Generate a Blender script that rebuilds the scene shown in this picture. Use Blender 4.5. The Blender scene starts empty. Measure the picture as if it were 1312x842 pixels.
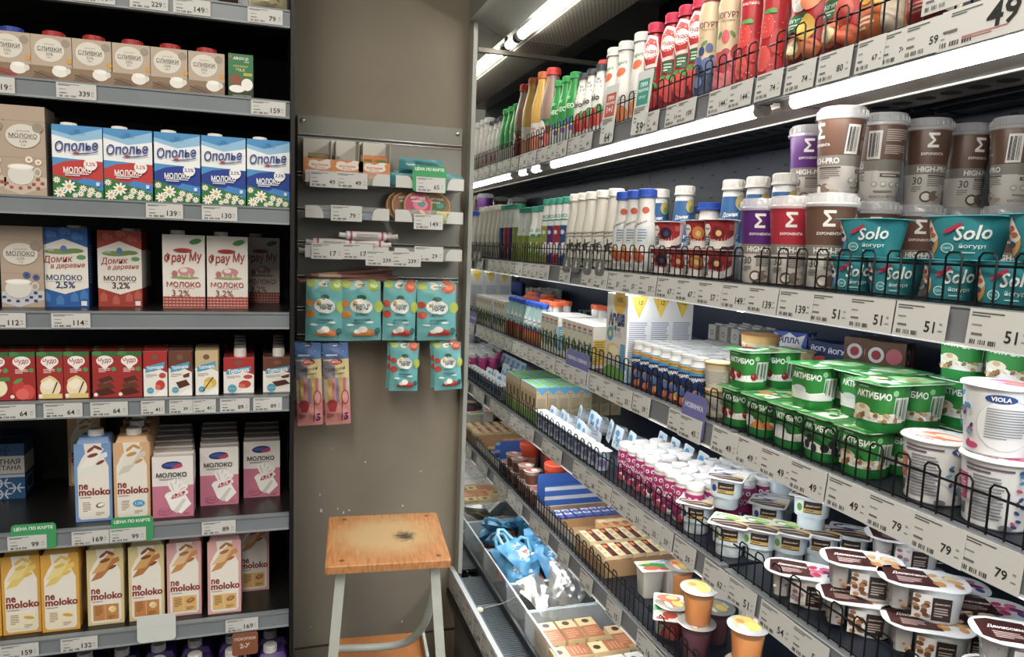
import bpy, math, random
from mathutils import Vector, Matrix
from mathutils.geometry import tessellate_polygon
RN = random.Random(11)
SC = bpy.context.scene
COL = SC.collection
PI = math.pi

# ---------------------------------------------------------------- camera
CAM_Z = 1.5
FPX = 939.27
YAW, PITCH, ROLL = [math.radians(a) for a in (18.2156, 6.3968, 2.0795)]
_f = Vector((math.sin(YAW)*math.cos(PITCH), math.cos(YAW)*math.cos(PITCH), -math.sin(PITCH)))
_r0 = Vector((math.cos(YAW), -math.sin(YAW), 0)); _u0 = _r0.cross(_f)
_r = math.cos(ROLL)*_r0 + math.sin(ROLL)*_u0
_u = -math.sin(ROLL)*_r0 + math.cos(ROLL)*_u0
cam = bpy.data.cameras.new('camera'); cam_ob = bpy.data.objects.new('camera', cam); COL.objects.link(cam_ob)
cam.sensor_width = 36.0; cam.lens = FPX/1312*36; cam.clip_start = 0.02; cam.clip_end = 50
cam_ob.matrix_world = Matrix(((_r.x, _u.x, -_f.x, 0), (_r.y, _u.y, -_f.y, 0), (_r.z, _u.z, -_f.z, CAM_Z), (0, 0, 0, 1)))
SC.camera = cam_ob

# ---------------------------------------------------------------- light and exposure
W = bpy.data.worlds.new('world'); SC.world = W; W.use_nodes = True
W.node_tree.nodes['Background'].inputs[0].default_value = (1.0, 0.95, 0.88, 1)
W.node_tree.nodes['Background'].inputs[1].default_value = 0.22
vs = SC.view_settings; vs.view_transform = 'Standard'; vs.look = 'None'; vs.gamma = 1; vs.use_curve_mapping = False; vs.exposure = 0.0
SC.cycles.use_denoising = True
SC.cycles.max_bounces = 6; SC.cycles.transparent_max_bounces = 12
SC.cycles.sample_clamp_indirect = 4.0
def area(name, loc, rot, sx, sy, power, col):
    l = bpy.data.lights.new(name, 'AREA'); l.shape = 'RECTANGLE'; l.size = sx; l.size_y = sy; l.energy = power; l.color = col
    o = bpy.data.objects.new(name, l); o.location = loc; o.rotation_euler = rot; COL.objects.link(o); return o
WARM = (1.0, 0.93, 0.82)
area('aisle_ceiling_light', (-0.30, -0.45, 2.93), (0, 0, 0), 0.3, 2.4, 62, WARM)
area('aisle_ceiling_light', (-1.9, -0.9, 2.93), (0, 0, 0), 0.3, 2.4, 58, WARM)
TUBE_STRENGTH = 32.0
LED_STRENGTH = 60.0

# ---------------------------------------------------------------- pixel helpers (a point of the photograph -> a place on a real plane)
def _row(p): return FPX*_r - (p-656)*_f
def AY(p, X, Z):
    a = _row(p); v = Vector((X, 0, Z-CAM_Z)); return -(a.dot(v))/a.y
def AX(p, Y, Z):
    a = _row(p); v = Vector((0, Y, Z-CAM_Z)); return -(a.dot(v))/a.x
def ZY(px, py, Y):
    d = _f + _r*((px-656)/FPX) + _u*((421-py)/FPX); return CAM_Z + d.z*Y/d.y

# ---------------------------------------------------------------- materials
def lin(h):
    h = h.lstrip('#'); o = []
    for i in (0, 2, 4):
        c = int(h[i:i+2], 16)/255; o.append(c/12.92 if c <= .04045 else ((c+.055)/1.055)**2.4)
    g = .25*o[0]+.62*o[1]+.13*o[2]
    return [c+(g-c)*.13 for c in o]
_mats = {}
def m(hx, rough=.42, metal=0.0, noise=0.0, scale=40.0, emit=0.0, trans=0.0, spec=.5, alpha=1.0, bump=0.0, ior=1.45):
    k = (hx, rough, metal, noise, scale, emit, trans, spec, alpha, bump, ior)
    if k in _mats: return _mats[k]
    t = bpy.data.materials.new('mat_'+hx.strip('#')); t.use_nodes = True; nt = t.node_tree; b = nt.nodes['Principled BSDF']
    c = lin(hx) + [1]
    b.inputs['Base Color'].default_value = c; b.inputs['Roughness'].default_value = rough; b.inputs['Metallic'].default_value = metal
    b.inputs['Specular IOR Level'].default_value = spec; b.inputs['Transmission Weight'].default_value = trans; b.inputs['Alpha'].default_value = alpha
    b.inputs['IOR'].default_value = ior
    if emit: b.inputs['Emission Color'].default_value = c; b.inputs['Emission Strength'].default_value = emit
    if noise or bump:
        tc = nt.nodes.new('ShaderNodeTexCoord'); n = nt.nodes.new('ShaderNodeTexNoise'); n.inputs['Scale'].default_value = scale; n.inputs['Detail'].default_value = 6
        nt.links.new(tc.outputs['Object'], n.inputs['Vector'])
        if noise:
            r = nt.nodes.new('ShaderNodeValToRGB'); e = r.color_ramp.elements
            e[0].position = .3; e[1].position = .7
            e[0].color = [x*(1-noise) for x in c[:3]]+[1]; e[1].color = [min(1, x*(1+noise)) for x in c[:3]]+[1]
            nt.links.new(n.outputs['Fac'], r.inputs['Fac']); nt.links.new(r.outputs['Color'], b.inputs['Base Color'])
        if bump:
            bp = nt.nodes.new('ShaderNodeBump'); bp.inputs['Strength'].default_value = bump; bp.inputs['Distance'].default_value = .004
            nt.links.new(n.outputs['Fac'], bp.inputs['Height']); nt.links.new(bp.outputs['Normal'], b.inputs['Normal'])
    _mats[k] = t; return t
def M_(c): return c if not isinstance(c, str) else m(c)

# ---------------------------------------------------------------- mesh collector
class MB:
    def __init__(s): s.v = []; s.f = []; s.fm = []; s.mats = []
    def mi(s, mat):
        mat = M_(mat)
        if mat not in s.mats: s.mats.append(mat)
        return s.mats.index(mat)
    def add(s, vs_, fs, mat):
        o = len(s.v); s.v += [tuple(v) for v in vs_]
        fn = mat if callable(mat) else None
        i0 = None if fn else s.mi(mat)
        for k, f in enumerate(fs):
            s.f.append([o+i for i in f]); s.fm.append(s.mi(fn(k)) if fn else i0)
        return s
    def box(s, x0, x1, y0, y1, z0, z1, mat, X=None):
        vs_ = [Vector(p) for p in ((x0,y0,z0),(x1,y0,z0),(x1,y1,z0),(x0,y1,z0),(x0,y0,z1),(x1,y0,z1),(x1,y1,z1),(x0,y1,z1))]
        if X: vs_ = [X @ v for v in vs_]
        return s.add(vs_, [(0,3,2,1),(4,5,6,7),(0,1,5,4),(1,2,6,5),(2,3,7,6),(3,0,4,7)], mat)
    def loft(s, rings, mat, cap0=True, cap1=True, close=True):
        n = len(rings[0]); vs_ = [p for r in rings for p in r]; fs = []
        for i in range(len(rings)-1):
            for j in range(n if close else n-1):
                k = (j+1) % n; fs.append((i*n+j, i*n+k, (i+1)*n+k, (i+1)*n+j))
        nb = len(fs)
        if cap0: fs.append(tuple(range(n-1, -1, -1)))
        if cap1: fs.append(tuple((len(rings)-1)*n+j for j in range(n)))
        if callable(mat):
            def fn(k):
                if k < nb: return mat(k//n, k % n)
                return mat(0 if (k == nb and cap0) else len(rings)-2, -1)
            return s.add(vs_, fs, fn)
        return s.add(vs_, fs, mat)
    def lathe(s, prof, mat, n=20, cx=0, cy=0, e=2, cap0=True, cap1=True, zo=0):
        return s.loft([[(cx+p[0]*sx(t, n, e), cy+p[0]*sy(t, n, e), p[1]+zo) for t in range(n)] for p in prof], mat, cap0, cap1)
    def path(s, pts, r, mat, n=6, caps=True):
        pts = [Vector(p) for p in pts]; rings = []; up = None
        for i, p in enumerate(pts):
            d = (pts[min(i+1, len(pts)-1)]-pts[max(i-1, 0)]).normalized()
            if up is None: up = d.orthogonal().normalized()
            else: up = (up-d*up.dot(d)).normalized()
            w = d.cross(up); rings.append([p+r*(math.cos(2*PI*j/n)*up+math.sin(2*PI*j/n)*w) for j in range(n)])
        return s.loft(rings, mat, caps, caps)
    def mesh(s, name, ang=38):
        me = bpy.data.meshes.new(name); me.from_pydata(s.v, [], s.f)
        for t in s.mats: me.materials.append(t)
        me.polygons.foreach_set('material_index', s.fm)
        if ang:
            me.polygons.foreach_set('use_smooth', [True]*len(s.f)); me.set_sharp_from_angle(angle=math.radians(ang))
        me.update(); return me
def _sup(t, n, e):
    a = 2*PI*(t+.5)/n; c, q = math.cos(a), math.sin(a)
    return a, 1.0 if e == 2 else 1/((abs(c)**e+abs(q)**e)**(1/e))
def sx(t, n, e): a, k = _sup(t, n, e); return k*math.cos(a)
def sy(t, n, e): a, k = _sup(t, n, e); return k*math.sin(a)
def rrect(w, d, r, z, cx=0, cy=0, n=3):
    o = []
    for (qx, qy, a0) in ((1,-1,-90),(1,1,0),(-1,1,90),(-1,-1,180)):
        for i in range(n):
            a = math.radians(a0+90*i/(n-1)); o.append((cx+qx*(w/2-r)+r*math.cos(a), cy+qy*(d/2-r)+r*math.sin(a), z))
    return o

# ---------------------------------------------------------------- printed graphics: flat ink a fraction of a millimetre over the surface
_tc = bpy.data.curves.new('lettering', 'FONT'); _tc.dimensions = '2D'; _tc.resolution_u = 2
_to = bpy.data.objects.new('lettering', _tc)
_tg = {}
def glyphs(s, bold, shear):
    k = (s, bold, shear)
    if k not in _tg:
        _tc.body = s; _tc.offset = bold; _tc.shear = shear
        me = bpy.data.meshes.new_from_object(_to)
        vs_ = [(v.co.x, v.co.y) for v in me.vertices]; fs = [tuple(p.vertices) for p in me.polygons]
        bpy.data.meshes.remove(me)
        x0 = min(v[0] for v in vs_); x1 = max(v[0] for v in vs_); y0 = min(v[1] for v in vs_); y1 = max(v[1] for v in vs_)
        w = x1-x0
        _tg[k] = ([((x-(x0+x1)/2)/w, (y-(y0+y1)/2)/w) for x, y in vs_], fs)
    return _tg[k]
def _sub(vs_, fs, lim):
    for _ in range(4):
        out = []; cut = False
        for f in fs:
            L = [math.hypot(vs_[f[i]][0]-vs_[f[(i+1) % 3]][0], vs_[f[i]][1]-vs_[f[(i+1) % 3]][1]) for i in range(3)]
            if max(L) > lim:
                cut = True; ids = []
                for i in range(3):
                    a, b = vs_[f[i]], vs_[f[(i+1) % 3]]; vs_.append(((a[0]+b[0])/2, (a[1]+b[1])/2)); ids.append(len(vs_)-1)
                out += [(f[0], ids[0], ids[2]), (ids[0], f[1], ids[1]), (ids[2], ids[1], f[2]), tuple(ids)]
            else: out.append(f)
        fs = out
        if not cut: break
    return vs_, fs
def deco(mb, ops, Wd, Hd, mp, curved=False, l0=.00025, dl=.00007):
    l = l0
    if curved: dl = max(dl, .00012)
    def put(vs_, fs, c): mb.add([mp(x, y, l) for x, y in vs_], fs, c)
    def poly(pts, c):
        tr = [tuple(t) for t in tessellate_polygon([[Vector((x, y, 0)) for x, y in pts]])]
        # keep the faces turned outwards
        fx = []
        for a, b, d in tr:
            A, B, D = pts[a], pts[b], pts[d]
            fx.append((a, b, d) if (B[0]-A[0])*(D[1]-A[1])-(B[1]-A[1])*(D[0]-A[0]) > 0 else (a, d, b))
        v2 = list(pts)
        if curved: v2, fx = _sub(v2, fx, .0055)
        put(v2, fx, c)
    def ell(x, y, rx, ry, c, rot=0):
        n = 18; cr, sr = math.cos(rot), math.sin(rot); v2 = [(x, y)]; fs = []; K = (.34, .67, 1.0) if curved and max(rx, ry) > .005 else (1.0,)
        for k in K:
            for i in range(n):
                a = 2*PI*i/n; ex, ey = k*rx*math.cos(a), k*ry*math.sin(a); v2.append((x+ex*cr-ey*sr, y+ex*sr+ey*cr))
        for i in range(n):
            j = (i+1) % n; fs.append((0, 1+i, 1+j))
            for q in range(len(K)-1): fs.append((1+q*n+i, 1+q*n+n+i, 1+q*n+n+j, 1+q*n+j))
        put(v2, fs, c)
    def rect(x, y, w, h, c):
        nx = max(1, int(math.ceil(w/.005))) if curved else 1
        ny = max(1, int(math.ceil(h/.006))) if curved == 2 else 1
        v2 = [(x-w/2+w*i/nx, y-h/2+h*j/ny) for j in range(ny+1) for i in range(nx+1)]
        put(v2, [(j*(nx+1)+i, j*(nx+1)+i+1, (j+1)*(nx+1)+i+1, (j+1)*(nx+1)+i) for j in range(ny) for i in range(nx)], c)
    for op in ops:
        l += dl; k = op[0]
        if k == 'r': rect(op[1]*Wd, op[2]*Hd, op[3]*Wd, op[4]*Hd, op[5])
        elif k == 'e': ell(op[1]*Wd, op[2]*Hd, op[3]*Wd, op[4]*Hd, op[5], op[6] if len(op) > 6 else 0)
        elif k == 'c': ell(op[1]*Wd, op[2]*Hd, op[3]*Wd, op[3]*Wd, op[4])
        elif k == 'p': poly([(x*Wd, y*Hd) for x, y in op[1]], op[2])
        elif k == 't':
            s, x, y, w, c = op[1:6]; o = list(op[6:])+[0]*9; bold, shear, rot, st = o[0], o[1], o[2], o[3] or 1
            gv, gf = glyphs(s, bold, shear); w *= Wd; cr, sr = math.cos(rot), math.sin(rot)
            v2 = [(x*Wd+gx*w*cr-gy*w*st*sr, y*Hd+gx*w*sr+gy*w*st*cr) for gx, gy in gv]
            fs = []
            for f in gf:
                A, B, D = v2[f[0]], v2[f[1]], v2[f[2]]
                fs.append(f)
            put(v2, fs, c)
        elif k == 'b':
            x, y, w, h, n, c = op[1:7]
            for i in range(n):
                ww = w*(1 if i < n-1 else .6)*RN.uniform(.86, 1); yy = y+h/2-h*(i+.5)/n
                rect((x-(w-ww)/2)*Wd, yy*Hd, ww*Wd, h/n*.5*Hd, c)
        elif k == 'bc':
            x, y, w, h = op[1:5]; c = op[5] if len(op) > 5 else '#222222'; n = 14
            for i in range(n):
                if i % 5 != 3: rect((x-w/2+w*(i+.5)/n)*Wd, y*Hd, w/n*RN.choice((.4, .6, .8))*Wd, h*Hd, c)
        elif k == 'd':
            x, y, r = op[1]*Wd, op[2]*Hd, op[3]*Wd
            for i in range(9):
                a = 2*PI*i/9; ell(x+.62*r*math.cos(a), y+.62*r*math.sin(a), .42*r, .17*r, '#f2f2ea', a)
            l += dl; ell(x, y, .3*r, .3*r, '#e0b23a')
def wave(x0, x1, y, amp, n=12, ph=0, base=0.0, per=1.0):
    top = [(x0+(x1-x0)*i/n, y+amp*math.sin(ph+per*2*PI*i/n)) for i in range(n+1)]
    return [(x0, base), (x1, base)] + top[::-1]
def mp_front(d): return lambda u, v, l: (u, -d/2-l, v)
def mp_right(w): return lambda u, v, l: (w/2+l, u, v)
def mp_left(w): return lambda u, v, l: (-w/2-l, -u, v)
def mp_top(h): return lambda u, v, l: (u, v, h+l)
def mp_under(z): return lambda u, v, l: (u, -v, z-l)
def mp_round(rf, th0=0, e=2, cx=0, cy=0):
    def f(u, v, l):
        r = rf(v); th = th0+u/r; c, q = math.cos(th), math.sin(th)
        k = 1 if e == 2 else 1/((abs(c)**e+abs(q)**e)**(1/e))
        return (cx+(r*k+l)*q, cy-(r*k+l)*c, v)
    return f
def prof_r(prof):
    def f(v):
        for (r0, z0), (r1, z1) in zip(prof, prof[1:]):
            if z0 <= v <= z1 and z1 > z0: return r0+(r1-r0)*(v-z0)/(z1-z0)
        return prof[-1][0] if v > prof[-1][1] else prof[0][0]
    return f

# ---------------------------------------------------------------- things
LABELS = {}
def props(o, label, cat, group=None, kind=None):
    o['label'] = label; o['category'] = cat
    if group: o['group'] = group
    if kind: o['kind'] = kind
    LABELS.setdefault(label, []).append(o.name)
def ob(name, me, parent=None, loc=(0,0,0), rot=0, label=None):
    if isinstance(me, MB): me = me.mesh(name)
    o = bpy.data.objects.new(name, me); COL.objects.link(o); o.location = loc
    o.rotation_euler = rot if isinstance(rot, tuple) else (0, 0, rot)
    if parent is not None: o.parent = parent
    if label: o['label'] = label
    return o
def thing(name, label, cat, loc=(0,0,0), rot=0, group=None):
    o = bpy.data.objects.new(name, None); COL.objects.link(o); o.location = loc; o.empty_display_size = .05
    o.rotation_euler = rot if isinstance(rot, tuple) else (0, 0, rot)
    props(o, label, cat, group); return o
def structure(name, mb, label, cat):
    o = ob(name, mb); props(o, label, cat, None, 'structure'); return o
KIND = {}
def kind(key, name, cat, parts):      # parts: (part name, mesh, parent index, offset[, label]); the first is the thing itself
    KIND[key] = (name, cat, [(p[0], p[1].mesh(p[0]) if isinstance(p[1], MB) else p[1])+tuple(p[2:]) for p in parts])
BODY = {'carton': 'carton_body', 'bottle': 'bottle_body', 'yoghurt cup': 'cup', 'dessert cup': 'cup', 'jelly cup': 'cup'}
def inst(key, x, y, z, rot, label, group=None, scale=None):
    name, cat, parts = KIND[key]; rot = rot if isinstance(rot, tuple) else (0, 0, rot)
    o = bpy.data.objects.new(name, parts[0][1] if len(parts) == 1 else None); COL.objects.link(o)
    o.location = (x, y, z); o.rotation_euler = rot; o.empty_display_size = .02; props(o, label, cat, group)
    if scale: o.scale = scale
    if len(parts) > 1:
        for i, p in enumerate(parts):
            c = bpy.data.objects.new(p[0] if i else BODY.get(cat, 'body'), p[1]); COL.objects.link(c); c.parent = o
            if i: c.location = p[3]
            if len(p) > 4 and p[4]: c['label'] = p[4]
    return o
ORD = 'first second third fourth fifth sixth seventh eighth ninth tenth eleventh twelfth thirteenth fourteenth fifteenth sixteenth seventeenth eighteenth nineteenth twentieth'.split()
FR = -PI/2        # turned to face the aisle

# ================================================================ the setting
YM = 2.10          # mirrored end panel of the fridge
YW = 2.15          # back wall
mb = MB(); mb.box(-3, 1.6, -3, 2.3, -.05, 0, m('#6e6a64', .35, noise=.12, scale=6)); structure('floor', mb, 'grey shop floor under the racks', 'floor')
mb = MB(); mb.box(-3, 1.6, -3, 2.3, 3.0, 3.05, m('#b9b5ab', .8)); structure('ceiling', mb, 'pale shop ceiling over the aisle', 'ceiling')
wm = m('#857a68', .6, noise=.07, scale=5, bump=.15)
mb = MB(); mb.box(-3, 1.6, YW, YW+.1, 0, 3.0, wm)
for px_, py_, s in ((440,657,4),(412,655,6),(433,652,3),(447,654,3),(516,648,3),(539,604,3),(515,796,4),(410,634,3),(398,803,2),(468,592,3),(560,760,2),(425,575,2)):
    x = AX(px_, YW, ZY(px_, py_, YW)); z = ZY(px_, py_, YW); r = s*.0011
    pts = [(x+r*RN.uniform(.3, 1)*math.cos(a*1.05), z+1.5*r*RN.uniform(.4, 1)*math.sin(a*1.05)) for a in range(6)]
    deco(mb, [('p', pts, m('#d6d0c2', .8))], 1, 1, lambda u, v, l: (u, YW-l, v))
structure('wall_back', mb, 'olive grey painted wall with chipped paint flakes', 'wall')
mb = MB(); mb.box(.062, .56, YW-.006, YW-.0005, 0, .282, m('#7d7363', .6, noise=.08, scale=7)); mb.box(.062, .56, YW-.004, YW-.0005, .282, .2875, '#3b362e')
structure('baseboard_back', mb, 'low grey skirting panel along the wall behind the stool', 'baseboard')

# ---------------------------------------------------------------- fridge
FY0 = .15
fr = thing('display_fridge', 'long open chilled display case with mirrored end', 'fridge', (.85, 1.0, 0))
def fpart(name, mb, par=None, label=None):
    o = ob(name, mb, par or fr, label=label)
    if par is None: o.location = (-.85, -1.0, 0)
    return o
NAVY = m('#202b40', .45, noise=.1, scale=20); GREYM = m('#93958d', .4, metal=.2)
mb = MB(); mb.box(1.13, 1.15, FY0, YM, .3, 2.3, NAVY)
sl = []
for i in range(38):
    for j in range(9):
        if (i+j) % 2 == 0: sl.append(('r', FY0+.05+i*.05, 1.5+j*.03, .014, .004, m('#0b0e13', .7)))
deco(mb, sl, 1, 1, lambda u, v, l: (1.13-l, u, v), dl=0)
mb.f = [f[::-1] if i >= 6 else f for i, f in enumerate(mb.f)]
fpart('back_panel', mb, label='dark blue slotted back panel')
prof = [(.53,2.13),(.53,2.45),(1.15,2.45),(1.15,2.25),(.85,2.25),(.835,2.108),(.70,2.10),(.695,2.135),(.64,2.135),(.635,2.095),(.556,2.13)]
def extr(pf, y0, y1, mat, mb=None):
    mb = mb or MB(); n = len(pf)
    return mb.loft([[(x, y0, z) for x, z in pf], [(x, y1, z) for x, z in pf]][::1], mat)
mb = extr(prof, FY0, YM-.001, m('#8b8d86', .45, metal=.1)); fpart('canopy', mb)
mb = MB(); mb.box(.705, .832, FY0, YM-.003, 2.094, 2.0995, m('#857f72', .7))
hc = [('r', .768+dx*.0107+(.005 if k % 2 else 0), .35+k*.011, .005, .006, m('#4d4a44', .8)) for k in range(158) for dx in range(-5, 6)]
deco(mb, hc, 1, 1, lambda u, v, l: (u, v, 2.094-l), dl=0)
fpart('air_outlet', mb, label='grey perforated air outlet strip under the canopy')
mb = MB(); mb.box(.556, 1.15, YM+.006, YW-.002, 0, 2.45, m('#84867f', .4)); 
mb.loft([[(.556,YM-.004,z),(.556,YW-.002,z),(.545,YW-.004,z),(.541,YM+.03,z),(.545,YM,z)] for z in (.49, 2.13)], m('#a3a59e', .35, metal=.1))
endp = fpart('end_panel', mb, label='grey upright end panel with pale rounded edge')
# worn mirror sheet
mir = bpy.data.materials.new('worn_mirror'); mir.use_nodes = True; nt = mir.node_tree; b = nt.nodes['Principled BSDF']
b.inputs['Metallic'].default_value = 1; b.inputs['Base Color'].default_value = (.74, .76, .74, 1)
n = nt.nodes.new('ShaderNodeTexNoise'); n.inputs['Scale'].default_value = 9; n.inputs['Detail'].default_value = 7; tc = nt.nodes.new('ShaderNodeTexCoord')
r = nt.nodes.new('ShaderNodeMapRange'); r.inputs[1].default_value = .42; r.inputs[2].default_value = .75; r.inputs[3].default_value = .004; r.inputs[4].default_value = .05
nt.links.new(tc.outputs['Object'], n.inputs['Vector']); nt.links.new(n.outputs['Fac'], r.inputs[0]); nt.links.new(r.outputs[0], b.inputs['Roughness'])
mb = MB(); mb.box(.557, 1.129, YM, YM+.006, .46, 2.13, mir); fpart('mirror', mb, endp, label='worn mirror sheet on the inside of the end panel')
mb = MB(); mb.box(.557, 1.0, YM-.008, YM-.001, 2.048, 2.060, m('#5d5850', .35, metal=.7)); fpart('trim_bar', mb, endp)
mb = MB(); mb.box(.55, 1.15, FY0, YW-.003, .06, .42, m('#6b675f', .5, noise=.06, scale=4)); mb.box(.6, 1.12, FY0, YW-.01, 0, .06, '#2a2a2a'); fpart('base', mb)
mb = MB(); mb.box(.62, 1.13, FY0, YM-.001, .42, .45, m('#20242a', .4)); mb.box(.612, .62, FY0, YM-.001, .42, .505, m('#3b4046', .3)); mb.box(.54, .612, FY0, YM-.001, .42, .455, m('#0d0e10', .8)); fpart('deck', mb, label='dark bottom deck tray')
mb = MB(); N = int((YM-.02-.3)/.0092)
for k in range(N):
    y = .3+k*.0092; mb.box(.546, .611, y, y+.0042, .478, .488, m('#4a4f54', .35, metal=.5))
mb.box(.541, .547, .3, YM-.01, .47, .492, m('#3f4348', .4)); mb.box(.577, .58, .3, YM-.01, .474, .486, m('#33373b', .4))
for y in (1.20, 1.88): mb.box(.545, .612, y, y+.012, .478, .4895, m('#5b6064', .35))
gril = fpart('air_grille', mb, label='dark slatted air return grille')
mb = MB(); mb.box(.527, .5405, .3, YW-.004, .425, .495, m('#b5b8b6', .4)); mb.box(.521, .5405, .3, YW-.004, .405, .4245, '#17181a'); fpart('bumper_rail', mb)
# plunger knob with a wire clipped to the grille beside the bin wall
mb = MB(); mb.lathe([(.001,0),(.009,.001),(.010,.004),(.008,.008),(.001,.009)], m('#d8cfb0', .4), 14); kb = fpart('grille_knob', mb, gril); kb.location = (.548, 1.86, .489)
mb = MB(); mb.path([(.556,1.858,.497),(.61,1.848,.510),(.66,1.84,.535)], .0012, m('#c9c9c4', .3, metal=.8), 5); fpart('wire_strut', mb, gril)

SH = {'A': 1.770, 'B': 1.455, 'C': 1.218, 'D': .992, 'E': .752}
SHN = {'A': 'top', 'B': 'second', 'C': 'third', 'D': 'fourth', 'E': 'fifth', 'deck': 'bottom'}
BAYS = {'far': (.985, YM-.002), 'near': (FY0, .975)}
BOARD = m('#1b212c', .35, noise=.08, scale=15); RAIL = m('#7c8086', .3, spec=.5)
for s, z in SH.items():
    for bn, (y0, y1) in BAYS.items():
        mb = MB(); mb.box(.716, 1.127, y0, y1, z-.020, z, BOARD); mb.box(.716, .735, y0, y1, z-.038, z-.0205, m('#30353b', .4))
        for k in range(1, 6): mb.box(.80+k*.05, .806+k*.05, y0, y1, z-.026, z-.0205, m('#2c323b', .4))
        n = int((y1-y0)/.05); s == 'A' or deco(mb, [('c', .79, y0+.03+i*.05, .013, m('#06080a', .8)) for i in range(n)], 1, 1, lambda u, v, l: (u, v, z-.0205-l), dl=0)
        if s == 'A':
            mb.box(.762, .845, y0, y1, z-.0375, z-.0345, m('#938a84', .35, metal=.3)); mb.box(.845, .850, y0, y1, z-.040, z-.0345, m('#cfc9c4', .3)); mb.box(.850, .93, y0, y1, z-.0365, z-.0345, m('#262b33', .4)); mb.box(.762, .766, y0, y1, z-.0345, z-.0205, '#5a5652')
            n = int((y1-y0)/.042); deco(mb, [('c', .895, y0+.03+i*.042, .014, m('#06080a', .8)) for i in range(n)], 1, 1, lambda u, v, l: (u, v, z-.0365-l), dl=0)
        else: mb.box(.74, .77, y0, y1, z-.0255, z-.0205, m('#a8a19a', .3, metal=.4))
        so = thing('fridge_shelf', f'dark {SHN[s]} shelf of the fridge, {"mirror end" if bn=="far" else "aisle end"} section', 'shelf', (.92, (y0+y1)/2, z), 0, 'fridge shelves'); ofs = (-.92, -(y0+y1)/2, -z)
        ob('shelf_board', mb, so, ofs)
        rb = MB(); rb.box(.7005, .7155, y0+.001, y1-.001, z-.042, z-.001, RAIL); rb.box(.699, .7005, y0+.001, y1-.001, z-.0425, z-.0405, '#d8dcda'); rb.box(.699, .7005, y0+.001, y1-.001, z-.003, z-.001, '#8f9594')
        ob('price_rail', rb, so, ofs)
        mb = MB()
        if s == 'A': continue
        mb.box(.717, .7235, y0+.004, y1-.004, z-.0465, z-.0425, m('#f1f8ff', .5, emit=LED_STRENGTH)); mb.box(.6985, .7165, y0+.004, y1-.004, z-.0442, z-.0429, m('#fdfdfa', .5, emit=.55))  # second box: added glow standing in for light leaking through the rail edge
        props(ob('led_strip_and_edge_glow', mb), f'white led strip with added glowing edge under the {SHN[s]} fridge rail, {"mirror end" if bn=="far" else "aisle end"}', 'lamp', 'fridge led strips')
def tube(name, x, z, y0, y1, r, label):
    t = thing(name, label, 'lamp', (x, (y0+y1)/2, z), 0, 'fluorescent tubes in the fridge')
    mb = MB(); mb.path([(0, y0+.02-(y0+y1)/2, 0), (0, y1-.02-(y0+y1)/2, 0)], r, m('#fffaf0', .5, emit=TUBE_STRENGTH), 12); ob('glass_tube', mb, t)
    for yy, sg in ((y0, 1), (y1, -1)):
        mb = MB(); c = yy-(y0+y1)/2; mb.path([(0, c, 0), (0, c+sg*.021, 0)], r*1.12, m('#b9b4aa', .4), 12); mb.box(-.004, .004, c-.004, c+.004, r*.6, r*2.4, '#4a4640'); ob('end_cap', mb, t)
    mb = MB(); yj = .83-(y0+y1)/2
    return t
tube('fluorescent_tube', .661, 2.088, .9, 2.035, .013, 'bright tube under the canopy, stopping short of the mirror')
tube('fluorescent_tube', .661, 2.088, FY0, .88, .013, 'bright tube under the canopy at the aisle end')
mb = MB(); mb.path([(.661, 2.038, 2.088), (.661, 2.06, 2.088)], .014, '#4a443c', 12); mb.path([(.661, 2.06, 2.088), (.661, 2.098, 2.088)], .012, m('#fffaf0', .5, emit=3), 12); fpart('lamp_holder', mb)
tube('fluorescent_tube', .7345, 1.7265, 1.0, 1.94, .0088, 'bright tube under the top fridge shelf along the yoghurt bottles')
tube('fluorescent_tube', .7345, 1.7265, 1.985, 2.095, .0088, 'short bright tube under the top fridge shelf against the mirror')
tube('fluorescent_tube', .7345, 1.7265, FY0, .955, .0088, 'bright tube under the top fridge shelf at the aisle end')
# wire fences along the shelf fronts
def fence(s, y0, y1, h, label):
    mb = MB(); z0 = .001; rr = .0013; bl = m('#141518', .35, metal=.3)
    n = max(1, int((y1-y0)/.04)); p = (y1-y0)/n
    for k in range(n):
        a = y0+k*p+p*.02; b_ = a+p*.5
        mb.path([(0,a,z0),(0,a,h-.005),(0,a+.004,h),(0,b_-.004,h),(0,b_,h-.005),(0,b_,z0)], rr, bl, 5)
    for zz in (.003, h*.76): mb.path([(.002,y0,zz),(.002,y1,zz)], rr*1.2, bl, 5)
    o = ob('wire_fence', mb, loc=(.707, 0, SH[s])); props(o, label, 'shelf fence', 'wire fences on the shelf fronts')
for s in SH:
    fence(s, .995, YM-.006, .056, f'black wire fence on the {SHN[s]} fridge shelf, section meeting the mirror')
    fence(s, .20, .968, .056, f'black wire fence on the {SHN[s]} fridge shelf, aisle end section')

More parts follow.
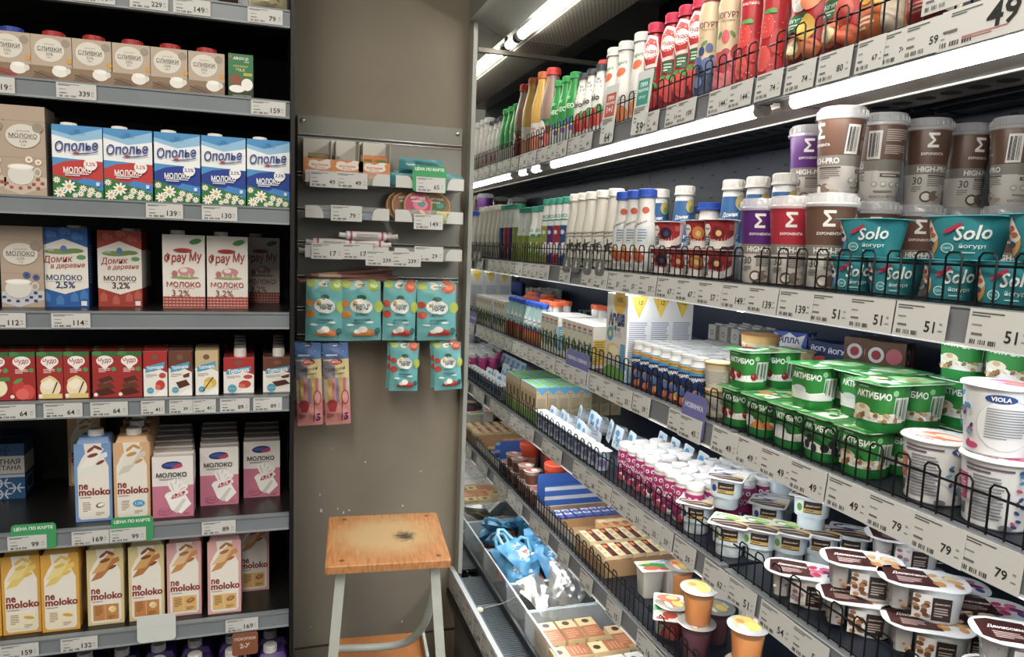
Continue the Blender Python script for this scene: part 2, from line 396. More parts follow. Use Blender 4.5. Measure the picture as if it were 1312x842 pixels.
# ---------------------------------------------------------------- milk rack on the other side of the stool
BLK = m('#0d0e10', .5); BACKP = m('#2c2d30', .55)
rk = thing('shelf_rack', 'black metal shelving rack holding milk cartons', 'rack', (-.5, 1.9, 0))
def rpart(name, mb, label=None):
    o = ob(name, mb, rk, label=label); o.location = (.5, -1.9, 0); return o
mb = MB(); mb.box(-1.2, .040, 2.085, 2.1, .02, 2.5, BACKP); rpart('back_panel', mb)
mb = MB(); mb.box(.0405, .0455, 1.71, 2.1, 0, 2.5, BLK); mb.box(.0375, .0462, 1.694, 1.71, 0, 2.5, BLK)
for k in range(46):
    z = .3+k*.046; mb.box(.0385, .0404, 1.80, 1.83, z, z+.022, m('#050506', .8)); 
rpart('upright', mb)
mb = MB(); mb.box(-1.2, .045, 1.74, 2.1, 0, .1, BLK); rpart('plinth', mb)
RZ = [1.946, 1.757, 1.529, 1.298, 1.111, .833, .597, .300]       # rail bottoms
LZ = [z+.0375 for z in RZ]
for i, z in enumerate(LZ):
    mb = MB(); mb.box(-1.15, .038, 1.716, 2.084, z-.022, z, m('#1b1a1a', .3, noise=.1, scale=10))
    so = thing('rack_shelf', f'black {ORD[i]} shelf from the top of the milk rack', 'shelf', (-.55, 1.9, z), 0, 'milk rack shelves'); ofs = (.55, -1.9, -z); ob('shelf_board', mb, so, ofs)
    rb = MB(); rb.box(-1.15, .036, 1.703, 1.7155, z-.0375, z-.0005, m('#788086', .32, noise=.08, scale=8)); rb.box(-1.15, .036, 1.7005, 1.703, z-.0375, z-.0335, '#8f969c'); rb.box(-1.15, .036, 1.7005, 1.703, z-.0045, z-.0005, '#7b8288')
    ob('price_rail', rb, so, ofs)

# ================================================================ the goods, one of each kind
def prism(w, d, h, body, r=.002, shoulder=0, top=None):
    mb = MB(); e = .0012
    if shoulder:
        rings = [rrect(w-e, d-e, r, 0), rrect(w, d, r, e), rrect(w, d, r, h*(1-shoulder)), rrect(w*.80, d*.66, r, h-e), rrect(w*.78, d*.64, r, h)]
    else: rings = [rrect(w-e, d-e, r, 0), rrect(w, d, r, e), rrect(w, d, r, h-e), rrect(w-e, d-e, r, h)]
    last = len(rings)-2
    tm = M_(top) if top else M_(body); bm = M_(body)
    mb.loft(rings, (lambda i, j: tm if (i == last and j == -1) else bm)); return mb
def screw(r, h, col, n=18):
    mb = MB(); c = M_(col); mb.lathe([(r*1.08,0),(r*1.08,h*.2),(r,h*.24),(r,h*.92),(r*.92,h)], c, n); 
    for k in range(n):
        a = 2*PI*k/n; mb.box(-.0006, .0006, r-.0002, r+.0007, h*.26, h*.88, c, Matrix.Rotation(a, 4, 'Z'))
    return mb
def carton(key, name, cat, w, d, h, body, front, side=None, left=None, top=None, cap=None, shoulder=0, fin=False, topops=None):
    mb = prism(w, d, h, body, shoulder=shoulder, top=top)
    deco(mb, front, w, h*(1-shoulder) if shoulder else h, mp_front(d))
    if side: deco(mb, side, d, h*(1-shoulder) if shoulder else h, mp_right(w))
    if left: deco(mb, left, d, h*(1-shoulder) if shoulder else h, mp_left(w))
    if topops: deco(mb, topops, w, d, mp_top(h))
    if fin: mb.box(-w/2+.001, w/2-.001, -.0012, .0012, h, h+.0035, top or body)
    parts = [(name, mb)]
    if cap: parts.append(('cap', screw(cap[2], cap[3], cap[4]), 0, (cap[0], cap[1], h), cap[5] if len(cap) > 5 else None))
    kind(key, name, cat, parts)
    return parts
# --- cream cartons
jug = [('e',.2,.22,.20,.13,'#e9e6df'),('e',.2,.30,.16,.05,'#f6f4ee'),('p',[(.02,.33),(.12,.31),(.1,.24)],'#efece4'),('e',.40,.24,.06,.07,'#ddd8cc')]
def cream(capc, cloth):
    return [('r',0,.5,1,1,'#bba792'),('r',0,.16,1,.32,'#8d7458'),('p',[(-.5,.02),(.1,.0),(.2,.12),(-.3,.22)],cloth),('p',[(-.45,.16),(.0,.04),(.05,.06),(-.42,.19)],'#5e4a38'),('p',[(-.45,.1),(-.1,.01),(-.05,.02),(-.43,.13)],'#6b5642'),
     ('e',-.05,.68,.36,.265,'#dcd6ca'),('c',.34,.85,.11,'#9b8f80'),('t','ДОМАШНИЕ',-.05,.80,.26,'#7b7269'),('t','СЛИВКИ',-.05,.70,.58,'#4c4744',.012),('r',-.05,.645,.6,.008,'#7b7269'),('t','33%',-.05,.585,.17,'#6d655c'),('t','500 г',-.05,.51,.12,'#6d655c'),
     ('e',.42,.46,.07,.06,'#d49a35')]+jug
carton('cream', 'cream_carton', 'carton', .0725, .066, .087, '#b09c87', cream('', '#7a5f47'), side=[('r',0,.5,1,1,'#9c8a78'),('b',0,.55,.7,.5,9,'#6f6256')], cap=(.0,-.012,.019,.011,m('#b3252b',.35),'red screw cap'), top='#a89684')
carton('creamblue', 'cream_carton', 'carton', .0725, .066, .087, '#b9a999', cream('', '#a23b3b'), side=[('b',0,.55,.7,.5,9,'#6f6256')], cap=(.0,-.012,.019,.011,m('#2748a8',.35),'blue screw cap'))
carton('coco', 'coconut_milk_carton', 'carton', .050, .045, .092, '#1f6b3d', [('r',0,.5,1,1,'#22783f'),('r',0,.12,1,.24,'#2b3a22'),('c',-.42,.93,.06,'#c7403a'),('t','AROY-D',.0,.90,.62,'#f0f2ea',.02,.1),('t','100%',.24,.83,.2,'#e8efe0'),('t','COCONUT',0,.725,.6,'#d8d27a',.01),('t','MILK',0,.645,.38,'#d8d27a',.01),
    ('r',.28,.55,.34,.06,'#d9c437'),('t','ORIGINAL',.28,.55,.3,'#3a5a20'),('e',-.2,.40,.26,.14,'#8a4f2c'),('e',.24,.32,.26,.155,'#6a4528'),('e',.25,.32,.235,.14,'#f2f1ea'),('e',-.16,.21,.32,.085,'#f5f4ee'),('t','COCONUT MILK',.05,.06,.75,'#c9cfbb')], side=[('b',0,.5,.7,.7,12,'#a9c3a8')], top='#d9d6c8')
# --- beige milk
def beige(flo, cloth, c2):
    o = [('r',0,.5,1,1,'#b39f8b'),('r',0,.42,1,.008,'#a08d79'),('r',0,.83,1,.006,'#a08d79')]
    o += [('p',[(-.5,.06),(-.1,.0),(.5,.10),(.5,.20),(.1,.235),(-.5,.19)],cloth)]
    for i in range(9):
        for j in range(3):
            if (i+j) % 2: o.append(('r',-.44+i*.105,.075+j*.05+.006*(i%3),.085,.032,c2))
    o += [('e',-.1,.23,.31,.12,'#d9d7cf'),('e',-.1,.315,.31,.035,'#e9e7e0'),('e',-.1,.317,.26,.022,'#f5f3ee'),('e',.29,.26,.1,.055,'#cfccc2'),('e',.29,.26,.06,.033,'#b39f8b')]
    o += [('c',.1,.40,.09,flo[0]),('c',.1,.40,.035,flo[1]),('c',.32,.375,.08,flo[0]),('c',.32,.375,.03,flo[1])]
    o += [('e',-.02,.66,.41,.135,'#d8d3c8'),('c',.33,.76,.13,'#998c7d'),('t','ДОМАШНЕЕ',-.02,.715,.32,'#6d655c'),('t','МОЛОКО',-.02,.665,.66,'#4a4542',.01),('r',-.02,.635,.66,.005,'#6d655c'),('t','3,2%',-.02,.60,.18,'#6d655c'),('t','1 л',-.02,.56,.09,'#6d655c')]
    return o
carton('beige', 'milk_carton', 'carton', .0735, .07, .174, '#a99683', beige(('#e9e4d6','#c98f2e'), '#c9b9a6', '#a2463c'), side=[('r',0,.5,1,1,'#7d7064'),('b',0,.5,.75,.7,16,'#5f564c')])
carton('beigeblue', 'milk_carton', 'carton', .0775, .07, .169, '#a99683', beige(('#4d5c96','#2f3a66'), '#c3c4cc', '#31447e'), side=[('r',0,.5,1,1,'#7d7064')])
# --- blue cartons with daisies
def daisy(band, pct):
    o = [('r',0,.5,1,1,'#3f93cf'),('p',[(-.5,.60),(.5,.50),(.5,.98),(-.1,.86),(-.5,.92)],'#8dc1e4'),('p',[(-.5,.55),(.5,.52),(.5,.84),(0,.78),(-.5,.86)],'#eef3f5'),
         ('p',[(-.5,0),(.5,0),(.5,.50),(.15,.515),(-.2,.47),(-.5,.40)],'#2e6fc0'),('p',[(-.5,.26),(.5,.24),(.5,.515),(.1,.53),(-.25,.50),(-.5,.43)],band),
         ('p',[(.1,.28),(.5,.24),(.5,.12),(-.2,.12)],'#3587cf'),('p',[(-.5,0),(.5,0),(.5,.10),(.28,.17),(.05,.20),(-.25,.27),(-.5,.31)],'#2f7a35')]
    for i in range(26): o.append(('e',RN.uniform(-.46,.46),RN.uniform(.02,.14),.035,.012,RN.choice(('#4c9a3c','#1f5a2a','#6cb04a')),RN.uniform(0,3)))
    for x, y, r in ((-.42,.235,.075),(-.18,.15,.145),(.1,.13,.08),(-.36,.06,.12),(.05,.055,.07),(.26,.10,.085),(.4,.05,.075),(.22,.04,.055),(-.06,.03,.06)): o.append(('d',x,y,r))
    o += [('t','100%',0,.93,.13,'#2b5d9c'),('t','НАТУРАЛЬНОЕ',0,.895,.3,'#2b5d9c'),('t','Ополье',-.01,.72,.86,'#223a8c',.012,.22,.10,1.25),('p',[(-.12,.61),(.25,.635),(.42,.66),(.40,.645),(.2,.615),(-.1,.60)],'#223a8c'),('e',-.02,.625,.05,.015,'#c23a36'),
          ('t','МОЛОКО',0,.385,.56,'#f4f4f0',.03,0,.04,1.35),('b',0,.32,.5,.05,2,'#dfe6f0'),('c',.26,.47,.135,'#f2f2ee'),('t',pct,.26,.47,.2,band,.02),('r',.40,.2,.07,.05,'#cfe0f0')]
    return o
dside = [('r',0,.5,1,1,'#3f8fca'),('r',0,.35,1,.3,'#e6edf2'),('r',0,.1,1,.2,'#2f7a35'),('bc',.0,.4,.6,.14)]
carton('daisyred', 'milk_carton', 'carton', .0905, .06, .144, '#4592cb', daisy('#c8322f', '3,2%'), side=dside, top='#d9dde0', cap=(-.018,-.014,.014,.006,m('#e8e6e0')))
carton('daisyblue', 'milk_carton', 'carton', .0885, .06, .144, '#4592cb', daisy('#1f3f9a', '2,5%'), side=dside, top='#d9dde0', cap=(-.018,-.014,.014,.006,m('#e8e6e0')))
# --- hexagon cartons
def hexa(bg, bg2, pct):
    o = [('r',0,.5,1,1,bg)]
    for x, y in ((-.3,.92),(.25,.9),(.0,.96)): o += [('c',x,y,.09,bg2),('r',x+.12,y-.01,.06,.06,bg2)]
    for x, y in ((-.38,.12),(-.1,.08),(.2,.12),(.4,.15)): o += [('p',[(x-.08,y-.05),(x+.08,y-.05),(x+.08,y+.03),(x,y+.08),(x-.08,y+.03)],bg2)]
    o += [('p',[(-.5,.25),(0,.165),(.5,.25),(.5,.76),(0,.865),(-.5,.76)],'#e4e0d8'),('e',-.08,.70,.32,.035,'#7f9a52'),('e',.22,.715,.2,.03,'#6d8f4a'),('e',.0,.735,.07,.045,'#5f7fae'),('r',-.26,.72,.12,.03,'#a8b8c8'),
          ('e',.36,.635,.1,.03,'#5f9a58'),('t','Домик',-.12,.60,.62,'#a83228',.012,.2,.06,1.2),('t','в деревне',.08,.515,.72,'#a83228',.012,.2,.06,1.1),
          ('t','МОЛОКО',0,.375,.74,'#26386e' if bg != '#a5382c' else '#4c2420',.02),('r',0,.325,.74,.004,'#8890a5'),('t',pct,.02,.275,.40,'#26386e' if bg != '#a5382c' else '#4c2420',.02)]
    o += [('r',.4,.05,.12,.06,'#dfe3e8')]
    return o
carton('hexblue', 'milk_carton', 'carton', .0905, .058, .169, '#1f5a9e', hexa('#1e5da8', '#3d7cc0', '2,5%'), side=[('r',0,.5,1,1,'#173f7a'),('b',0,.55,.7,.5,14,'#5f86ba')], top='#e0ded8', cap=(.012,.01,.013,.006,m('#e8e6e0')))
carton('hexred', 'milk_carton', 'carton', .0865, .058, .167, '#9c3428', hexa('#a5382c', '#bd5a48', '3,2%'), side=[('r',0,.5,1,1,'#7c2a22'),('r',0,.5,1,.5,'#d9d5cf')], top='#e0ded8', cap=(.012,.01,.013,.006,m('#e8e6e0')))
def gingham():
    o = [('r',0,.5,1,1,'#e6e0d8')]
    o.append(('p',wave(-.5,.5,.155,.018,14,0,0,5),'#d9b3a8'))
    for i in range(12): o.append(('r',-.46+i*.084,.085 if i%2 else .08,.042,.15,'#c26a5c'))
    for j in range(4): o.append(('r',0,.02+j*.042,1,.02,'#a8453c'))
    o += [('e',.28,.915,.15,.036,'#3d8a45',.25),('t','Фрау Му',-.01,.685,.9,'#a8332b',.02,.2,.08,1.45),
          ('e',.02,.42,.34,.018,'#8aa656'),('e',.06,.505,.2,.055,'#c98a86'),('e',.0,.52,.09,.03,'#e8dcd6'),('e',-.22,.47,.07,.045,'#b8706c'),('r',-.07,.45,.035,.07,'#c98a86'),('r',.2,.45,.035,.07,'#c98a86'),('r',.13,.45,.03,.06,'#e0d0ca'),
          ('t','МОЛОКО',-.01,.325,.8,'#a8332b',.012),('r',-.01,.275,.55,.004,'#b8756c'),('t','3,2%',-.08,.20,.42,'#9a4038',.004),
          ('e',-.02,.79,.22,.03,'#b8342c'),('p',[(-.16,.80),(.1,.80),(.06,.765),(-.12,.765)],'#a02a24')]
    return o
carton('gingham', 'milk_carton', 'carton', .0865, .06, .163, '#d8d2ca', gingham(), side=[('r',0,.08,1,.16,'#b8685c'),('b',0,.55,.7,.6,14,'#b39c96')], top='#dcd8d0', cap=(-.015,0,.014,.010,m('#e6e4de')))
# --- small drink boxes
def treat(kindn):
    o = [('r',0,.5,1,1,'#a52a28'),('r',0,.95,1,.1,'#2f6f38'),('e',-.3,.96,.2,.05,'#3f8a48'),('e',.0,.80,.34,.115,'#f0ece6'),('p',[(-.34,.80),(.34,.80),(0,.60)],'#f0ece6'),('t','Чудо',0,.80,.52,'#a8262a',.02,.15,.06,1.3),
         ('b',0,.60,.5,.1,3,'#f0c8c4'),('c',.35,.62,.1,'#4a9a50')]
    if kindn == 's': o += [('e',-.12,.24,.26,.17,'#c93434'),('e',.2,.16,.27,.16,'#d8483c'),('e',.0,.12,.25,.12,'#e8625a'),('e',-.15,.40,.2,.04,'#5a9a48',.5)]
    if kindn == 'v': o += [('e',.0,.24,.40,.21,'#efe0bc'),('e',-.1,.33,.25,.12,'#f7edd2'),('p',[(.05,.12),(.1,.12),(.3,.36),(.25,.37)],'#4a2c1c'),('e',-.2,.42,.2,.03,'#e6d28a',.6),('e',.1,.44,.2,.03,'#e6d28a',-.6),('r',0,.06,.9,.1,'#e3c878')]
    if kindn == 'c': o += [('p',[(-.3,.40),(.2,.48),(.35,.36),(-.1,.28)],'#5a2c20'),('p',[(-.35,.28),(.15,.36),(.4,.22),(-.1,.12)],'#6b3626'),('p',[(-.4,.16),(.1,.22),(.42,.10),(-.2,.04)],'#512519'),('p',[(-.1,.33),(.25,.38),(.3,.35),(-.05,.30)],'#80503c')]
    if kindn == 'a': o += [('e',0,.26,.4,.2,'#ecd9a4'),('e',.1,.25,.3,.14,'#f4e8c2'),('r',0,.44,1,.08,'#3f8a48')]
    o.append(('c',-.38,.07,.08,'#f0ece6'))
    return o
for kk in 'svca': carton('treat'+kk, 'drink_box', 'carton', .0475, .038, .099, '#98292a', treat(kk), side=[('r',0,.5,1,1,'#8a2424'),('b',0,.5,.7,.5,9,'#c48a86')], top='#8a2424')
def shake(bg, im):
    o = [('r',0,.5,1,1,bg),('p',[(-.5,0),(.5,0),(.5,.52),(.2,.60),(-.1,.55),(-.5,.62)],'#ece8e2'),('p',[(-.42,.52),(.38,.62),(.40,.76),(-.40,.66)],'#3f9fc8'),('t','Топтыжка',-.01,.64,.68,'#f5f5f0',.03,0,.12,1.5),('b',-.15,.46,.5,.08,3,'#9a948c'),
         ('e',-.02,.86,.14,.06,'#7a5a48'),('c',-.22,.13,.15,'#4aa3c0'),('t','БЕЗ ГМО',-.22,.13,.2,'#e8f0f0')]
    if im == 's': o += [('e',.2,.25,.2,.11,'#c23a34'),('e',.3,.46,.15,.06,'#c8403a'),('e',.1,.2,.12,.06,'#e06a5a')]
    if im == 'c': o += [('p',[(-.2,.3),(.25,.36),(.42,.24),(-.05,.16)],'#5a3024'),('p',[(.1,.46),(.4,.52),(.38,.42),(.15,.4)],'#6b3a2a')]
    if im == 'v': o += [('e',.15,.28,.28,.12,'#d8b440'),('e',.05,.22,.2,.09,'#e8cf6a'),('p',[(-.2,.1),(-.15,.09),(.3,.4),(.26,.41)],'#4a2c1c')]
    o.append(('p',[(-.1,.0),(.5,0),(.5,.16),(.2,.12)],'#f6f4f0'))
    return o
for kk, bg in (('s','#b02a2a'),('c','#6e4030'),('v','#c9b184')): carton('shake'+kk, 'drink_box', 'carton', .0465, .038, .099, '#d8d3cc', shake(bg, kk), side=[('r',0,.8,1,.4,bg),('b',0,.4,.7,.5,9,'#a8a29a')], top=bg)
for kk, bg in (('s','#b02a2a'),('c','#6e4030')): carton('bigshake'+kk, 'drink_carton', 'carton', .064, .055, .080, '#d8d3cc', shake(bg, kk), side=[('r',0,.8,1,.4,bg),('b',0,.4,.7,.5,9,'#a8a29a')], top=bg, cap=(.002,0,.0125,.019,m('#e9e7e2',.35)))
# --- plant milk with a printed bottle
def plant(bg, swirl, pan, kind_, deep=None):
    o = [('r',0,.53,1,1.06,bg),('p',[(-.24,1.06),(.24,1.06),(.2,.93),(.30,.86),(.42,.74),(.42,.07),(.36,.03),(-.36,.03),(-.42,.07),(-.42,.74),(-.30,.86),(-.2,.93)],'#e9e4da')]
    o += [('p',[(-.40,.62),(-.1,.66),(.25,.84),(.4,.88),(.38,.94),(.1,.90),(-.2,.76)],swirl[0]),('p',[(-.38,.72),(.0,.76),(.3,.98),(.2,1.02),(-.1,.90)],swirl[1]),('e',-.05,.98,.13,.02,swirl[2],.7),('e',.14,1.0,.14,.02,swirl[2],-.5),('e',.0,.9,.15,.024,swirl[2],.3),('e',.2,.80,.13,.02,swirl[2],.5)]
    o += [('t','ne',-.27,.475,.25,'#8c2f22',.03,0,0,1.25),('t','moloko',.03,.405,.86,'#8c2f22',.035,0,0,1.1),('b',-.1,.33,.56,.02,1,'#8f7a6a')]
    o += [('r',.0,.175,.70,.22,pan),('b',-.19,.2,.22,.14,6,deep or '#9c8a78'),('b',.17,.10,.24,.05,3,deep or '#9c8a78'),('r',-.02,.17,.008,.2,'#f0ebe2')]
    if kind_ == 'coco': o += [('e',.17,.215,.12,.035,'#7a5a44',.3),('e',.19,.22,.09,.022,'#f4f2ec',.3)]
    if kind_ == 'oat': o += [('e',.18,.215,.17,.05,'#3f9fd0'),('t','1,5%',.18,.215,.2,'#f4f4f0')]
    if kind_ == 'ban': o += [('e',.18,.215,.14,.022,'#d8a828',-.2)]
    if kind_ == 'van': o += [('e',.17,.215,.1,.04,'#f0e2b8'),('e',.2,.2,.1,.03,'#e8cf8a',.8)]
    if kind_ == 'alm': o += [('e',.18,.215,.13,.036,'#a8683a',.4),('e',.18,.22,.07,.016,'#c98f5a',.4)]
    return o
PL = {'coco': ('#6f98cc', ('#dfe6e2','#efece4','#8a3b34'), '#ece6da'), 'oat': ('#d9ab7a', ('#cfcac0','#e6e0d4','#c98f3c'), '#ece4d8'), 'ban': ('#dba32a', ('#e6c95a','#ead68a','#e0b83a'), '#ece2c2'), 'van': ('#d8c48a', ('#b8763a','#d6a25a','#8a4a24'), '#c9853f'), 'alm': ('#d9a3a0', ('#c98a4a','#e0b884','#a8683a'), '#e2b566')}
for k, (bg, swl, pan) in PL.items(): carton('plant_'+k, 'plant_milk_carton', 'carton', .0715, .071, .184, bg, plant(bg, swl, pan, k, '#8c5a24' if k in ('van','alm') else None), side=[('b',0,.55,.6,.5,14,'#8f7a6a')], shoulder=.11, cap=(0,.0,.0145,.014,m('#ece9e2',.35)))
# --- pink milk with a flower
def pinkm():
    o = [('r',0,.5,1,1,'#e4dfda'),('r',0,.26,1,.52,'#c9758f')]
    for a, l in ((-.9,.42),(-.45,.46),(0,.4),(.5,.48),(1.0,.42),(2.6,.3),(3.4,.36)):
        x, y = .03+l*.36*math.cos(a+.9), .40+l*.30*math.sin(a+.9); o.append(('e',x,y,l*.46,.055,'#eeebe8',(a+.9)))
        o.append(('e',x,y-.01,l*.34,.012,'#cfc8c4',(a+.9)))
    o += [('p',[(-.2,.36),(.25,.42),(.45,.2),(.2,.05),(-.05,.12)],'#f3f1ee'),('p',[(.0,.1),(.25,.3),(.32,.28),(.1,.06)],'#d8d0cc'),
          ('e',-.02,.86,.25,.062,'#26386e',.06),('e',.1,.845,.14,.04,'#c0355a',.06),('e',-.05,.865,.17,.028,'#3c58a0',.06),('t','МОЛОКО',-.03,.70,.74,'#33323a',.025),('b',-.03,.63,.6,.03,2,'#8a8688'),
          ('p',[(-.05,.30),(.26,.35),(.30,.43),(-.0,.38)],'#b8283a'),('t','3,2%',.12,.365,.26,'#f4f0ee',.02,0,.2),('e',-.2,.10,.17,.055,'#a83f60'),('e',-.2,.10,.155,.048,'#c9758f'),('t','ГОСТ',-.2,.10,.24,'#8a2f50',.02),('t','950 г',.34,.05,.14,'#8a2f50')]
    return o
carton('pinkmilk', 'milk_carton', 'carton', .0835, .05, .139, '#c98aa0', pinkm(), side=[('r',0,.76,1,.48,'#d9d2cd'),('b',0,.3,.7,.3,8,'#a85a78')], top='#cfc8c2', fin=True)
# --- folk pattern carton, purple tops
o = [('r',0,.5,1,1,'#2b5f96'),('r',0,.62,1,.32,'#d6d3cc'),('t','МЯТНАЯ',.0,.68,.8,'#39424c',.02),('t','СМЕТАНА',.0,.57,.85,'#39424c',.02),('r',0,.42,1,.05,'#cfd6dc')]
for x, y in ((0,.88),(-.3,.2),(.3,.2),(0,.1),(0,.3)):
    for i in range(6): o.append(('e',x+.11*math.cos(i*PI/3),y+.045*math.sin(i*PI/3),.09,.014,'#c9dbe8' if y < .5 else '#17406e',i*PI/3))
carton('folk', 'sour_cream_carton', 'carton', .085, .07, .132, '#24507f', o, side=[('r',0,.62,1,.32,'#c9c6bf'),('r',0,.25,.7,.3,'#5f8cb8'),('e',0,.25,.3,.1,'#1d4470')])
carton('purple', 'drink_carton', 'carton', .068, .065, .180, '#4a2f7c', [('r',0,.5,1,1,'#4a2f7c'),('e',.3,.93,.2,.05,'#8fbf4a',.5),('t','молоко',0,.8,.8,'#f0eef4',.03)], shoulder=.08, cap=(-.005,-.008,.015,.016,m('#dcd9d6',.35)), topops=None)
carton('bluepurple', 'drink_carton', 'carton', .068, .065, .180, '#27305c', [('r',0,.5,1,1,'#28346a'),('t','молоко',0,.8,.8,'#f0eef4',.03)], shoulder=.08, cap=(-.005,-.008,.015,.016,m('#dcd9d6',.35)))

# --- bottles
def bottle(key, name, prof, bands, base, cap, ops, H0, H1, th=.5, wd=.05, n=20, e=2, capname='cap', rough=.3):
    mb = MB(); bm = m(base, rough)
    bd = [(a, b, m(c, rough)) for a, b, c in bands]
    zs = sorted(set([p[1] for p in prof]+[a for a, b, c in bands if prof[0][1] < a < prof[-1][1]]+[b for a, b, c in bands if prof[0][1] < b < prof[-1][1]]))
    rf = prof_r(prof); pr = [(rf(z), z) for z in zs]
    def mt(i, j):
        zc = (pr[i][1]+pr[min(i+1, len(pr)-1)][1])/2
        for a, b, c in bd:
            if a <= zc <= b: return c
        return bm
    mb.lathe(pr, mt, n, e=e)
    if ops:
        f = mp_round(rf, th, e); deco(mb, ops, wd, H1-H0, lambda u, v, l: f(u, v+H0, l), 2)
    parts = [(name, mb)]
    if cap: parts.append((capname, screw(cap[0], cap[1], cap[2]), 0, (0, 0, prof[-1][1])))
    kind(key, name, 'bottle', parts)
def neck(r, h, rn, sh=.55, waist=1):      # body, sloping shoulder, neck
    return [(r*.9,0),(r,.004),(r*waist,h*.3),(r,h*sh),(r*.93,h*(sh+.1)),(r*.72,h*.8),(rn*1.05,h*.93),(rn,h)]
bottle('brownbot', 'yogurt_bottle', neck(.034,.207,.017), [(.0,.075,'#7c2a2c'),(.075,.085,'#2f6f48')], '#8f7468', (.019,.020,m('#c2302a')), [('e',-.1,.62,.34,.25,'#ece6e0'),('t','Чудо',-.1,.64,.52,'#a8262a',.03),('c',.35,.75,.12,'#3f8a48'),('e',.3,.3,.2,.2,'#d8645a'),('e',-.1,.2,.25,.12,'#e0b0a0')], .0, .095, .3)
bottle('yellowbot', 'yogurt_bottle', neck(.034,.212,.017), [(.0,.05,'#c98a64'),(.05,.085,'#d6cfc6')], '#cfa03a', (.018,.020,m('#cf6a2c')), [('t','Чудо',-.05,.72,.5,'#c0504a',.03),('e',.1,.3,.3,.22,'#d8785a')], .0, .095, .3)
bottle('greenbot', 'yogurt_bottle', neck(.025,.164,.014,.6), [(0,.05,'#cfd8d2')], '#1f8a3a', (.0155,.016,m('#22a04a')), [('t','НЕО',.05,.72,.6,'#d8f0d8',.03),('e',.05,.45,.12,.07,'#3f6fae'),('e',-.1,.34,.13,.07,'#d8b84a'),('e',.2,.30,.12,.06,'#7a4aa0'),('c',0,.88,.1,'#6fc47a')], .0, .13, .4)
bottle('whitebot', 'yogurt_bottle', neck(.024,.150,.013,.55), [], '#dcdbd6', (.015,.015,m('#4a4e52',.2)), [('e',.1,.3,.4,.16,'#c8463a'),('e',-.15,.22,.25,.12,'#a8302c'),('e',.25,.42,.18,.09,'#4a8a48'),('t','bio',0,.62,.5,'#3a3a3a',.03)]+[('e',RN.uniform(-.4,.4),RN.uniform(.72,.98),.04,.012,'#8a8a88',RN.uniform(0,3)) for _ in range(16)], .0, .14, .4)
bottle('whitetall', 'yogurt_bottle', [(.021,0),(.023,.004),(.023,.10),(.019,.135),(.0175,.168)], [], '#dedcd7', (.019,.019,m('#dddcd8')), [('t','logurt',0,.93,.6,'#6a8a5a',.02,.2,.05),('e',.0,.80,.28,.06,'#d0643a',.4),('e',.1,.2,.4,.12,'#d8783a'),('b',0,.4,.6,.1,3,'#a8a8a4')], .0, .15, .35, .045)
bottle('redbot', 'yogurt_bottle', [(.019,0),(.021,.004),(.022,.05),(.020,.09),(.023,.12),(.021,.15),(.015,.168),(.014,.172)], [(0,.05,'#9c1f2c')], '#b3242c', (.0165,.020,m('#c82a50')), [('p',[(-.4,.92),(-.15,1.02),(.25,.98),(.4,.8),(.3,.62),(-.2,.60),(-.42,.75)],'#ece6e0'),('p',[(-.34,.9),(-.1,.98),(.22,.94),(.34,.8),(.24,.66),(-.18,.64),(-.36,.76)],'#c8302e'),('e',0,.80,.32,.09,'#f0ece6'),('t','Чудо',0,.80,.5,'#b0242c',.03,.2),('r',.05,.53,.45,.14,'#2f6a44'),('b',.05,.53,.35,.1,3,'#c9dccb'),('e',-.1,.30,.3,.1,'#d84a42'),('e',.15,.22,.28,.1,'#c83a3a'),('e',-.2,.40,.2,.03,'#4a9a48',.5),('e',.2,.40,.2,.03,'#4a9a48',-.4)], .0, .165, .3, .05)
def sleeve(key, base, ops, w=.046): bottle(key, 'yogurt_bottle', [(.021,0),(.0225,.005),(.022,.06),(.020,.11),(.021,.15),(.0165,.172)], [], base, (.0165,.018,m('#b82a4a')), ops, .0, .165, .35, w)
sleeve('blueb', '#cdb792', [('t','ЙОГУРТ',0,.80,.9,'#7c3a40',.02,0,0,1.2),('t','с черникой',0,.74,.6,'#8a6a5a'),('r',-.18,.665,.2,.005,'#a08a6a'),('e',-.15,.52,.14,.05,'#3c4a78'),('e',.16,.55,.14,.05,'#4a5a8c'),('e',-.05,.6,.15,.02,'#5a8a4a',.6),('r',0,.2,1.2,.42,'#3a4668')]+[('e',RN.uniform(-.55,.55),RN.uniform(.05,.42),.17,.06,RN.choice(('#56689a','#2f3a60','#7486b0'))) for _ in range(16)])
sleeve('raspb', '#cdb792', [('t','ЙОГУРТ',0,.80,.9,'#7c3a40',.02,0,0,1.2),('t','с малиной',0,.74,.6,'#8a6a5a'),('e',.0,.575,.15,.07,'#c8545a'),('e',-.25,.6,.15,.02,'#5a8a4a',.9),('e',.25,.6,.15,.02,'#5a8a4a',-.9),('r',0,.2,1.2,.46,'#b8444e')]+[('e',RN.uniform(-.55,.55),RN.uniform(.05,.45),.2,.08,RN.choice(('#d8707a','#a83440','#c8525c'))) for _ in range(14)])
sleeve('strawb', '#b3232c', [('t','КЛУБНИКА',0,.86,.85,'#f0dcd8',.01),('t','малина',0,.80,.6,'#f0dcd8',.01)]+[('e',x,y,.28,.12,c) for x, y, c in ((-.2,.5,'#d83a38'),(.25,.35,'#c82f34'),(-.25,.2,'#e0504a'),(.2,.1,'#c8303a'))]+[('e',-.2+.08*i,.63,.1,.02,'#4aa048',.6-i*.4) for i in range(4)]+[('e',RN.uniform(-.5,.5),RN.uniform(.05,.6),.012,.005,'#f0c8a0') for _ in range(30)])
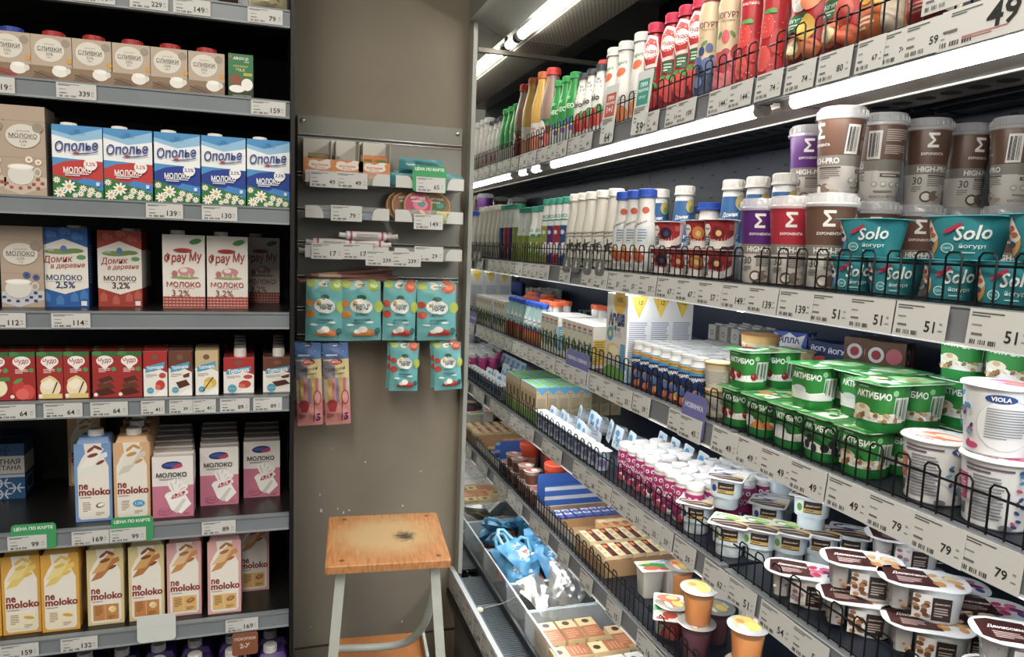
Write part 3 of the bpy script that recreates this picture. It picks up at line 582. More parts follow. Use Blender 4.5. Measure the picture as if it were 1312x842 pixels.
# shelf B
bottle('greenlabel', 'kefir_bottle', neck(.025,.148,.017,.55), [(0,.078,'#8f9c3c')], '#dfe2de', (.0195,.016,m('#1f8f7a')), [('r',.15,.60,.4,.07,'#1f8f7a'),('t','BIO',-.1,.72,.4,'#1f8f7a',.02),('c',-.05,.42,.09,'#d8dcc0'),('e',.1,.2,.3,.1,'#6f8a34'),('b',-.1,.27,.4,.12,4,'#dfe2c8')], .0, .13, .5)
for kk, c in (('p','#5a2a7a'),('r','#a8262e'),('b','#2f4f86'),('g','#8f9c3c')):
    bottle('teal'+kk, 'kefir_bottle', [(.019,0),(.020,.004),(.020,.11),(.018,.125),(.0145,.158),(.014,.164)], [(.0,.105,c)], '#dfe2de', (.0165,.016,m('#1f8f7a')), [('t','BIO',.0,.87,.5,'#1f8f7a',.02),('r',.0,.80,.6,.025,'#1f8f7a'),('c',.0,.58,.14,'#d8d4dc'),('e',.15,.3,.3,.1,'#e0dce4'),('b',-.1,.2,.5,.12,4,'#d8d4dc')], .0, .15, .5, .042)
o = [('t','Любимая',.05,.60,.8,'#3a3a38',.01,.3,.12),('t','простокваша',.05,.535,.85,'#3a3a38',.005,.3,.12)]+[('e',.05+.05*math.cos(i),.36+.05*math.sin(i*1.7),.3,.012,'#4a4a46',.35*i) for i in range(8)]+[('b',.0,.12,.8,.08,2,'#4a4a46')]
bottle('whitefarm', 'kefir_bottle', neck(.025,.166,.0155,.5), [], '#d9d4c8', (.018,.018,m('#e0dcd4')), o, .0, .14, .5)
bottle('bluecapbot', 'kefir_bottle', neck(.024,.155,.0165,.55), [], '#dcdcd8', (.019,.018,m('#2350b4')), [('t','Bio Balance',.0,.72,.7,'#4a4a48',.01,.2,.4),('e',.2,.92,.15,.05,'#c8563a'),('r',.2,.55,.5,.26,'#c8d2d8'),('b',.2,.55,.4,.2,5,'#7a8a98'),('e',-.15,.28,.25,.09,'#d88a3a'),('e',.1,.22,.2,.08,'#c8502e'),('b',.1,.08,.6,.08,3,'#b0b4b8')], .0, .14, .35)
bottle('domik', 'yogurt_bottle', [(.023,0),(.0245,.004),(.0245,.09),(.021,.13),(.0185,.158),(.018,.162)], [(.0,.065,'#cfdbe4'),(.065,.15,'#2d5f94')], '#dfe2e2', (.020,.019,m('#e6e4de')), [('t','Домик',.0,.75,.62,'#f0f0ec',.02,.25,.08,1.2),('t','в деревне',.05,.66,.7,'#f0f0ec',.015,.25,.08),('t','ЙОГУРТ',.0,.50,.7,'#dfe8f0',.02),('e',.38,.9,.22,.09,'#c8b86a'),('e',.4,.86,.12,.05,'#7f9a52')]+[('e',RN.uniform(-.5,.5),RN.uniform(.32,.42),.14,.03,'#8fb0cc',RN.uniform(0,2)) for _ in range(9)], .0, .155, .45)
bottle('potblue', 'yogurt_pot', [(.024,0),(.027,.005),(.027,.08),(.022,.11),(.0205,.130)], [], '#dedede', (.024,.014,m('#2350b4')), [('e',.1,.72,.18,.08,'#c8323a'),('e',-.3,.66,.1,.05,'#c8323a')], .0, .12, .45)
# shelf C/D small bottles
bottle('bluewater', 'drink_bottle', neck(.0185,.108,.011,.55), [(0,.045,'#b84a34')], '#a8cfd0', (.013,.014,m('#2350b4')), [('p',[(-.5,.75),(-.2,.85),(.2,.72),(.5,.82),(.5,.66),(0,.58),(-.5,.66)],'#e6ece8'),('t','имунеле',.0,.68,.8,'#26406e',.02,0,.1),('e',.1,.25,.3,.12,'#d86a3a'),('e',-.2,.15,.2,.09,'#4a8a48'),('c',.2,.45,.16,'#2f6fae')], .0, .095, .4, .042)
bottle('orangecap', 'drink_bottle', neck(.0215,.112,.0155,.6), [(0,.05,'#d8843a')], '#d8d4cc', (.0175,.013,m('#e0622c')), [('t','имунеле',0,.6,.7,'#26406e',.02)], .0, .1, .4, .042)
bottle('imun', 'drink_bottle', [(.0155,0),(.0175,.003),(.0175,.073),(.0168,.077),(.0140,.083),(.0143,.088),(.0157,.0895),(.0157,.093)], [(.0,.046,'#203a78'),(.046,.077,'#3f93c8')], '#e0e0dc', None, [('p',[(-.6,.84),(.55,.80),(.55,.90),(-.6,.92)],'#e0ac34'),('t','Имунеле',.0,.865,.7,'#8a5a20',.02),('p',[(-.6,.58),(.6,.55),(.6,.74),(.0,.76),(-.6,.72)],'#26386a'),('t','имунеле',.0,.65,.95,'#f0f2f4',.04,0,.06,1.3)]+[('e',RN.uniform(-.5,.5),RN.uniform(.08,.42),.16,.1,RN.choice(('#d8843a','#c8603a','#5a78b4','#e0b060','#16295a'))) for _ in range(9)], .0, .082, .62, .036, 14)
KIND['imun'][2].append(('foil_lid', MB().lathe([(.0160,0),(.0162,.0008),(.012,.0016),(.001,.0014)], m('#d8d8d6',.3,metal=.3), 14).mesh('foil_lid'), 0, (0,0,.093)))
bottle('purp', 'yogurt_bottle', [(.0165,0),(.0185,.003),(.0185,.058),(.0165,.066),(.0155,.072)], [(.0,.015,'#d8cdd2'),(.015,.066,'#a81f66')], '#dcd6d4', None, [('t','Чудо',.0,.58,.8,'#f0d8e4',.03,.2,0,1.2),('b',0,.44,.4,.06,2,'#e0a8c4')]+[('c',-.42+.28*i,.83,.10,'#ecdfe4') for i in range(4)]+[('c',-.42+.28*i,.83,.05,'#a81f66') for i in range(4)]+[('e',-.2,.22,.25,.1,'#7a2a50'),('e',.2,.18,.25,.1,'#e6dfe0'),('e',.0,.13,.2,.09,'#c23a5a'),('e',.35,.25,.16,.09,'#5a2a4a')], .0, .068, .5, .042, 18)
KIND['purp'][2].append(('cap', MB().lathe([(.0166,0),(.0174,.001),(.0174,.009),(.0165,.0105),(.012,.011),(.0115,.0100),(.001,.0102)], m('#e2dfda',.35), 18).mesh('cap'), 0, (0,0,.0722)))

# --- cups
def cupbody(mb, r0, r1, h, base, bands, e=2, n=28, cx=0, cy=0, foot=0):
    prof = [(r0*.94,0),(r0,.002)]+([(r0*1.0,h*foot),(r0+(r1-r0)*.45+.002,h*foot+.002)] if foot else [])+[(r1,h-.001),(r1,h)]
    rf = prof_r(prof); bm = m(base, .35); bd = [(a, b, m(c, .35)) for a, b, c in bands]
    zs = sorted(set([p[1] for p in prof]+[q for a, b, c in bands for q in (a, b) if 0 < q < h])); pr = [(rf(z), z) for z in zs]
    def mt(i, j):
        zc = (pr[i][1]+pr[min(i+1, len(pr)-1)][1])/2
        for a, b, c in bd:
            if a <= zc <= b: return c
        return bm
    mb.lathe(pr, mt, n, cx, cy, e); return rf
def flatlid(shape, w, d, r, t, base, ops, edge=None):
    mb = MB()
    if shape == 'round': mb.lathe([(w/2,0),(w/2,t*.5),(w/2-.0012,t)], base, 30)
    else: mb.loft([rrect(w, d, r, 0, n=5), rrect(w, d, r, t*.6, n=5), rrect(w-.001, d-.001, r, t, n=5)], base)
    if ops: deco(mb, ops, w, d or w, mp_top(t))
    return mb
def cup(key, name, r0, r1, h, base, bands, ops, lid, e=2, th=.6, wd=.06, foot=0, capname='foil_lid', lidlabel=None, H1=None):
    mb = MB(); rf = cupbody(mb, r0, r1, h, base, bands, e, foot=foot)
    if ops: deco(mb, ops, wd, H1 or h, mp_round(rf, th, e), True)
    kind(key, name, 'yoghurt cup', [(name, mb), (capname, lid, 0, (0,0,h), lidlabel)])
# red yoghurt cups
def chudo(im, c1): return [('r',.1,.5,1.3,.96,'#a8262c'),('p',[(-.6,.02),(.75,.02),(.75,.5),(.35,.30),(-.1,.26),(-.6,.36)],'#e4ddd8'),('p',[(.1,.02),(.75,.02),(.75,.16)],c1),('e',-.38,.70,.17,.17,'#f0ece6'),('p',[(-.55,.68),(-.21,.68),(-.38,.42)],'#f0ece6'),('t','Чудо',-.38,.70,.26,'#a8262c',.03,.1),('r',-.36,.28,.24,.3,'#5a5f66'),('b',-.36,.28,.18,.24,3,'#c8ccd0'),('e',.1,.58,.24,.22,im),('e',.05,.50,.15,.13,im),('e',.12,.55,.1,.1,'#e8c07a' if im != '#2a2438' else '#54405e'),('r',.58,.75,.2,.2,'#c85a58')]
for k, im, c1, bn in (('peach','#dc8a32','#c98a5a','#d8cfc8'),('cherry','#7c1c28','#5a2a44','#6a3048'),('berry','#2a2438','#4a2a44','#5a3048'),('straw','#c8383a','#b05a5a','#d8cfc8')):
    cup('chudo_'+k, 'yogurt_cup', .0215, .0265, .0505, '#c9bcb6', [(0,.010,bn)], chudo(im, c1), flatlid('rect',.060,.060,.009,.001,m('#ddd8d4',.3),[('r',0,0,.85,.8,'#c8a8a4'),('e',0,0,.3,.3,im)]), e=2.8, th=.35, wd=.045)
# coffee cups with a letter E
def expo(col, th):
    mb = MB(); h = .118; rf = cupbody(mb, .0255, .0345, h, '#cfc9c2', [(.062,.118,col),(.0465,.062,'#8a847c')])
    o = [('p',[(-.14,.93),(.12,.93),(.12,.895),(-.05,.895),(.04,.835),(-.05,.775),(.12,.775),(.12,.74),(-.14,.74),(-.14,.775),(-.03,.835),(-.14,.895)],'#f0ece8'),('t','EXPONENTA',.0,.66,.52,'#f0ece8',.02),('t','HIGH-PRO',.08,.46,.78,'#f2efec',.03,0,0,1.1),
         ('t','30',-.28,.31,.22,'#5a524c',.01,0,0,1.1),('b',-.28,.2,.25,.08,3,'#8a827a'),('b',.22,.30,.55,.13,5,'#8a827a'),('r',.22,.375,.55,.02,'#5f4f48'),('e',-.05,.10,.14,.075,'#5a4a40'),('e',-.05,.10,.10,.05,'#e6e0da'),('e',.14,.11,.13,.07,'#7a6a5e'),('e',.3,.06,.16,.035,'#a89a8e',.3),('e',.25,.13,.1,.025,'#b8aca0',-.4)]
    f = mp_round(rf, th); deco(mb, o, .062, h, f, True)
    o2 = [('bc',-.35,.72,.26,.30),('r',-.35,.72,.32,.36,'#e6e2dc'),('bc',-.35,.72,.24,.30),('b',.25,.84,.7,.16,6,'#c9b8ac'),('b',.25,.66,.7,.12,5,'#c9b8ac'),('b',.2,.46,.8,.16,6,'#8a827a'),('r',.2,.335,.7,.045,'#6b564a'),('b',.2,.335,.6,.03,1,'#d8cfc8'),('t','МАССА НЕТТО 250 г',.1,.06,.85,'#6a625a',.01)]
    o2 += [('c',-.25+.19*i,.22,.065,'#8a827a') for i in range(5)]+[('c',-.25+.19*i,.22,.05,'#d6d0ca') for i in range(5)]+[('b',.1,.13,.7,.04,1,'#8a827a')]
    f2 = mp_round(rf, th+2.2); deco(mb, o2, .062, h, f2, True)
    ld = MB(); c = m('#e9e9ec', .10, alpha=.42, spec=.9)
    ld.lathe([(.0355,-.004),(.0375,-.003),(.0375,.001),(.0355,.003),(.0345,.012),(.033,.0155),(.0315,.016),(.0305,.013),(.001,.013)], c, 32, cap0=False)
    for i in range(24):
        a = 2*PI*i/24; ld.box(-.0008, .0008, .0348, .0362, .003, .011, c, Matrix.Rotation(a, 4, 'Z'))
    return [('coffee_cup', mb), ('dome_lid', ld, 0, (0,0,h), 'clear plastic dome lid')]
for k, c in (('brown','#6b4c3e'),('purple','#5a2378'),('red','#b32238')): kind('expo_'+k, 'yogurt_drink_cup', 'yoghurt cup', expo(c, .75))
# teal dessert cups
def solo(kind_, col):
    o = [('r',.1,.5,1.7,1,'#2296a3'),('e',-.62,.40,.2,.32,col),('p',[(-.82,.5),(-.62,.95),(-.42,.5)],'#e8e0d4'),('e',-.62,.5,.19,.14,'#e4d8c8'),('e',-.7,.62,.09,.06,kind_),('e',-.55,.56,.08,.06,kind_),('e',-.6,.70,.06,.06,'#c8403a'),('e',-.62,.36,.12,.07,'#26406e'),
         ('t','Solo',.18,.62,.62,'#eef4f2',.02,.35,.1,1.35),('t','йогурт',.2,.30,.42,'#dff0ee',.01),('b',.2,.16,.4,.06,1,'#a8d4d6'),('c',-.22,.26,.12,'#dff0ee'),('c',-.22,.26,.10,'#2296a3'),('t','100%',-.22,.26,.15,'#dff0ee'),('p',[(-.32,.60),(-.26,.70),(.0,.86),(.04,.80),(-.2,.62)],'#c8305a')]
    return o
cup('solo_b', 'dessert_cup', .024, .030, .047, '#20909c', [], solo('#26345e', '#5a8fc4'), flatlid('rect',.066,.062,.012,.001,m('#3fa0aa',.3),[('r',0,0,.9,.86,'#2a98a4'),('e',.1,.1,.3,.2,'#e8e0d4')]), e=3, th=.25, wd=.045)
cup('solo_o', 'dessert_cup', .024, .030, .047, '#20909c', [], solo('#b86a34', '#d89a4a'), flatlid('rect',.066,.062,.012,.001,m('#3fa0aa',.3),[('r',0,0,.9,.86,'#2a98a4'),('e',.1,.1,.3,.2,'#e8e0d4')]), e=3, th=.25, wd=.045)
# cream coloured cup
cup('mama', 'dessert_cup', .0205, .0245, .046, '#d9cba8', [(.036,.046,'#cfa860')], [('t','Мама',-.1,.60,.6,'#c06a34',.04,.2,.05,1.4),('e',.35,.42,.2,.14,'#cf6a34'),('e',-.3,.3,.16,.1,'#d88a4a'),('e',.1,.28,.2,.08,'#cf7a3a'),('b',.75,.5,.5,.6,9,'#b8ac90')], flatlid('round',.054,0,0,.0012,m('#c98a4a',.3),[('e',0,0,.4,.4,'#d8a870')]), th=.2, wd=.055)
cup('mamaplain', 'dessert_cup', .0205, .0245, .046, '#d9cfb4', [(.036,.046,'#d6c290')], [('r',0,.45,1.1,.6,'#d4d0c4'),('b',0,.45,.9,.5,8,'#a8a296')], flatlid('round',.054,0,0,.0012,m('#d0a468',.3),[('e',0,0,.42,.42,'#dccfa8')]), th=.5, wd=.05)
# green bio yoghurt, two joined cups under one lid
def acti(im):
    mb0 = MB(); h = .062; o = [('r',.05,.62,1.5,.74,'#1e802e'),('p',[(-.7,.22),(.8,.22),(.8,.34),(.5,.42),(.15,.38),(-.2,.46),(-.7,.50)],'#ece8e2'),('t','АКТИБИО',.0,.77,.88,'#f2f4ee',.035,0,-.03,1.25),('b',-.1,.93,.55,.035,1,'#bfe0c0'),('c',.55,.84,.08,'#8fce8a')]
    if im == 'cherry': o += [('e',x,y,.10,.10,'#8c1c24') for x, y in ((-.42,.36),(-.25,.30),(-.3,.46),(.0,.40),(.45,.36))]+[('e',x-.03,y+.03,.03,.03,'#d06a68') for x, y in ((-.42,.36),(-.25,.30),(.0,.40),(.45,.36))]
    if im == 'orange': o += [('p',[(-.3,.24),(.1,.5),(.3,.24)],'#e08a2c'),('p',[(.1,.24),(.3,.46),(.55,.24)],'#d87a24'),('e',-.3,.44,.2,.1,'#e4e4e2')]
    if im == 'plain': o += [('e',-.18,.44,.24,.1,'#d8dad8'),('e',-.18,.48,.22,.07,'#c6cacb'),('p',[(-.5,.26),(-.1,.36),(.5,.38),(.8,.30),(.8,.22),(-.5,.22)],'#dfe0de')]
    if im == 'blue': o += [('e',x,y,.1,.1,'#2c3038') for x, y in ((-.35,.34),(-.1,.30),(.2,.34),(.45,.28),(-.25,.50),(.38,.44))]
    if im == 'muesli': o += [('e',-.25,.46,.24,.1,'#e2d6bc'),('e',-.25,.50,.1,.05,'#c8a878')]+[('e',RN.uniform(-.55,.7),RN.uniform(.25,.40),.06,.03,RN.choice(('#c8a470','#b08a54','#e0cfa8','#8a6238')),RN.uniform(0,3)) for _ in range(24)]
    rf = cupbody(mb0, .0245, .0285, h, '#1c7a2f', [(0,.014,'#148233')], 3.2)
    deco(mb0, o, .050, h, mp_round(rf, .35, 3.2), True)
    deco(mb0, [('r',0,.5,.55,.5,'#dfe6da'),('bc',0,.5,.42,.42,'#33422f')], .04, h, mp_round(rf, 1.75, 3.2), True)
    L = [('r',0,0,1,1,'#2c8a39'),('p',[(-.45,.05),(.2,-.1),(.45,.1),(.3,.35),(-.2,.42)],'#9ed08a'),('t','АКТИБИО',0,.22,.55,'#f2f4ee',.03,0,PI/2),('r',.1,-.3,.6,.2,'#d8e6cc')]+[('e',RN.uniform(-.4,.4),RN.uniform(-.45,.45),.1,.05,RN.choice(('#1f7a30','#e8e6dc','#7fc46c','#c8d8b8')),RN.uniform(0,3)) for _ in range(16)]
    if im in ('cherry', 'orange', 'muesli'): L += [('e',-.2,-.2,.18,.09,{'cherry':'#8c2a2a','orange':'#d88a34','muesli':'#c8b088'}[im]),('e',.2,.05,.15,.07,{'cherry':'#8c2a2a','orange':'#d88a34','muesli':'#b8986a'}[im])]
    lid = flatlid('rect', .064, .124, .008, .0012, m('#cfe0c8',.3), L)
    root = mb0
    return [('yogurt_twin_pack', root), ('cup', mb0, 0, (0,.0605,0)), ('foil_lid', lid, 0, (0,.030,h))]
for k in ('cherry','orange','plain','blue','muesli'):
    ps = acti(k); kind('acti_'+k, 'yogurt_twin_pack', 'yoghurt cup', ps)
# big white yoghurt tub
def tub(c1, c2):
    mb = MB(); h = .074; rf = cupbody(mb, .0315, .0375, h, '#d9d9da', [])
    o = [('r',-.62,.55,.32,.40,c1),('b',-.62,.55,.24,.32,7,c2),('bc',-.62,.22,.3,.18),('b',-.1,.45,.5,.7,14,'#8a8c94'),('e',.2,.06,.1,.05,'#7a7c84'),('b',-.1,.88,.8,.12,2,'#6a5a64'),('e',.55,.9,.22,.06,'#2f4f86'),('t','viola',.55,.9,.3,'#f0f0f4',.03)]
    for i in range(34): o.append(('e',RN.uniform(.3,1.0),RN.uniform(.08,.95),.05,.025,RN.choice(('#3f7fae','#c8456a','#2f4f7e','#58a0b8')),RN.uniform(0,3)))
    deco(mb, o, .062, h, mp_round(rf, .45), True)
    lid = flatlid('round', .0815, 0, 0, .0025, m('#e2e2e2',.3), [('e',.05,0,.30,.22,c1),('e',.12,.05,.2,.12,c2),('e',-.1,-.1,.14,.08,'#f0d0c0'),('t','VIOLA',0,-.3,.3,'#c05a6a',.02)]+[('e',.38*math.cos(i*.5),.38*math.sin(i*.5),.03,.015,RN.choice(('#3f7fae','#c8456a'))) for i in range(12)])
    return [('yogurt_tub', mb), ('lid', lid, 0, (0,0,h))]
kind('tub_o', 'yogurt_tub', 'yoghurt cup', tub('#d86a44', '#f0d0bc')); kind('tub_p', 'yogurt_tub', 'yoghurt cup', tub('#c8387a', '#f0c4d8'))
def tub2():
    mb = MB(); h = .074; rf = cupbody(mb, .0315, .0375, h, '#dedede', [])
    o = [('c',.0,.48,.46,'#9ab8cc'),('c',.0,.48,.45,'#dedede'),('e',-.12,.86,.24,.065,'#26457e'),('t','VIOLA',-.12,.86,.3,'#f0f0f4',.03),('b',0,.5,.62,.46,12,'#8a8e96')]
    for i in range(30):
        x = RN.choice((-1, 1))*RN.uniform(.48, .9); o.append(('e',x,RN.uniform(.1,.9),.06,.028,RN.choice(('#3f8fb8','#c8457a','#26457e','#58a8c0')),RN.uniform(0,3)))
    o += [('p',[(.30,.14),(.42,.2),(.55,.18),(.6,.08),(.45,.06)],'#c8457a'),('e',-.45,.14,.1,.05,'#c8457a'),('e',.5,.12,.12,.05,'#c8457a')]
    deco(mb, o, .062, h, mp_round(rf, .75), True)
    lid = flatlid('round', .0815, 0, 0, .0025, m('#e6e6e6',.3), [('e',.05,.1,.32,.2,'#d83a84'),('e',.1,.1,.2,.1,'#e88a5a'),('e',-.12,0,.14,.08,'#f0b0cc'),('t','VIOLA',0.1,-.3,.3,'#c0406a',.02)])
    return [('yogurt_tub', mb), ('lid', lid, 0, (0,0,h))]
kind('tub_r', 'yogurt_tub', 'yoghurt cup', tub2())
# white chocolate dessert cup with square lid
def dan(im):
    mb = MB(); h = .056; rf = cupbody(mb, .0215, .0285, h, '#cfdde2', [], 2.6, foot=.36)
    o = [('r',-.1,.72,.62,.36,'#3a241c'),('t','Даниссимо',-.1,.77,.5,'#e6dcc8',.02,.2,.04),('r',-.1,.62,.62,.10,'#c9a84e'),('b',-.1,.62,.5,.06,1,'#6a4a20'),('r',-.55,.7,.22,.44,'#e6e6e0'),('e',-.55,.68,.1,.12,im)]
    deco(mb, o, .044, h, mp_round(rf, .3, 2.6), True)
    L = [('r',0,0,.96,.96,'#dedad2'),('e',-.12,.24,.30,.17,im),('e',-.02,.28,.2,.1,'#e8eef0' if im != '#6aa83a' else '#a8d46a'),('e',-.25,.2,.1,.08,'#f0f0ea'),('p',[(-.45,-.1),(.0,.08),(.45,-.05),(.45,-.42),(-.1,-.45),(-.45,-.3)],'#46281e'),('p',[(-.4,-.2),(.1,-.02),(.45,-.12),(.45,-.16),(.1,-.08),(-.4,-.26)],'#d8cfc0'),('p',[(.05,.08),(.45,.0),(.45,-.14),(.2,-.1)],'#cdb068'),('p',[(-.3,-.36),(.2,-.2),(.42,-.28),(.2,-.26)],'#d0c4b0')]
    return [('dessert_cup', mb), ('foil_lid', flatlid('rect', .068, .066, .007, .001, m('#e2e0da',.3), L), 0, (0,0,h))]
kind('dan_b', 'dessert_cup', 'dessert cup', dan('#33468c')); kind('dan_g', 'dessert_cup', 'dessert cup', dan('#6aa83a'))
# oval two-chamber dessert: main pot, corner pocket and long lid
def fant(fr_, nut):
    mb = MB(); h = .047
    def st(w, d, z, cx): return rrect(w, d, min(w, d)*.48, z, cx, 0, 7)
    mb.loft([st(.050,.046,0,.017), st(.054,.050,.002,.017), st(.062,.058,h,.018)], m('#d9dddb',.3))
    deco(mb, [('r',-.42,.46,.40,.72,'#e6e2da')]+[('e',RN.uniform(-.58,-.28),RN.uniform(.16,.76),.07,.06,RN.choice(nut)) for _ in range(16)]+[('r',.0,.46,.42,.66,'#33211c'),('t','Даниссимо',.0,.62,.34,'#e6dcd4',.02,.2,.03),('b',.0,.38,.32,.3,4,'#b8a89e'),('r',.5,.5,.22,.02,'#c4cccb')], .052, h, lambda u, v, l: (.017+u, -(.025+.004*v/h)-l+.0+ (0 if abs(u) < .014 else (abs(u)-.014)**2*13), v))
    pk = MB(); pk.loft([rrect(.020,.034,.006,.010,-.028,0), rrect(.024,.040,.006,h,-.029,0)], m('#c9c6c0',.15,alpha=.55))
    for i in range(40):
        x, y, z = RN.uniform(-.0375,-.021), RN.uniform(-.017,.017), RN.uniform(.013,.042); s = .0032
        pk.lathe([(.0005,-s),(s*.8,-s*.5),(s,0),(s*.7,s*.6),(.0005,s)], m(RN.choice(nut),.5), 6, x, y, zo=z)
    L = [('p',[(-.44,.30),(-.30,.42),(.05,.40),(.14,-.36),(-.3,-.42),(-.44,-.3)],'#43201c'),('t','Даниссимо',-.14,.12,.40,'#efe6de',.03,.2,PI/2*0,1.3),('b',-.16,-.16,.3,.26,4,'#c0a49a')]
    if fr_ == 'nut': L += [('e',.25+.13*math.cos(i*1.3),.22*math.sin(i*2.1),.07,.08,RN.choice(('#c98a4a','#d8a868','#e0cfa8','#b87a34')),i) for i in range(11)]
    else: L += [('e',.25+.12*math.cos(i*1.3),.22*math.sin(i*2.1),.07,.085,RN.choice(('#c8305a','#7a2a6a','#3f4f9a','#d86a8a')),i) for i in range(10)]
    lid = MB(); lid.loft([rrect(.108,.068,.030,0,.0,0,8), rrect(.108,.068,.030,.0012,0,0,8)], m('#e4e4e2',.3)); deco(lid, L, .104, .064, mp_top(.0012))
    return [('dessert_cup', mb), ('topping_pocket', pk, 0, (0,0,0), 'clear side pocket with crunchy topping'), ('foil_lid', lid, 0, (0,0,h))]
kind('fant_n', 'dessert_cup', 'dessert cup', fant('nut', ('#8a5a34','#a8744a','#6b4226'))); kind('fant_b', 'dessert_cup', 'dessert cup', fant('berry', ('#b08aa0','#d8b8c8','#8a5a6a','#e6d8c0'))); kind('fant_d', 'dessert_cup', 'dessert cup', fant('nut', ('#4a3024','#6b4a38','#e0d4c4')))
# fruit jelly in clear cups
def jelly(col, lidc):
    mb = MB(); h = .066
    mb.lathe([(.0225,0),(.0240,.003),(.0255,.03),(.0262,.031),(.0300,h)], m('#f4ece2',.06,alpha=.10,spec=.8), 26, cap1=False)
    j = MB(); j.lathe([(.0215,.002),(.0230,.004),(.0245,.03),(.0270,.052),(.0268,.053)], m(col,.12,trans=.25,ior=1.2), 26)
    ld = flatlid('round', .070, 0, 0, .0012, m('#d8d4cc',.2,metal=.5), [('e',-.05,.0,.36,.30,lidc),('e',.1,.08,.2,.14,'#e8c050'),('e',-.2,-.1,.12,.1,'#e06a3a'),('e',.1,-.2,.2,.07,'#f0e8d8'),('t','ЖЕЛЕ',0,.28,.3,'#f2eee4',.03)])
    return [('jelly_cup', mb), ('jelly', j, 0, (0,0,0)), ('foil_lid', ld, 0, (0,0,h))]
kind('jelly_o', 'jelly_cup', 'jelly cup', jelly('#ff9d26', '#e8a23a')); kind('jelly_r', 'jelly_cup', 'jelly cup', jelly('#c8242a', '#c8683a')); kind('jelly_p', 'jelly_cup', 'jelly cup', jelly('#6a1440', '#a8a07a'))
# square two-pack yoghurt
def duo(tilt):
    mb = MB(); 
    def one(cx):
        mb.loft([rrect(.040,.040,.008,0,cx), rrect(.042,.042,.008,.002,cx), rrect(.050,.048,.006,.062,cx), rrect(.053,.052,.005,.063,cx)], m('#ddd6c8',.35))
    one(-.0275); one(.0275)
    L = [('p',[(-.5,.1),(-.2,.3),(.1,.1),(.4,.25),(.5,-.1),(.1,-.3),(-.3,-.1)],'#3a9a44'),('p',[(-.1,.3),(.2,.5),(.5,.42),(.4,.2)],'#33468c'),('t','Ермигурт',.1,.32,.5,'#e8ecf4',.03,.15),('e',-.25,-.2,.18,.18,'#d8683a'),('e',.25,-.25,.18,.14,'#e0a040'),('e',-.3,.3,.14,.12,'#e8d8a0'),('e',0,-.32,.12,.1,'#c83a34')]
    return [('yogurt_twin_pack', mb), ('foil_lid', flatlid('rect', .112, .056, .004, .0012, m('#e6e2da',.3), L), 0, (0,0,.063))]
kind('duo', 'yogurt_twin_pack', 'yoghurt cup', duo(0))
mb = MB(); mb.loft([rrect(.040,.040,.008,0), rrect(.042,.042,.008,.002), rrect(.050,.048,.006,.060), rrect(.053,.052,.005,.061)], m('#d6cfc4',.35))
deco(mb, [('r',0,.75,.8,.2,'#b8604a'),('b',0,.5,.7,.2,4,'#a89a8c')], .045, .06, lambda u, v, l: (u, -.0205-.004*v/.06-l, v))
L = [('r',0,.0,.94,.94,'#ece8e2'),('e',0,.33,.4,.13,'#d8683a'),('e',.1,.36,.2,.07,'#f0c080'),('r',.1,.14,.7,.13,'#33468c'),('t','Ермигурт',.1,.14,.62,'#eef0f4',.03,.15),('p',[(-.48,.05),(.48,.0),(.48,-.14),(0,-.06),(-.48,-.18)],'#3a9a44'),('e',.05,-.28,.25,.12,'#d84a34'),('r',-.2,-.42,.4,.08,'#c8402e')]
kind('single', 'yogurt_cup', 'yoghurt cup', [('yogurt_cup', mb), ('foil_lid', flatlid('rect', .058, .066, .004, .0012, m('#e6e2da',.3), L), 0, (0,0,.061))])
# plain small cups
cup('lidrow', 'yogurt_cup', .0155, .0185, .046, '#c4ccd0', [], [('r',0,.5,1.6,.8,'#9cb4c8'),('e',-.3,.5,.3,.25,'#4a7a9a'),('e',.3,.4,.25,.2,'#7a6a9a'),('t','Агуша',0,.75,.7,'#26406e',.03)], flatlid('rect',.042,.038,.008,.0012,m('#e2e4e4',.3),[('r',0,0,.7,.3,'#cfd4d8'),('b',0,.0,.5,.2,2,'#a8b0b8')]), th=.4, wd=.04)
mb = MB(); rf = cupbody(mb, .0185, .0215, .042, '#cdd3d6', [], 2.6); deco(mb, [('r',0,.5,1,.6,'#b8c2c8'),('bc',0,.5,.7,.4,'#6a747c')], .04, .042, mp_round(rf, PI-.3, 2.6), True); deco(mb, [('r',0,.5,1,.6,'#b8c2c8'),('bc',0,.5,.7,.4,'#6a747c')], .04, .042, mp_round(rf, .6, 2.6), True)
kind('tilted', 'yogurt_cup', 'yoghurt cup', [('yogurt_cup', mb), ('foil_lid', flatlid('rect', .050, .056, .005, .001, m('#e2e6e8',.3), [('r',0,0,.92,.92,'#d6e2ea'),('e',-.1,.2,.25,.15,'#4a9ac8'),('t','тёма',.05,-.05,.6,'#2f6fae',.04,.2,0,1.4),('e',.15,-.28,.2,.1,'#5ab0d8'),('e',-.2,-.25,.12,.08,'#d8a858')]), 0, (0,0,.042))])
cup('choco', 'dessert_cup', .020, .0235, .040, '#7a4a38', [(.030,.04,'#b89a8c')], None, flatlid('round',.052,0,0,.0012,m('#d8d2ca',.2,metal=.3),[('e',0,0,.4,.4,'#a86a54'),('e',.1,.1,.22,.18,'#e6ddd2'),('e',-.15,-.1,.15,.12,'#c83a34')]))
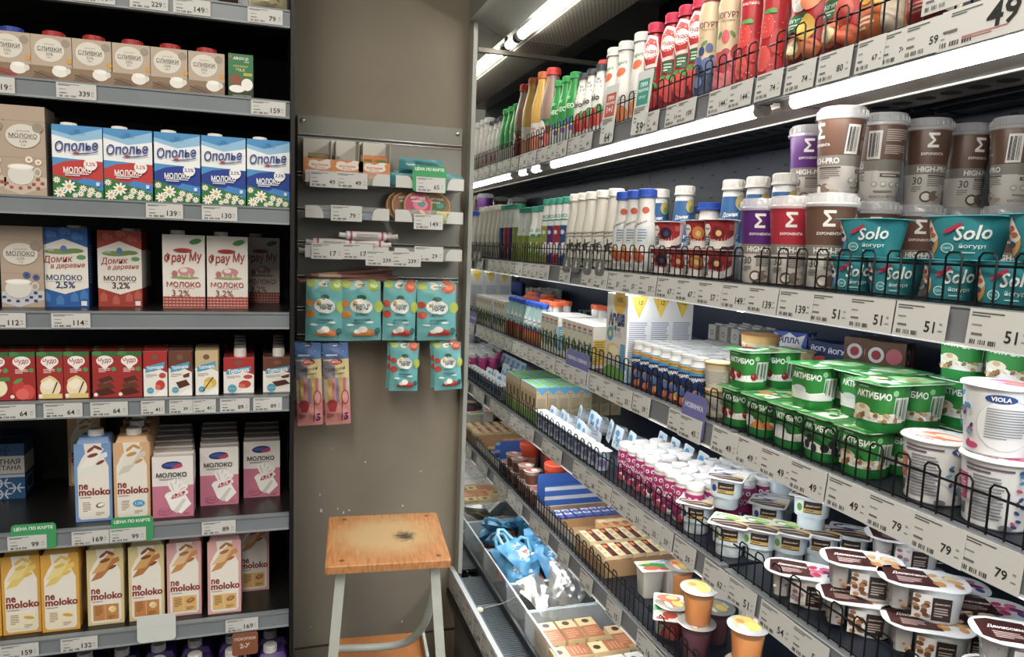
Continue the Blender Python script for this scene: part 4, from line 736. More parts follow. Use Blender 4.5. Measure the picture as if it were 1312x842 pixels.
cup('plom', 'ice_dessert_tub', .026, .031, .062, '#d8a08a', [(.046,.062,'#d8441e')], [('t','Пломбир',-.05,.55,.8,'#4a3a6a',.03,.1,.03),('e',.2,.25,.2,.13,'#c88a3a'),('e',.0,.22,.16,.1,'#e0c090'),('b',-.3,.35,.4,.12,3,'#b87a6a')], MB().lathe([(.033,0),(.034,.001),(.034,.012),(.032,.014),(.001,.0135)], m('#e0481e',.35), 26), th=.8, wd=.06, capname='lid', lidlabel='orange snap lid')

# --- cartons of the fridge
carton('greenwhite', 'baby_drink_carton', 'carton', .031, .036, .100, '#d6d3c8', [('r',0,.5,1,1,'#d4d2c4'),('e',.0,.3,.3,.2,'#5f8a4a',.8),('r',0,.88,.6,.05,'#b8483a'),('t','АГУША',0,.8,.8,'#3a6a44',.03),('e',.1,.5,.2,.1,'#4f7a40',.4),('c',-.1,.65,.18,'#e8dc9a')], side=[('r',0,.5,1,1,'#dcd8cc'),('r',0,.38,.9,.6,'#d8b43a'),('b',0,.4,.7,.5,9,'#8a7a3a')], left=[('r',0,.5,1,1,'#dcd8cc')], top='#ddd6ce')
carton('tealwhite', 'baby_drink_carton', 'carton', .031, .036, .100, '#d6d3c8', [('r',0,.5,1,1,'#d4d2c4'),('e',.0,.3,.3,.2,'#3f7a6a',.8),('r',0,.88,.6,.05,'#b8483a'),('t','АГУША',0,.8,.8,'#3a6a44',.03),('c',-.1,.6,.2,'#4fa8c4'),('e',.1,.45,.2,.1,'#4f7a40',.4)], side=[('r',0,.5,1,1,'#dcd8cc'),('r',0,.42,.9,.64,'#2f9fc4'),('b',0,.42,.7,.5,9,'#bfe0ea')], left=[('r',0,.5,1,1,'#dcd8cc')], top='#ddd6ce')
tri = [('r',0,.5,1,1,'#dedcd8'),('p',[(-.42,.995),(.42,.995),(.0,.74)],'#e0b82c'),('p',[(-.42,.995),(-.1,.995),(-.1,.80)],'#d0a620'),('t','12',.05,.92,.2,'#6a5420',.03,.2),('b',0,.46,.82,.48,20,'#8f93a8'),('p',[(-.5,.0),(.5,0),(.5,.16),(0,.10),(-.5,.2)],'#a8c8dc')]
carton('agusha', 'baby_milk_carton', 'carton', .100, .053, .187, '#dedcd8', [('r',0,.5,1,1,'#dedcd4'),('c',.12,.92,.30,'#e0b430'),('t','100%',.12,.935,.3,'#7a5a20',.03),('t','Агуша',.0,.695,.78,'#26386e',.06,.1,.05,1.7),('t','Я САМ!',.0,.59,.4,'#4a5a7a',.03),('c',-.28,.52,.16,'#4aa0c0'),('c',-.28,.52,.07,'#e8d47a'),('t','3-10',.1,.53,.3,'#7a8aa8'),('e',-.1,.33,.34,.09,'#e4c888'),('e',-.05,.33,.24,.06,'#f0e4c0'),('p',[(-.5,0),(.5,0),(.5,.22),(.2,.14),(-.2,.16),(-.5,.10)],'#6aa84a'),('r',.36,.28,.22,.3,'#5a9fd0')], side=tri, left=tri, top='#e6e2d8')
strip = [('r',0,.5,1,1,'#c9b48e'),('p',[(-.5,1),(.5,1),(.5,.93),(0,.78),(-.5,.93)],'#5aa3cc'),('c',-.36,.82,.05,'#a8563a'),('c',.36,.82,.05,'#a8563a'),('b',0,.52,.78,.34,10,'#9a8866'),('r',0,.40,.6,.03,'#7fa04a'),('b',0,.2,.7,.2,6,'#a8946e')]
carton('woodgreen', 'kefir_carton', 'carton', .034, .034, .104, '#c2ab84', [('r',0,.5,1,1,'#b89e70'),('r',0,.9,1,.2,'#c9b890'),('r',.0,.55,.4,.25,'#3a3028'),('p',[(-.5,0),(.5,0),(.5,.3),(-.5,.2)],'#6f9a3c')], side=strip, left=strip, top='#6aa03a', topops=[('r',0,.42,1,.16,'#6fb4d8'),('r',0,-.42,1,.16,'#6fb4d8'),('e',0,0,.4,.3,'#86b84a')])
carton('greybrick', 'cream_portion_carton', 'carton', .030, .036, .055, '#c9c4b8', [('r',0,.5,1,1,'#c9c4b8'),('r',0,.2,1,.4,'#8a7a3a'),('c',0,.68,.2,'#3a3a38'),('c',0,.68,.15,'#c9c4b8')], side=[('r',0,.5,1,1,'#bab4a6'),('r',0,.2,1,.4,'#8a7a3a'),('c',0,.68,.2,'#3a3a38'),('c',0,.68,.15,'#bab4a6')], top='#d6d2ca', fin=True)
navyop = [('r',0,.5,1,1,'#223560'),('e',0,.35,.35,.2,'#c8453a'),('e',.1,.3,.2,.12,'#e0a8a0'),('t','ЙОГУРТ',0,.78,.8,'#e6e6ee',.03)]
carton('navypack', 'yogurt_pack', 'pack', .055, .045, .060, '#223560', navyop, side=navyop)
starop = [('r',0,.5,1,1,'#2f4f9a'),('p',[(-.45,.95),(-.2,.85),(0,.98),(.2,.85),(.45,.95),(.35,.6),(.5,.4),(0,.45),(-.5,.4),(-.35,.6)],'#ece8e4'),('t','ИЛЛА',0,.75,.6,'#26386e',.04),('e',.0,.2,.4,.16,'#c8402e')]
carton('starpack', 'yogurt_pack', 'pack', .070, .05, .066, '#2f4f9a', starop, side=starop)
jarop = [('r',0,.5,1,1,'#6a4a30'),('e',-.22,.65,.2,.2,'#d8d2ce'),('e',-.22,.65,.12,.12,'#a8303a'),('e',.22,.65,.2,.2,'#c8606a'),('e',-.2,.2,.2,.2,'#d8b04a'),('e',.22,.2,.2,.2,'#cfa03a')]
carton('jarpack', 'yogurt_pack', 'pack', .066, .05, .07, '#5a4030', jarop, side=jarop)
greenpk = [('r',0,.5,1,1,'#1f5a34'),('b',0,.5,.7,.4,4,'#4a8a5c')]
carton('greenpack', 'butter_pack', 'pack', .085, .05, .070, '#1f5a34', greenpk, side=greenpk)
flagpk = [('r',0,.5,1,1,'#dcd8d6'),('p',[(-.5,.3),(.5,.8),(.5,.95),(-.5,.5)],'#c83a3a'),('p',[(-.3,0),(0,0),(.2,1),(-.1,1)],'#3a4f9a'),('e',.2,.3,.2,.15,'#c83a3a')]
carton('flagpack', 'butter_pack', 'pack', .06, .05, .070, '#d0cccb', flagpk, side=flagpk)
# chocolate curd boxes lying in trays: yellow, red and dark
curdtop = [('r',-.25,0,.5,1,'#e0cfa0'),('r',.27,0,.46,1,'#3a2430'),('e',.22,.28,.2,.17,'#c83a2c'),('e',.24,.3,.12,.1,'#e8a24a'),('r',.26,-.2,.3,.4,'#7a3a2c'),('b',-.25,.15,.3,.3,3,'#a8824a'),('b',-.25,-.25,.3,.2,2,'#b8924a')]
def flatbox(key, name, w, d, h, base, top, front=None):
    mb = prism(w, d, h, base); deco(mb, top, w, d, mp_top(h))
    if front: deco(mb, front, w, h, mp_front(d)); deco(mb, front, d, h, mp_right(w))
    kind(key, name, 'box', [(name, mb)])
flatbox('curd', 'curd_snack_box', .033, .070, .036, '#d8c190', curdtop, [('r',0,.5,.9,.5,'#b8503a')])
flatbox('curdbar', 'curd_bar', .022, .060, .020, '#4a5aa0', [('r',0,.3,1,.2,'#dfe2ec'),('r',0,-.1,1,.2,'#dfe2ec'),('e',0,.1,.3,.2,'#5a6ab4')])
flatbox('orangebar', 'curd_bar', .026, .060, .030, '#d8a060', [('r',0,.2,1,.3,'#e6d8b0'),('e',0,-.1,.3,.2,'#c86a34')], [('r',0,.5,.3,1,'#c8582e')])
flatbox('beigebox', 'cheese_box', .048, .095, .050, '#d2b482', [('r',0,.2,.98,.56,'#d8ba86'),('r',0,-.2,.98,.58,'#a8643c'),('e',0,.32,.2,.1,'#4a2e20'),('b',0,-.2,.7,.4,4,'#c98a5e')], [('e',.0,.5,.2,.3,'#7a4a2c'),('b',.2,.5,.4,.5,3,'#b08a58')])
flatbox('whitebox', 'cheese_box', .075, .085, .050, '#d8d2c4', [('r',0,0,.96,.96,'#dcd6ca'),('t','адыгейский',.05,.1,.5,'#8a8070',.01),('t','сыр',.05,-.1,.2,'#8a8070',.01),('e',-.3,.25,.08,.06,'#6a6458')], [('b',0,.5,.6,.5,3,'#a8a090')])

# ---------------------------------------------------------------- soft packs
def pouch(w, h, t, base, ops, seed=0, pinch=.0, wr=.0022):
    rn = random.Random(seed); mb = MB(); NX, NY = 12, 16; ph = [rn.uniform(0, 6) for _ in range(6)]
    def T(u, v):
        a = max(0.0, 1-(abs(2*u/w))**3.2); b = max(0.0, min(1.0, (v/h)/.16, (1-v/h)/.14)); b = b*b*(3-2*b)
        return max(.0006, t*a*b*(1-.35*v/h)+wr*a*b*(math.sin(ph[0]+u*160)*math.sin(ph[1]+v*120)+.6*math.sin(ph[2]+u*90+v*150)))
    def X(u, v): return u*(1-pinch*math.sin(PI*v/h))
    vs_ = []; 
    for sg in (-1, 1):
        for j in range(NY+1):
            for i in range(NX+1):
                u, v = -w/2+w*i/NX, h*j/NY; vs_.append((X(u, v), sg*T(u, v) if sg < 0 else .55*T(u, v), v))
    fs = []; o = (NX+1)*(NY+1); I = lambda s_, i, j: s_*o+j*(NX+1)+i
    for j in range(NY):
        for i in range(NX):
            fs.append((I(0,i,j), I(0,i+1,j), I(0,i+1,j+1), I(0,i,j+1))); fs.append((I(1,i,j), I(1,i,j+1), I(1,i+1,j+1), I(1,i+1,j)))
    for j in range(NY): fs.append((I(0,0,j), I(0,0,j+1), I(1,0,j+1), I(1,0,j))); fs.append((I(0,NX,j), I(1,NX,j), I(1,NX,j+1), I(0,NX,j+1)))
    for i in range(NX): fs.append((I(0,i,0), I(1,i,0), I(1,i+1,0), I(0,i+1,0))); fs.append((I(0,i,NY), I(0,i+1,NY), I(1,i+1,NY), I(1,i,NY)))
    mb.add(vs_, fs, base)
    if ops: deco(mb, ops, w, h, lambda u, v, l: (X(u, v), -T(u, v)-l, v), 2, l0=.0008, dl=.00012)
    return mb
def fruitpack(fr_):
    o = [('e',-.36,.955,.13,.05,'#a8b83a'),('e',.30,.93,.18,.085,fr_[0]),('e',.33,.95,.10,.05,fr_[1]),('e',-.40,.64,.10,.06,fr_[2]),('e',-.38,.46,.12,.065,fr_[2]),('e',.44,.58,.12,.10,fr_[3]),('e',-.05,.95,.12,.05,'#e0d8c0'),('r',0,.955,.16,.014,'#2a4a4a'),
         ('e',0,.74,.12,.045,'#2f6a54'),('e',-.02,.60,.27,.12,'#e4e4de'),('e',.08,.58,.2,.11,'#e4e4de'),('e',-.16,.645,.06,.045,'#d8a03a'),('t','ФрутоНяня',.0,.61,.42,'#2f5a5a',.03,0,0,1.3),('t','НЯНЯ',.02,.565,.3,'#2f5a5a',.04,0,0,1.2),('t','ЯБЛОКО',.0,.45,.32,'#2c5f68',.02),('t','КУСОЧКИ',.02,.355,.42,'#2c5f68',.03),('b',.0,.31,.5,.03,1,'#3f7f84'),
         ('e',-.28,.28,.1,.02,'#d8ecea'),('e',.2,.32,.1,.02,'#d8ecea'),('p',[(-.25,.10),(.3,.08),(.36,.17),(.1,.22),(-.2,.18)],fr_[4]),('e',.02,.20,.12,.055,'#e8e4da'),('e',-.1,.17,.1,.04,'#e4ddd0'),('e',.40,.17,.08,.055,'#2f6a6c'),('r',.40,.09,.014,.07,'#2f6a6c')]
    return o
FR1 = ('#8fae3a','#c8d88a','#d88a34','#a8c040','#d8843a'); FR2 = ('#c8502c','#d8784a','#c0442c','#b0c044','#b83a2c')
TQ = m('#62aeb0', .28)
kind('fruit_a', 'snack_pouch', 'snack pouch', [('snack_pouch', pouch(.098,.163,.013,TQ,fruitpack(FR1),1))])
kind('fruit_b', 'snack_pouch', 'snack pouch', [('snack_pouch', pouch(.108,.163,.013,TQ,fruitpack(FR1),2))])
kind('fruit_c', 'snack_pouch', 'snack pouch', [('snack_pouch', pouch(.092,.163,.013,TQ,fruitpack(FR2),3))])
kind('fruit_d', 'snack_pouch', 'snack pouch', [('snack_pouch', pouch(.112,.160,.014,TQ,fruitpack(FR2),4))])
kind('fruit_s', 'snack_pouch', 'snack pouch', [('snack_pouch', pouch(.082,.138,.011,TQ,fruitpack(FR2),5,.05))])
o = [('r',0,.90,1,.20,'#4a6fa8'),('r',0,.955,.22,.014,'#24344f'),('b',0,.86,.8,.04,1,'#dfe4ee'),('r',0,.69,1,.24,'#d8c88a'),('r',-.28,.68,.44,.22,'#8a8690'),('e',0,.775,.24,.04,'#b8302c'),('t','Коровка',0,.775,.34,'#f0e4dc',.03),('t','Трубочки',-.05,.685,.8,'#3a3440',.01,.25,.12,1.2),('t','молочные',.05,.63,.5,'#3a3440',.0,.25,.1)]
for i, c in enumerate(('#d8b04a','#c87a7a','#8a7a9a','#d8b04a','#c8707a')): o.append(('r',-.30+.15*i,.40,.11,.36,c))
o += [('r',0,.14,1,.28,'#cf8680'),('p',[(-.42,.28),(-.1,.24),(.5,.32),(.5,.1),(-.5,.1)],'#cf8680'),('e',-.22,.26,.20,.06,'#a8343c'),('p',[(-.4,.24),(-.04,.24),(-.1,.17),(-.34,.17)],'#a8343c'),('e',.30,.34,.16,.09,'#a8343c'),('e',.30,.34,.12,.075,'#d8958c'),('p',[(.12,.04),(.16,.04),(.2,.3),(.16,.3)],'#a8343c'),('t','5',.32,.10,.18,'#5a2a6a',.05,0,0,1.1),('b',-.3,.12,.3,.06,4,'#9a4a50')]
kind('sticks', 'wafer_stick_pack', 'snack pouch', [('wafer_stick_pack', pouch(.068,.228,.010,m('#d8c0a8',.25),o,6))])

# ================================================================ goods on the milk rack
CUR = {}
SHL = ['top']+['%s' % x for x in ORD[1:]]
def dims(key):
    me = KIND[key][2][0][1]; c = [v.co for v in me.vertices]
    return min(v.y for v in c), max(v.z for v in c)
def L(key, px_, si, label, yf=1.722, group=None, rot=0, z=0, dx=0):
    y0, h = dims(key); x = AX(px_, yf, LZ[si]+z+h*.5)+dx
    return inst(key, x, yf-y0, LZ[si]+z+.0003, rot, label, group)
G = 'goods on the top rack shelf'
ob1 = inst.__name__
kind('nutpouch', 'snack_pouch', 'snack pouch', [('snack_pouch', pouch(.078,.12,.018,m('#c8c0a0',.35),[('r',0,.15,.9,.2,'#b8b08a'),('e',.1,.3,.3,.2,'#8a7a4a')],8))])
kind('bluepouch', 'snack_pouch', 'snack pouch', [('snack_pouch', pouch(.078,.12,.018,m('#b8c0cc',.35),[('r',0,.12,.5,.2,'#5a4030'),('e',.1,.3,.3,.2,'#3f6a9a')],9))])
L('bluepouch', 292, 0, 'pale blue snack pouch on the top rack shelf'); L('nutpouch', 343, 0, 'cream coloured snack pouch on the top rack shelf beside the upright')
G = 'cream cartons on the second rack shelf'
L('creamblue', 12, 1, 'beige cream carton with a blue screw cap', 1.72)
for i, p in enumerate((264, 217, 168, 118, 66)):
    L('cream', p, 1, f'red capped beige cream carton, {ORD[i]} from the green coconut carton', 1.72, G)
    L('cream', p, 1, f'red capped cream carton behind the {ORD[i]} one from the coconut carton', 1.792, G)
L('coco', 308.5, 1, 'small green coconut milk carton at the end of the cream row', 1.725)
L('beige', 31, 2, 'tall beige milk carton with a white jug, beside the blue daisy cartons', 1.712); L('beige', 31, 2, 'tall beige milk carton hidden behind another beside the daisy cartons', 1.80, dx=.012)
L('beige', -22, 2, 'tall beige milk carton cut by the photo edge on the third rack shelf', 1.712)
for i, (k, p, bt) in enumerate((('daisyred',99,'red'),('daisyred',164,'red'),('daisyblue',227,'blue'),('daisyblue',286.5,'blue'),('daisyblue',344,'blue'))):
    n = ['first from the tall beige carton','beside the blue banded ones','beside the red banded ones','in the middle of the blue banded three','beside the black upright'][i]
    L(k, p, 2, f'blue daisy milk carton with {bt} band, {n}', 1.716, 'daisy milk cartons')
    L(k, p, 2, f'daisy milk carton in the rear row, {ORD[4-i]} from the black upright', 1.79, 'daisy milk cartons')
L('beigeblue', 28, 3, 'beige milk carton with blue flowers and checked cloth', 1.775); 
L('hexblue', 82, 3, 'blue milk carton with white hexagon panel, front of its row', 1.785, 'hexagon milk cartons'); L('hexblue', 82, 3, 'blue hexagon milk carton standing behind the front blue one', 1.85, 'hexagon milk cartons', dx=.012)
L('hexred', 153.5, 3, 'red milk carton with white hexagon panel, front of its row', 1.80, 'hexagon milk cartons'); L('hexred', 153.5, 3, 'red hexagon milk carton standing behind the front red one', 1.87, 'hexagon milk cartons', dx=.012)
L('gingham', 235.5, 3, 'white milk carton with red gingham foot, beside the red hexagon carton', 1.784, 'gingham milk cartons'); L('gingham', 291.5, 3, 'white gingham milk carton in the middle of the three', 1.787, 'gingham milk cartons')
L('gingham', 335, 3, 'white gingham milk carton set back beside the upright', 1.95, 'gingham milk cartons')
# small boxes
for i, (k, p, d) in enumerate((('treata',-5,'red drink box with apples at the photo edge'),('treats',28,'red drink box with strawberries'),('treatv',64,'red drink box with ice cream, beside the strawberry one'),('treatv',98,'red drink box with ice cream, beside the chocolate ones'),('treatc',134.5,'red drink box with chocolate, beside the ice cream ones'),('treatc',166,'red drink box with chocolate, beside the pale blue bannered boxes'),
     ('shakes',199,'white drink box with strawberry and blue banner'),('shakec',231,'white drink box with chocolate and blue banner'),('shakev',265,'white drink box with vanilla and blue banner'))):
    L(k, p, 4, d, 1.722, 'small drink boxes')
    for r in (1, 2): L(k, p, 4, f'{ORD[r]} in line behind the {d}'.replace(' with', ' with', 1), 1.722+.0405*r, 'small drink boxes')
for p, k, d in ((306,'bigshakes','red topped'),(356,'bigshakec','brown topped')):
    for r in range(5): L(k, p, 4, f'white capped {d} drink carton, {ORD[r]} in its row from the rail', 1.735+.0585*r, 'capped drink cartons')
# plant and pink milk
L('folk', 4, 5, 'blue folk patterned carton set deep on the shelf', 1.93); L('folk', 4, 5, 'blue folk patterned carton behind the first one', 2.005)
L('plant_oat', 108, 5, 'plain orange plant milk carton at the very back', 2.005)
L('plant_coco', 119.5, 5, 'pale blue plant milk carton with coconut', 1.743); 
for r in range(4): L('plant_oat', 169, 5, f'peach plant milk carton with oat ears, {ORD[r]} in its row from the rail', 1.738+.073*r, 'peach plant milk cartons', dx=.006*r)
for c, (p, yf, n, nm) in enumerate(((221.5,1.732,6,'beside the peach carton'),(281,1.79,5,'middle row'),(335.5,1.826,4,'row by the upright'))):
    for r in range(n): L('pinkmilk', p, 5, f'pink and white milk carton, {nm}, {ORD[r]} from the front', yf+.052*r, 'pink milk cartons')
for p, k, yf, d in ((-25,'ban',1.735,'yellow banana plant milk carton at the photo edge'),(27,'ban',1.735,'yellow banana plant milk carton, beside the one at the photo edge'),(77,'ban',1.728,'yellow banana plant milk carton next to the cream vanilla ones'),(135,'van',1.735,'cream vanilla plant milk carton beside the yellow ones'),(187.5,'van',1.734,'cream vanilla plant milk carton beside the pink ones'),(236,'alm',1.736,'pink almond plant milk carton beside the vanilla ones'),(287.5,'alm',1.725,'pink almond plant milk carton, middle one of three'),(325,'alm',1.823,'pink almond plant milk carton set back beside the upright')):
    L('plant_'+k, p, 6, d, yf, 'plant milk cartons')
    if k != 'alm': L('plant_'+k, p, 6, f'{"yellow banana" if k=="ban" else "cream vanilla"} plant milk carton in the rear row, {ORD[int((188-p)//45) if p > 0 else 4]} from the pink ones', yf+.074, 'plant milk cartons')
for i, p in enumerate((349, 300, 252, 205, 158, 110)):
    k = 'purple' if i < 4 else 'bluepurple'; L(k, p, 7, f'purple drink carton with white cap on the lowest rack shelf, {ORD[i]} from the upright', 1.722, 'purple drink cartons')
    L(k, p, 7, f'purple drink carton one row back, {ORD[i]} from the upright', 1.79, 'purple drink cartons')

# ================================================================ price tags
def tagmesh(price, w, h, big=False):
    mb = MB(); mb.box(-w/2, w/2, 0, .0006, 0, h, m('#c9c9c6',.5))
    ops = [('b',-.18,.86,.55,.14,2,'#5a5a58'),('b',-.28,.58,.3,.08,1,'#8a8a88'),('r',-.33,.34,.18,.06,'#6a6a68'),('bc',-.2,.14,.46,.12,'#4a4a48'),('t',price,.20,.36,.085*len(price)+.02,'#2c2c2c',.012),('t','90',.40,.46,.055,'#4a4a4a'),('r',.40,.28,.08,.03,'#8a8a88')]
    if big: ops = [('b',-.25,.86,.4,.12,2,'#5a5a58'),('r',-.38,.45,.14,.08,'#6a6a68'),('bc',-.3,.14,.36,.12,'#4a4a48'),('t',price,.12,.55,.3,'#2c2c2c',.02),('t','90',.38,.72,.10,'#3a3a3a'),('b',0,.2,.5,.12,2,'#b87a78')]
    deco(mb, ops, w, h, lambda u, v, l: (u, -l, v)); return mb
def TAG(price, w, h, big=False):
    k = f'tag_{price}_{w}_{h}'
    if k not in KIND: kind(k, 'price_tag', 'price tag', [('price_tag', tagmesh(price, w, h, big))])
    return k
RAILN = ['top','second','third','fourth','fifth','sixth','seventh']
def ltag(si, p, price, under, w=.0705, h=.030):
    z = LZ[si]-.0345; x = AX(p, 1.6995, z+.015)
    inst(TAG(price, w, h), x, 1.6988, z, 0, f'price tag {price} on the {RAILN[si]} rack rail {under}', 'rack price tags')
for si, rows in enumerate([[(122,'119','at the aisle end'),(191,'229','beside the 149 tag'),(246,'149','between 229 and 79'),(340,'79','below the cream coloured pouch')],[(-8,'119','at the photo edge'),(98,'339','below the cream cartons'),(344,'159','below the coconut carton')],[(211,'139','below the blue daisy cartons'),(281.5,'130','below the blue daisy cartons')],[(7,'112','below the beige carton'),(91,'114','below the blue hexagon carton')],
   [(20,'64','below the strawberry drink box'),(81,'64','below the ice cream drink boxes'),(140,'64','below the chocolate drink boxes'),(196,'41','below the strawberry bannered box'),(232,'39','between the two 41 tags'),(262,'41','below the vanilla bannered box'),(301,'89','below the red capped carton row'),(343,'89','beside the upright')],
   [(35,'99','in the green card at the aisle end'),(116,'169','below the pale blue carton'),(164,'99','in the green card below the peach carton'),(280.5,'89','below the pink milk')],[(25,'159','below the yellow cartons'),(101.6,'132','below the vanilla cartons'),(310,'169','below the pink almond cartons')]]):
    for p, pr, un in rows: ltag(si, p, pr, un, .046 if pr in ('39','41') else .0705 if pr != '89' or si != 4 else .061)
def card(w, h, col, ops, r=.006, t=.0008):
    mb = MB(); rr_ = rrect(w, h, r, 0, n=5); mb.loft([[(x, t, y+h/2) for x, y, z in rr_], [(x, 0, y+h/2) for x, y, z in rr_]], col)
    if ops: deco(mb, ops, w, h, lambda u, v, l: (u, -l, v))
    return mb
kind('greencard', 'promotion_card', 'sign', [('promotion_card', card(.082,.056,m('#2f9a5c',.4),[('t','ЦЕНА ПО КАРТЕ',.0,.82,.86,'#e6f2ea',.03)],.008))])
for p, w_ in ((44,'below the folk cartons'),(170,'below the peach plant milk')):
    z = LZ[5]-.036; inst('greencard', AX(p, 1.6996, z), 1.69975, z, 0, f'green discount card on the sixth rack rail {w_}', 'green discount cards')
kind('blankcard', 'blank_card', 'sign', [('blank_card', card(.078,.062,m('#d2d6d2',.45),[('r',0,.56,1,.006,'#b4b8b4')],.009))])
z = ZY(200, 822, 1.698); inst('blankcard', AX(201, 1.698, z), 1.697, z, 0, 'blank rounded white card clipped on the seventh rack rail')
kind('browncard', 'promotion_card', 'sign', [('promotion_card', card(.056,.055,m('#8a5034',.45),[('t','ПОКУПКИ',0,.72,.8,'#dccabc',.02),('t','2-Х',0,.42,.4,'#dccabc',.03)],.006))])
z = LZ[7]+.0; x = AX(314, 1.70, ZY(314, 820, 1.70)); inst('browncard', x, 1.699, ZY(314, 834, 1.699)-.01, 0, 'brown promotion card standing below the seventh rack rail')
mb = MB(); mb.box(-.0015, .0015, 0, .0015, 0, .2, '#8a8a88'); ob('card_stem', mb, bpy.data.objects[[o.name for o in bpy.data.objects if o.get('label', '').startswith('brown promotion')][0]], loc=(0, .001, -.19))

# ================================================================ pegboard of small snacks on the wall
PX0, PX1, PZ0, PZ1, PY = .066, .527, 1.209, 1.835, 2.132
pg = thing('slatwall_panel', 'grey metal panel with grooved strips holding snacks', 'wall panel', ((PX0+PX1)/2, YW, 0))
mb = MB(); mb.box(PX0, PX1, PY, YW-.001, PZ0, PZ1, m('#87867e', .4, metal=.25, noise=.04, scale=8)); panel = o_ = ob('panel', mb, pg); o_.location = (-(PX0+PX1)/2, -YW, 0)
CH = m('#c2c2bf', .2, metal=.9)
for i, z in enumerate((1.775, 1.672, 1.575, 1.484, 1.388, 1.30, 1.222)):
    mb = MB()
    for dz in (0, .009): mb.box(PX0, PX1, PY-.003, PY-.0002, z+dz, z+dz+.0028, CH)
    mb.box(PX0, PX1, PY-.0012, PY-.0002, z+.0028, z+.009, m('#3a3a38', .5)); o_ = ob('grooved_strip', mb, pg); o_.location = (-(PX0+PX1)/2, -YW, 0)
for x, z in ((PX0+.012, PZ1-.014), (PX1-.014, PZ1-.016)):
    mb = MB(); mb.lathe([(.006,0),(.006,.002),(.004,.0035),(.001,.0036)], CH, 14); o_ = ob('screw', mb, panel); o_.rotation_euler = (PI/2, 0, 0); o_.location = (x, PY, z)
ACR = m('#d6dadb', .08, alpha=.16, spec=.8); WPL = m('#c6c7c4', .35)
def tray(x0, x1, z, dep, label):
    t = thing('wall_tray', label, 'tray', ((x0+x1)/2, PY, z), 0, 'wall trays'); w = x1-x0; yf = -dep
    mb = MB(); mb.box(-w/2, w/2, yf, -.004, 0, .0025, m('#b3b6b5', .2, alpha=.8)); ob('tray_floor', mb, t)
    mb = MB(); mb.box(-w/2, w/2, yf-.002, yf, 0, .034, ACR); ob('front_lip', mb, t, label='clear front lip')
    for s in (-1, 1):
        mb = MB(); q = [(s*w/2, 0), (s*w/2, .032)]+[(s*(w/2-.03-.017*math.sin(a*PI/12)), .032*math.cos(a*PI/12)) for a in range(7)]
        fr_ = [(x, yf-.0035, z_) for x, z_ in q]; bk = [(x, yf-.0022, z_) for x, z_ in q]
        mb.loft([fr_, bk] if s > 0 else [bk, fr_], WPL); mb.box(s*w/2-.001, s*w/2+.001, yf, -.004, 0, .03, ACR); ob('end_piece', mb, t, label='white rounded end piece')
    return t
TY = 2.022; DEP = PY-TY
tz = [1.648, 1.556, 1.452]
for i, z in enumerate(tz):
    tray(.082, .302, z, DEP, ['clear tray with orange boxes on the wall panel','clear tray with flat blue packs on the wall panel','clear tray with white wrapped rolls on the wall panel'][i])
    tray(.318, .508, z, DEP, ['clear tray with turquoise bars on the wall panel','clear tray with round tins on the wall panel','empty clear tray on the wall panel'][i])
def wtag(p, py, price, un, y=TY-.0065, card_=None):
    z = ZY(p, py, y); inst(TAG(price, .081, .041), AX(p, y, z), y, z-.0205, 0, f'price tag {price} on the wall trays, {un}', 'wall tray price tags')
wtag(417.5, 230, '49', 'below the first orange box'); wtag(451, 231.5, '49', 'below the empty orange box', TY-.0062); wtag(552, 237, '65', 'in the green discount card', TY-.0072)
wtag(444, 273.5, '79', 'before the blue packs'); wtag(549, 284.5, '149', 'before the round tins'); wtag(419, 322, '17', 'at the rolls by the rack'); wtag(458, 322.5, '17', 'before the white rolls', TY-.0068)
wtag(488, 331, '239', 'beside the 17 tag', TY-.0076); wtag(520.5, 332, '239', 'beside the 29 tag', TY-.0083); wtag(549.5, 325.5, '29', 'before the empty tray', TY-.0062)
kind('greencard2', 'promotion_card', 'sign', [('promotion_card', card(.094,.070,m('#2a9a5a',.4),[('t','ЦЕНА ПО КАРТЕ',.0,.86,.86,'#e6f2ea',.03)],.010))])
z = ZY(550, 246, TY-.0069); inst('greencard2', AX(550, TY-.0069, z), TY-.0068, z, 0, 'green discount card on the wall tray of turquoise bars', 'green discount cards')
# display boxes
def disp(content):
    mb = MB(); w, d = .084, .088; org = m('#d0803c', .45); crd = m('#c9c4b8', .6)
    mb.box(-w/2, w/2, -.0, .0012, 0, .060, org); mb.box(-w/2, -w/2+.0012, .0012, d, 0, .112, crd); mb.box(w/2-.0012, w/2, .0012, d, 0, .112, crd); mb.box(-w/2+.0012, w/2-.0012, d-.0012, d, 0, .122, m('#d2cec4', .6)); mb.box(-w/2+.0012, w/2-.0012, .0012, d-.0012, 0, .0012, crd)
    deco(mb, [('e',0,.72,.36,.17,'#e6dcd0'),('e',-.18,.84,.16,.1,'#e6dcd0'),('e',.16,.84,.18,.1,'#e6dcd0'),('t','фрутоняня',0,.74,.5,'#c0703a',.02),('t','ЯГОДЫ',0,.62,.3,'#c0703a'),('e',-.35,.2,.18,.12,'#b8602c'),('e',-.1,.12,.22,.1,'#8a9a3a'),('e',.25,.95,.12,.05,'#e4ddd2'),('b',.1,.35,.5,.12,2,'#e8c09a')], w, .060, lambda u, v, l: (u, -l, v))
    return mb
kind('dispbox', 'display_box', 'box', [('display_box', disp(0))])
for i, (p, n) in enumerate(((410,'by the rack, holding brown sachets'),(444,'in the middle, empty'),(478,'beside the turquoise bars, holding orange sachets'))):
    x = AX(p, TY+.004, 1.70)+.002*i; inst('dispbox', x, TY+.004+.003*(i == 0), tz[0]+.0026, 0, f'orange cardboard display box {n}', 'orange display boxes')
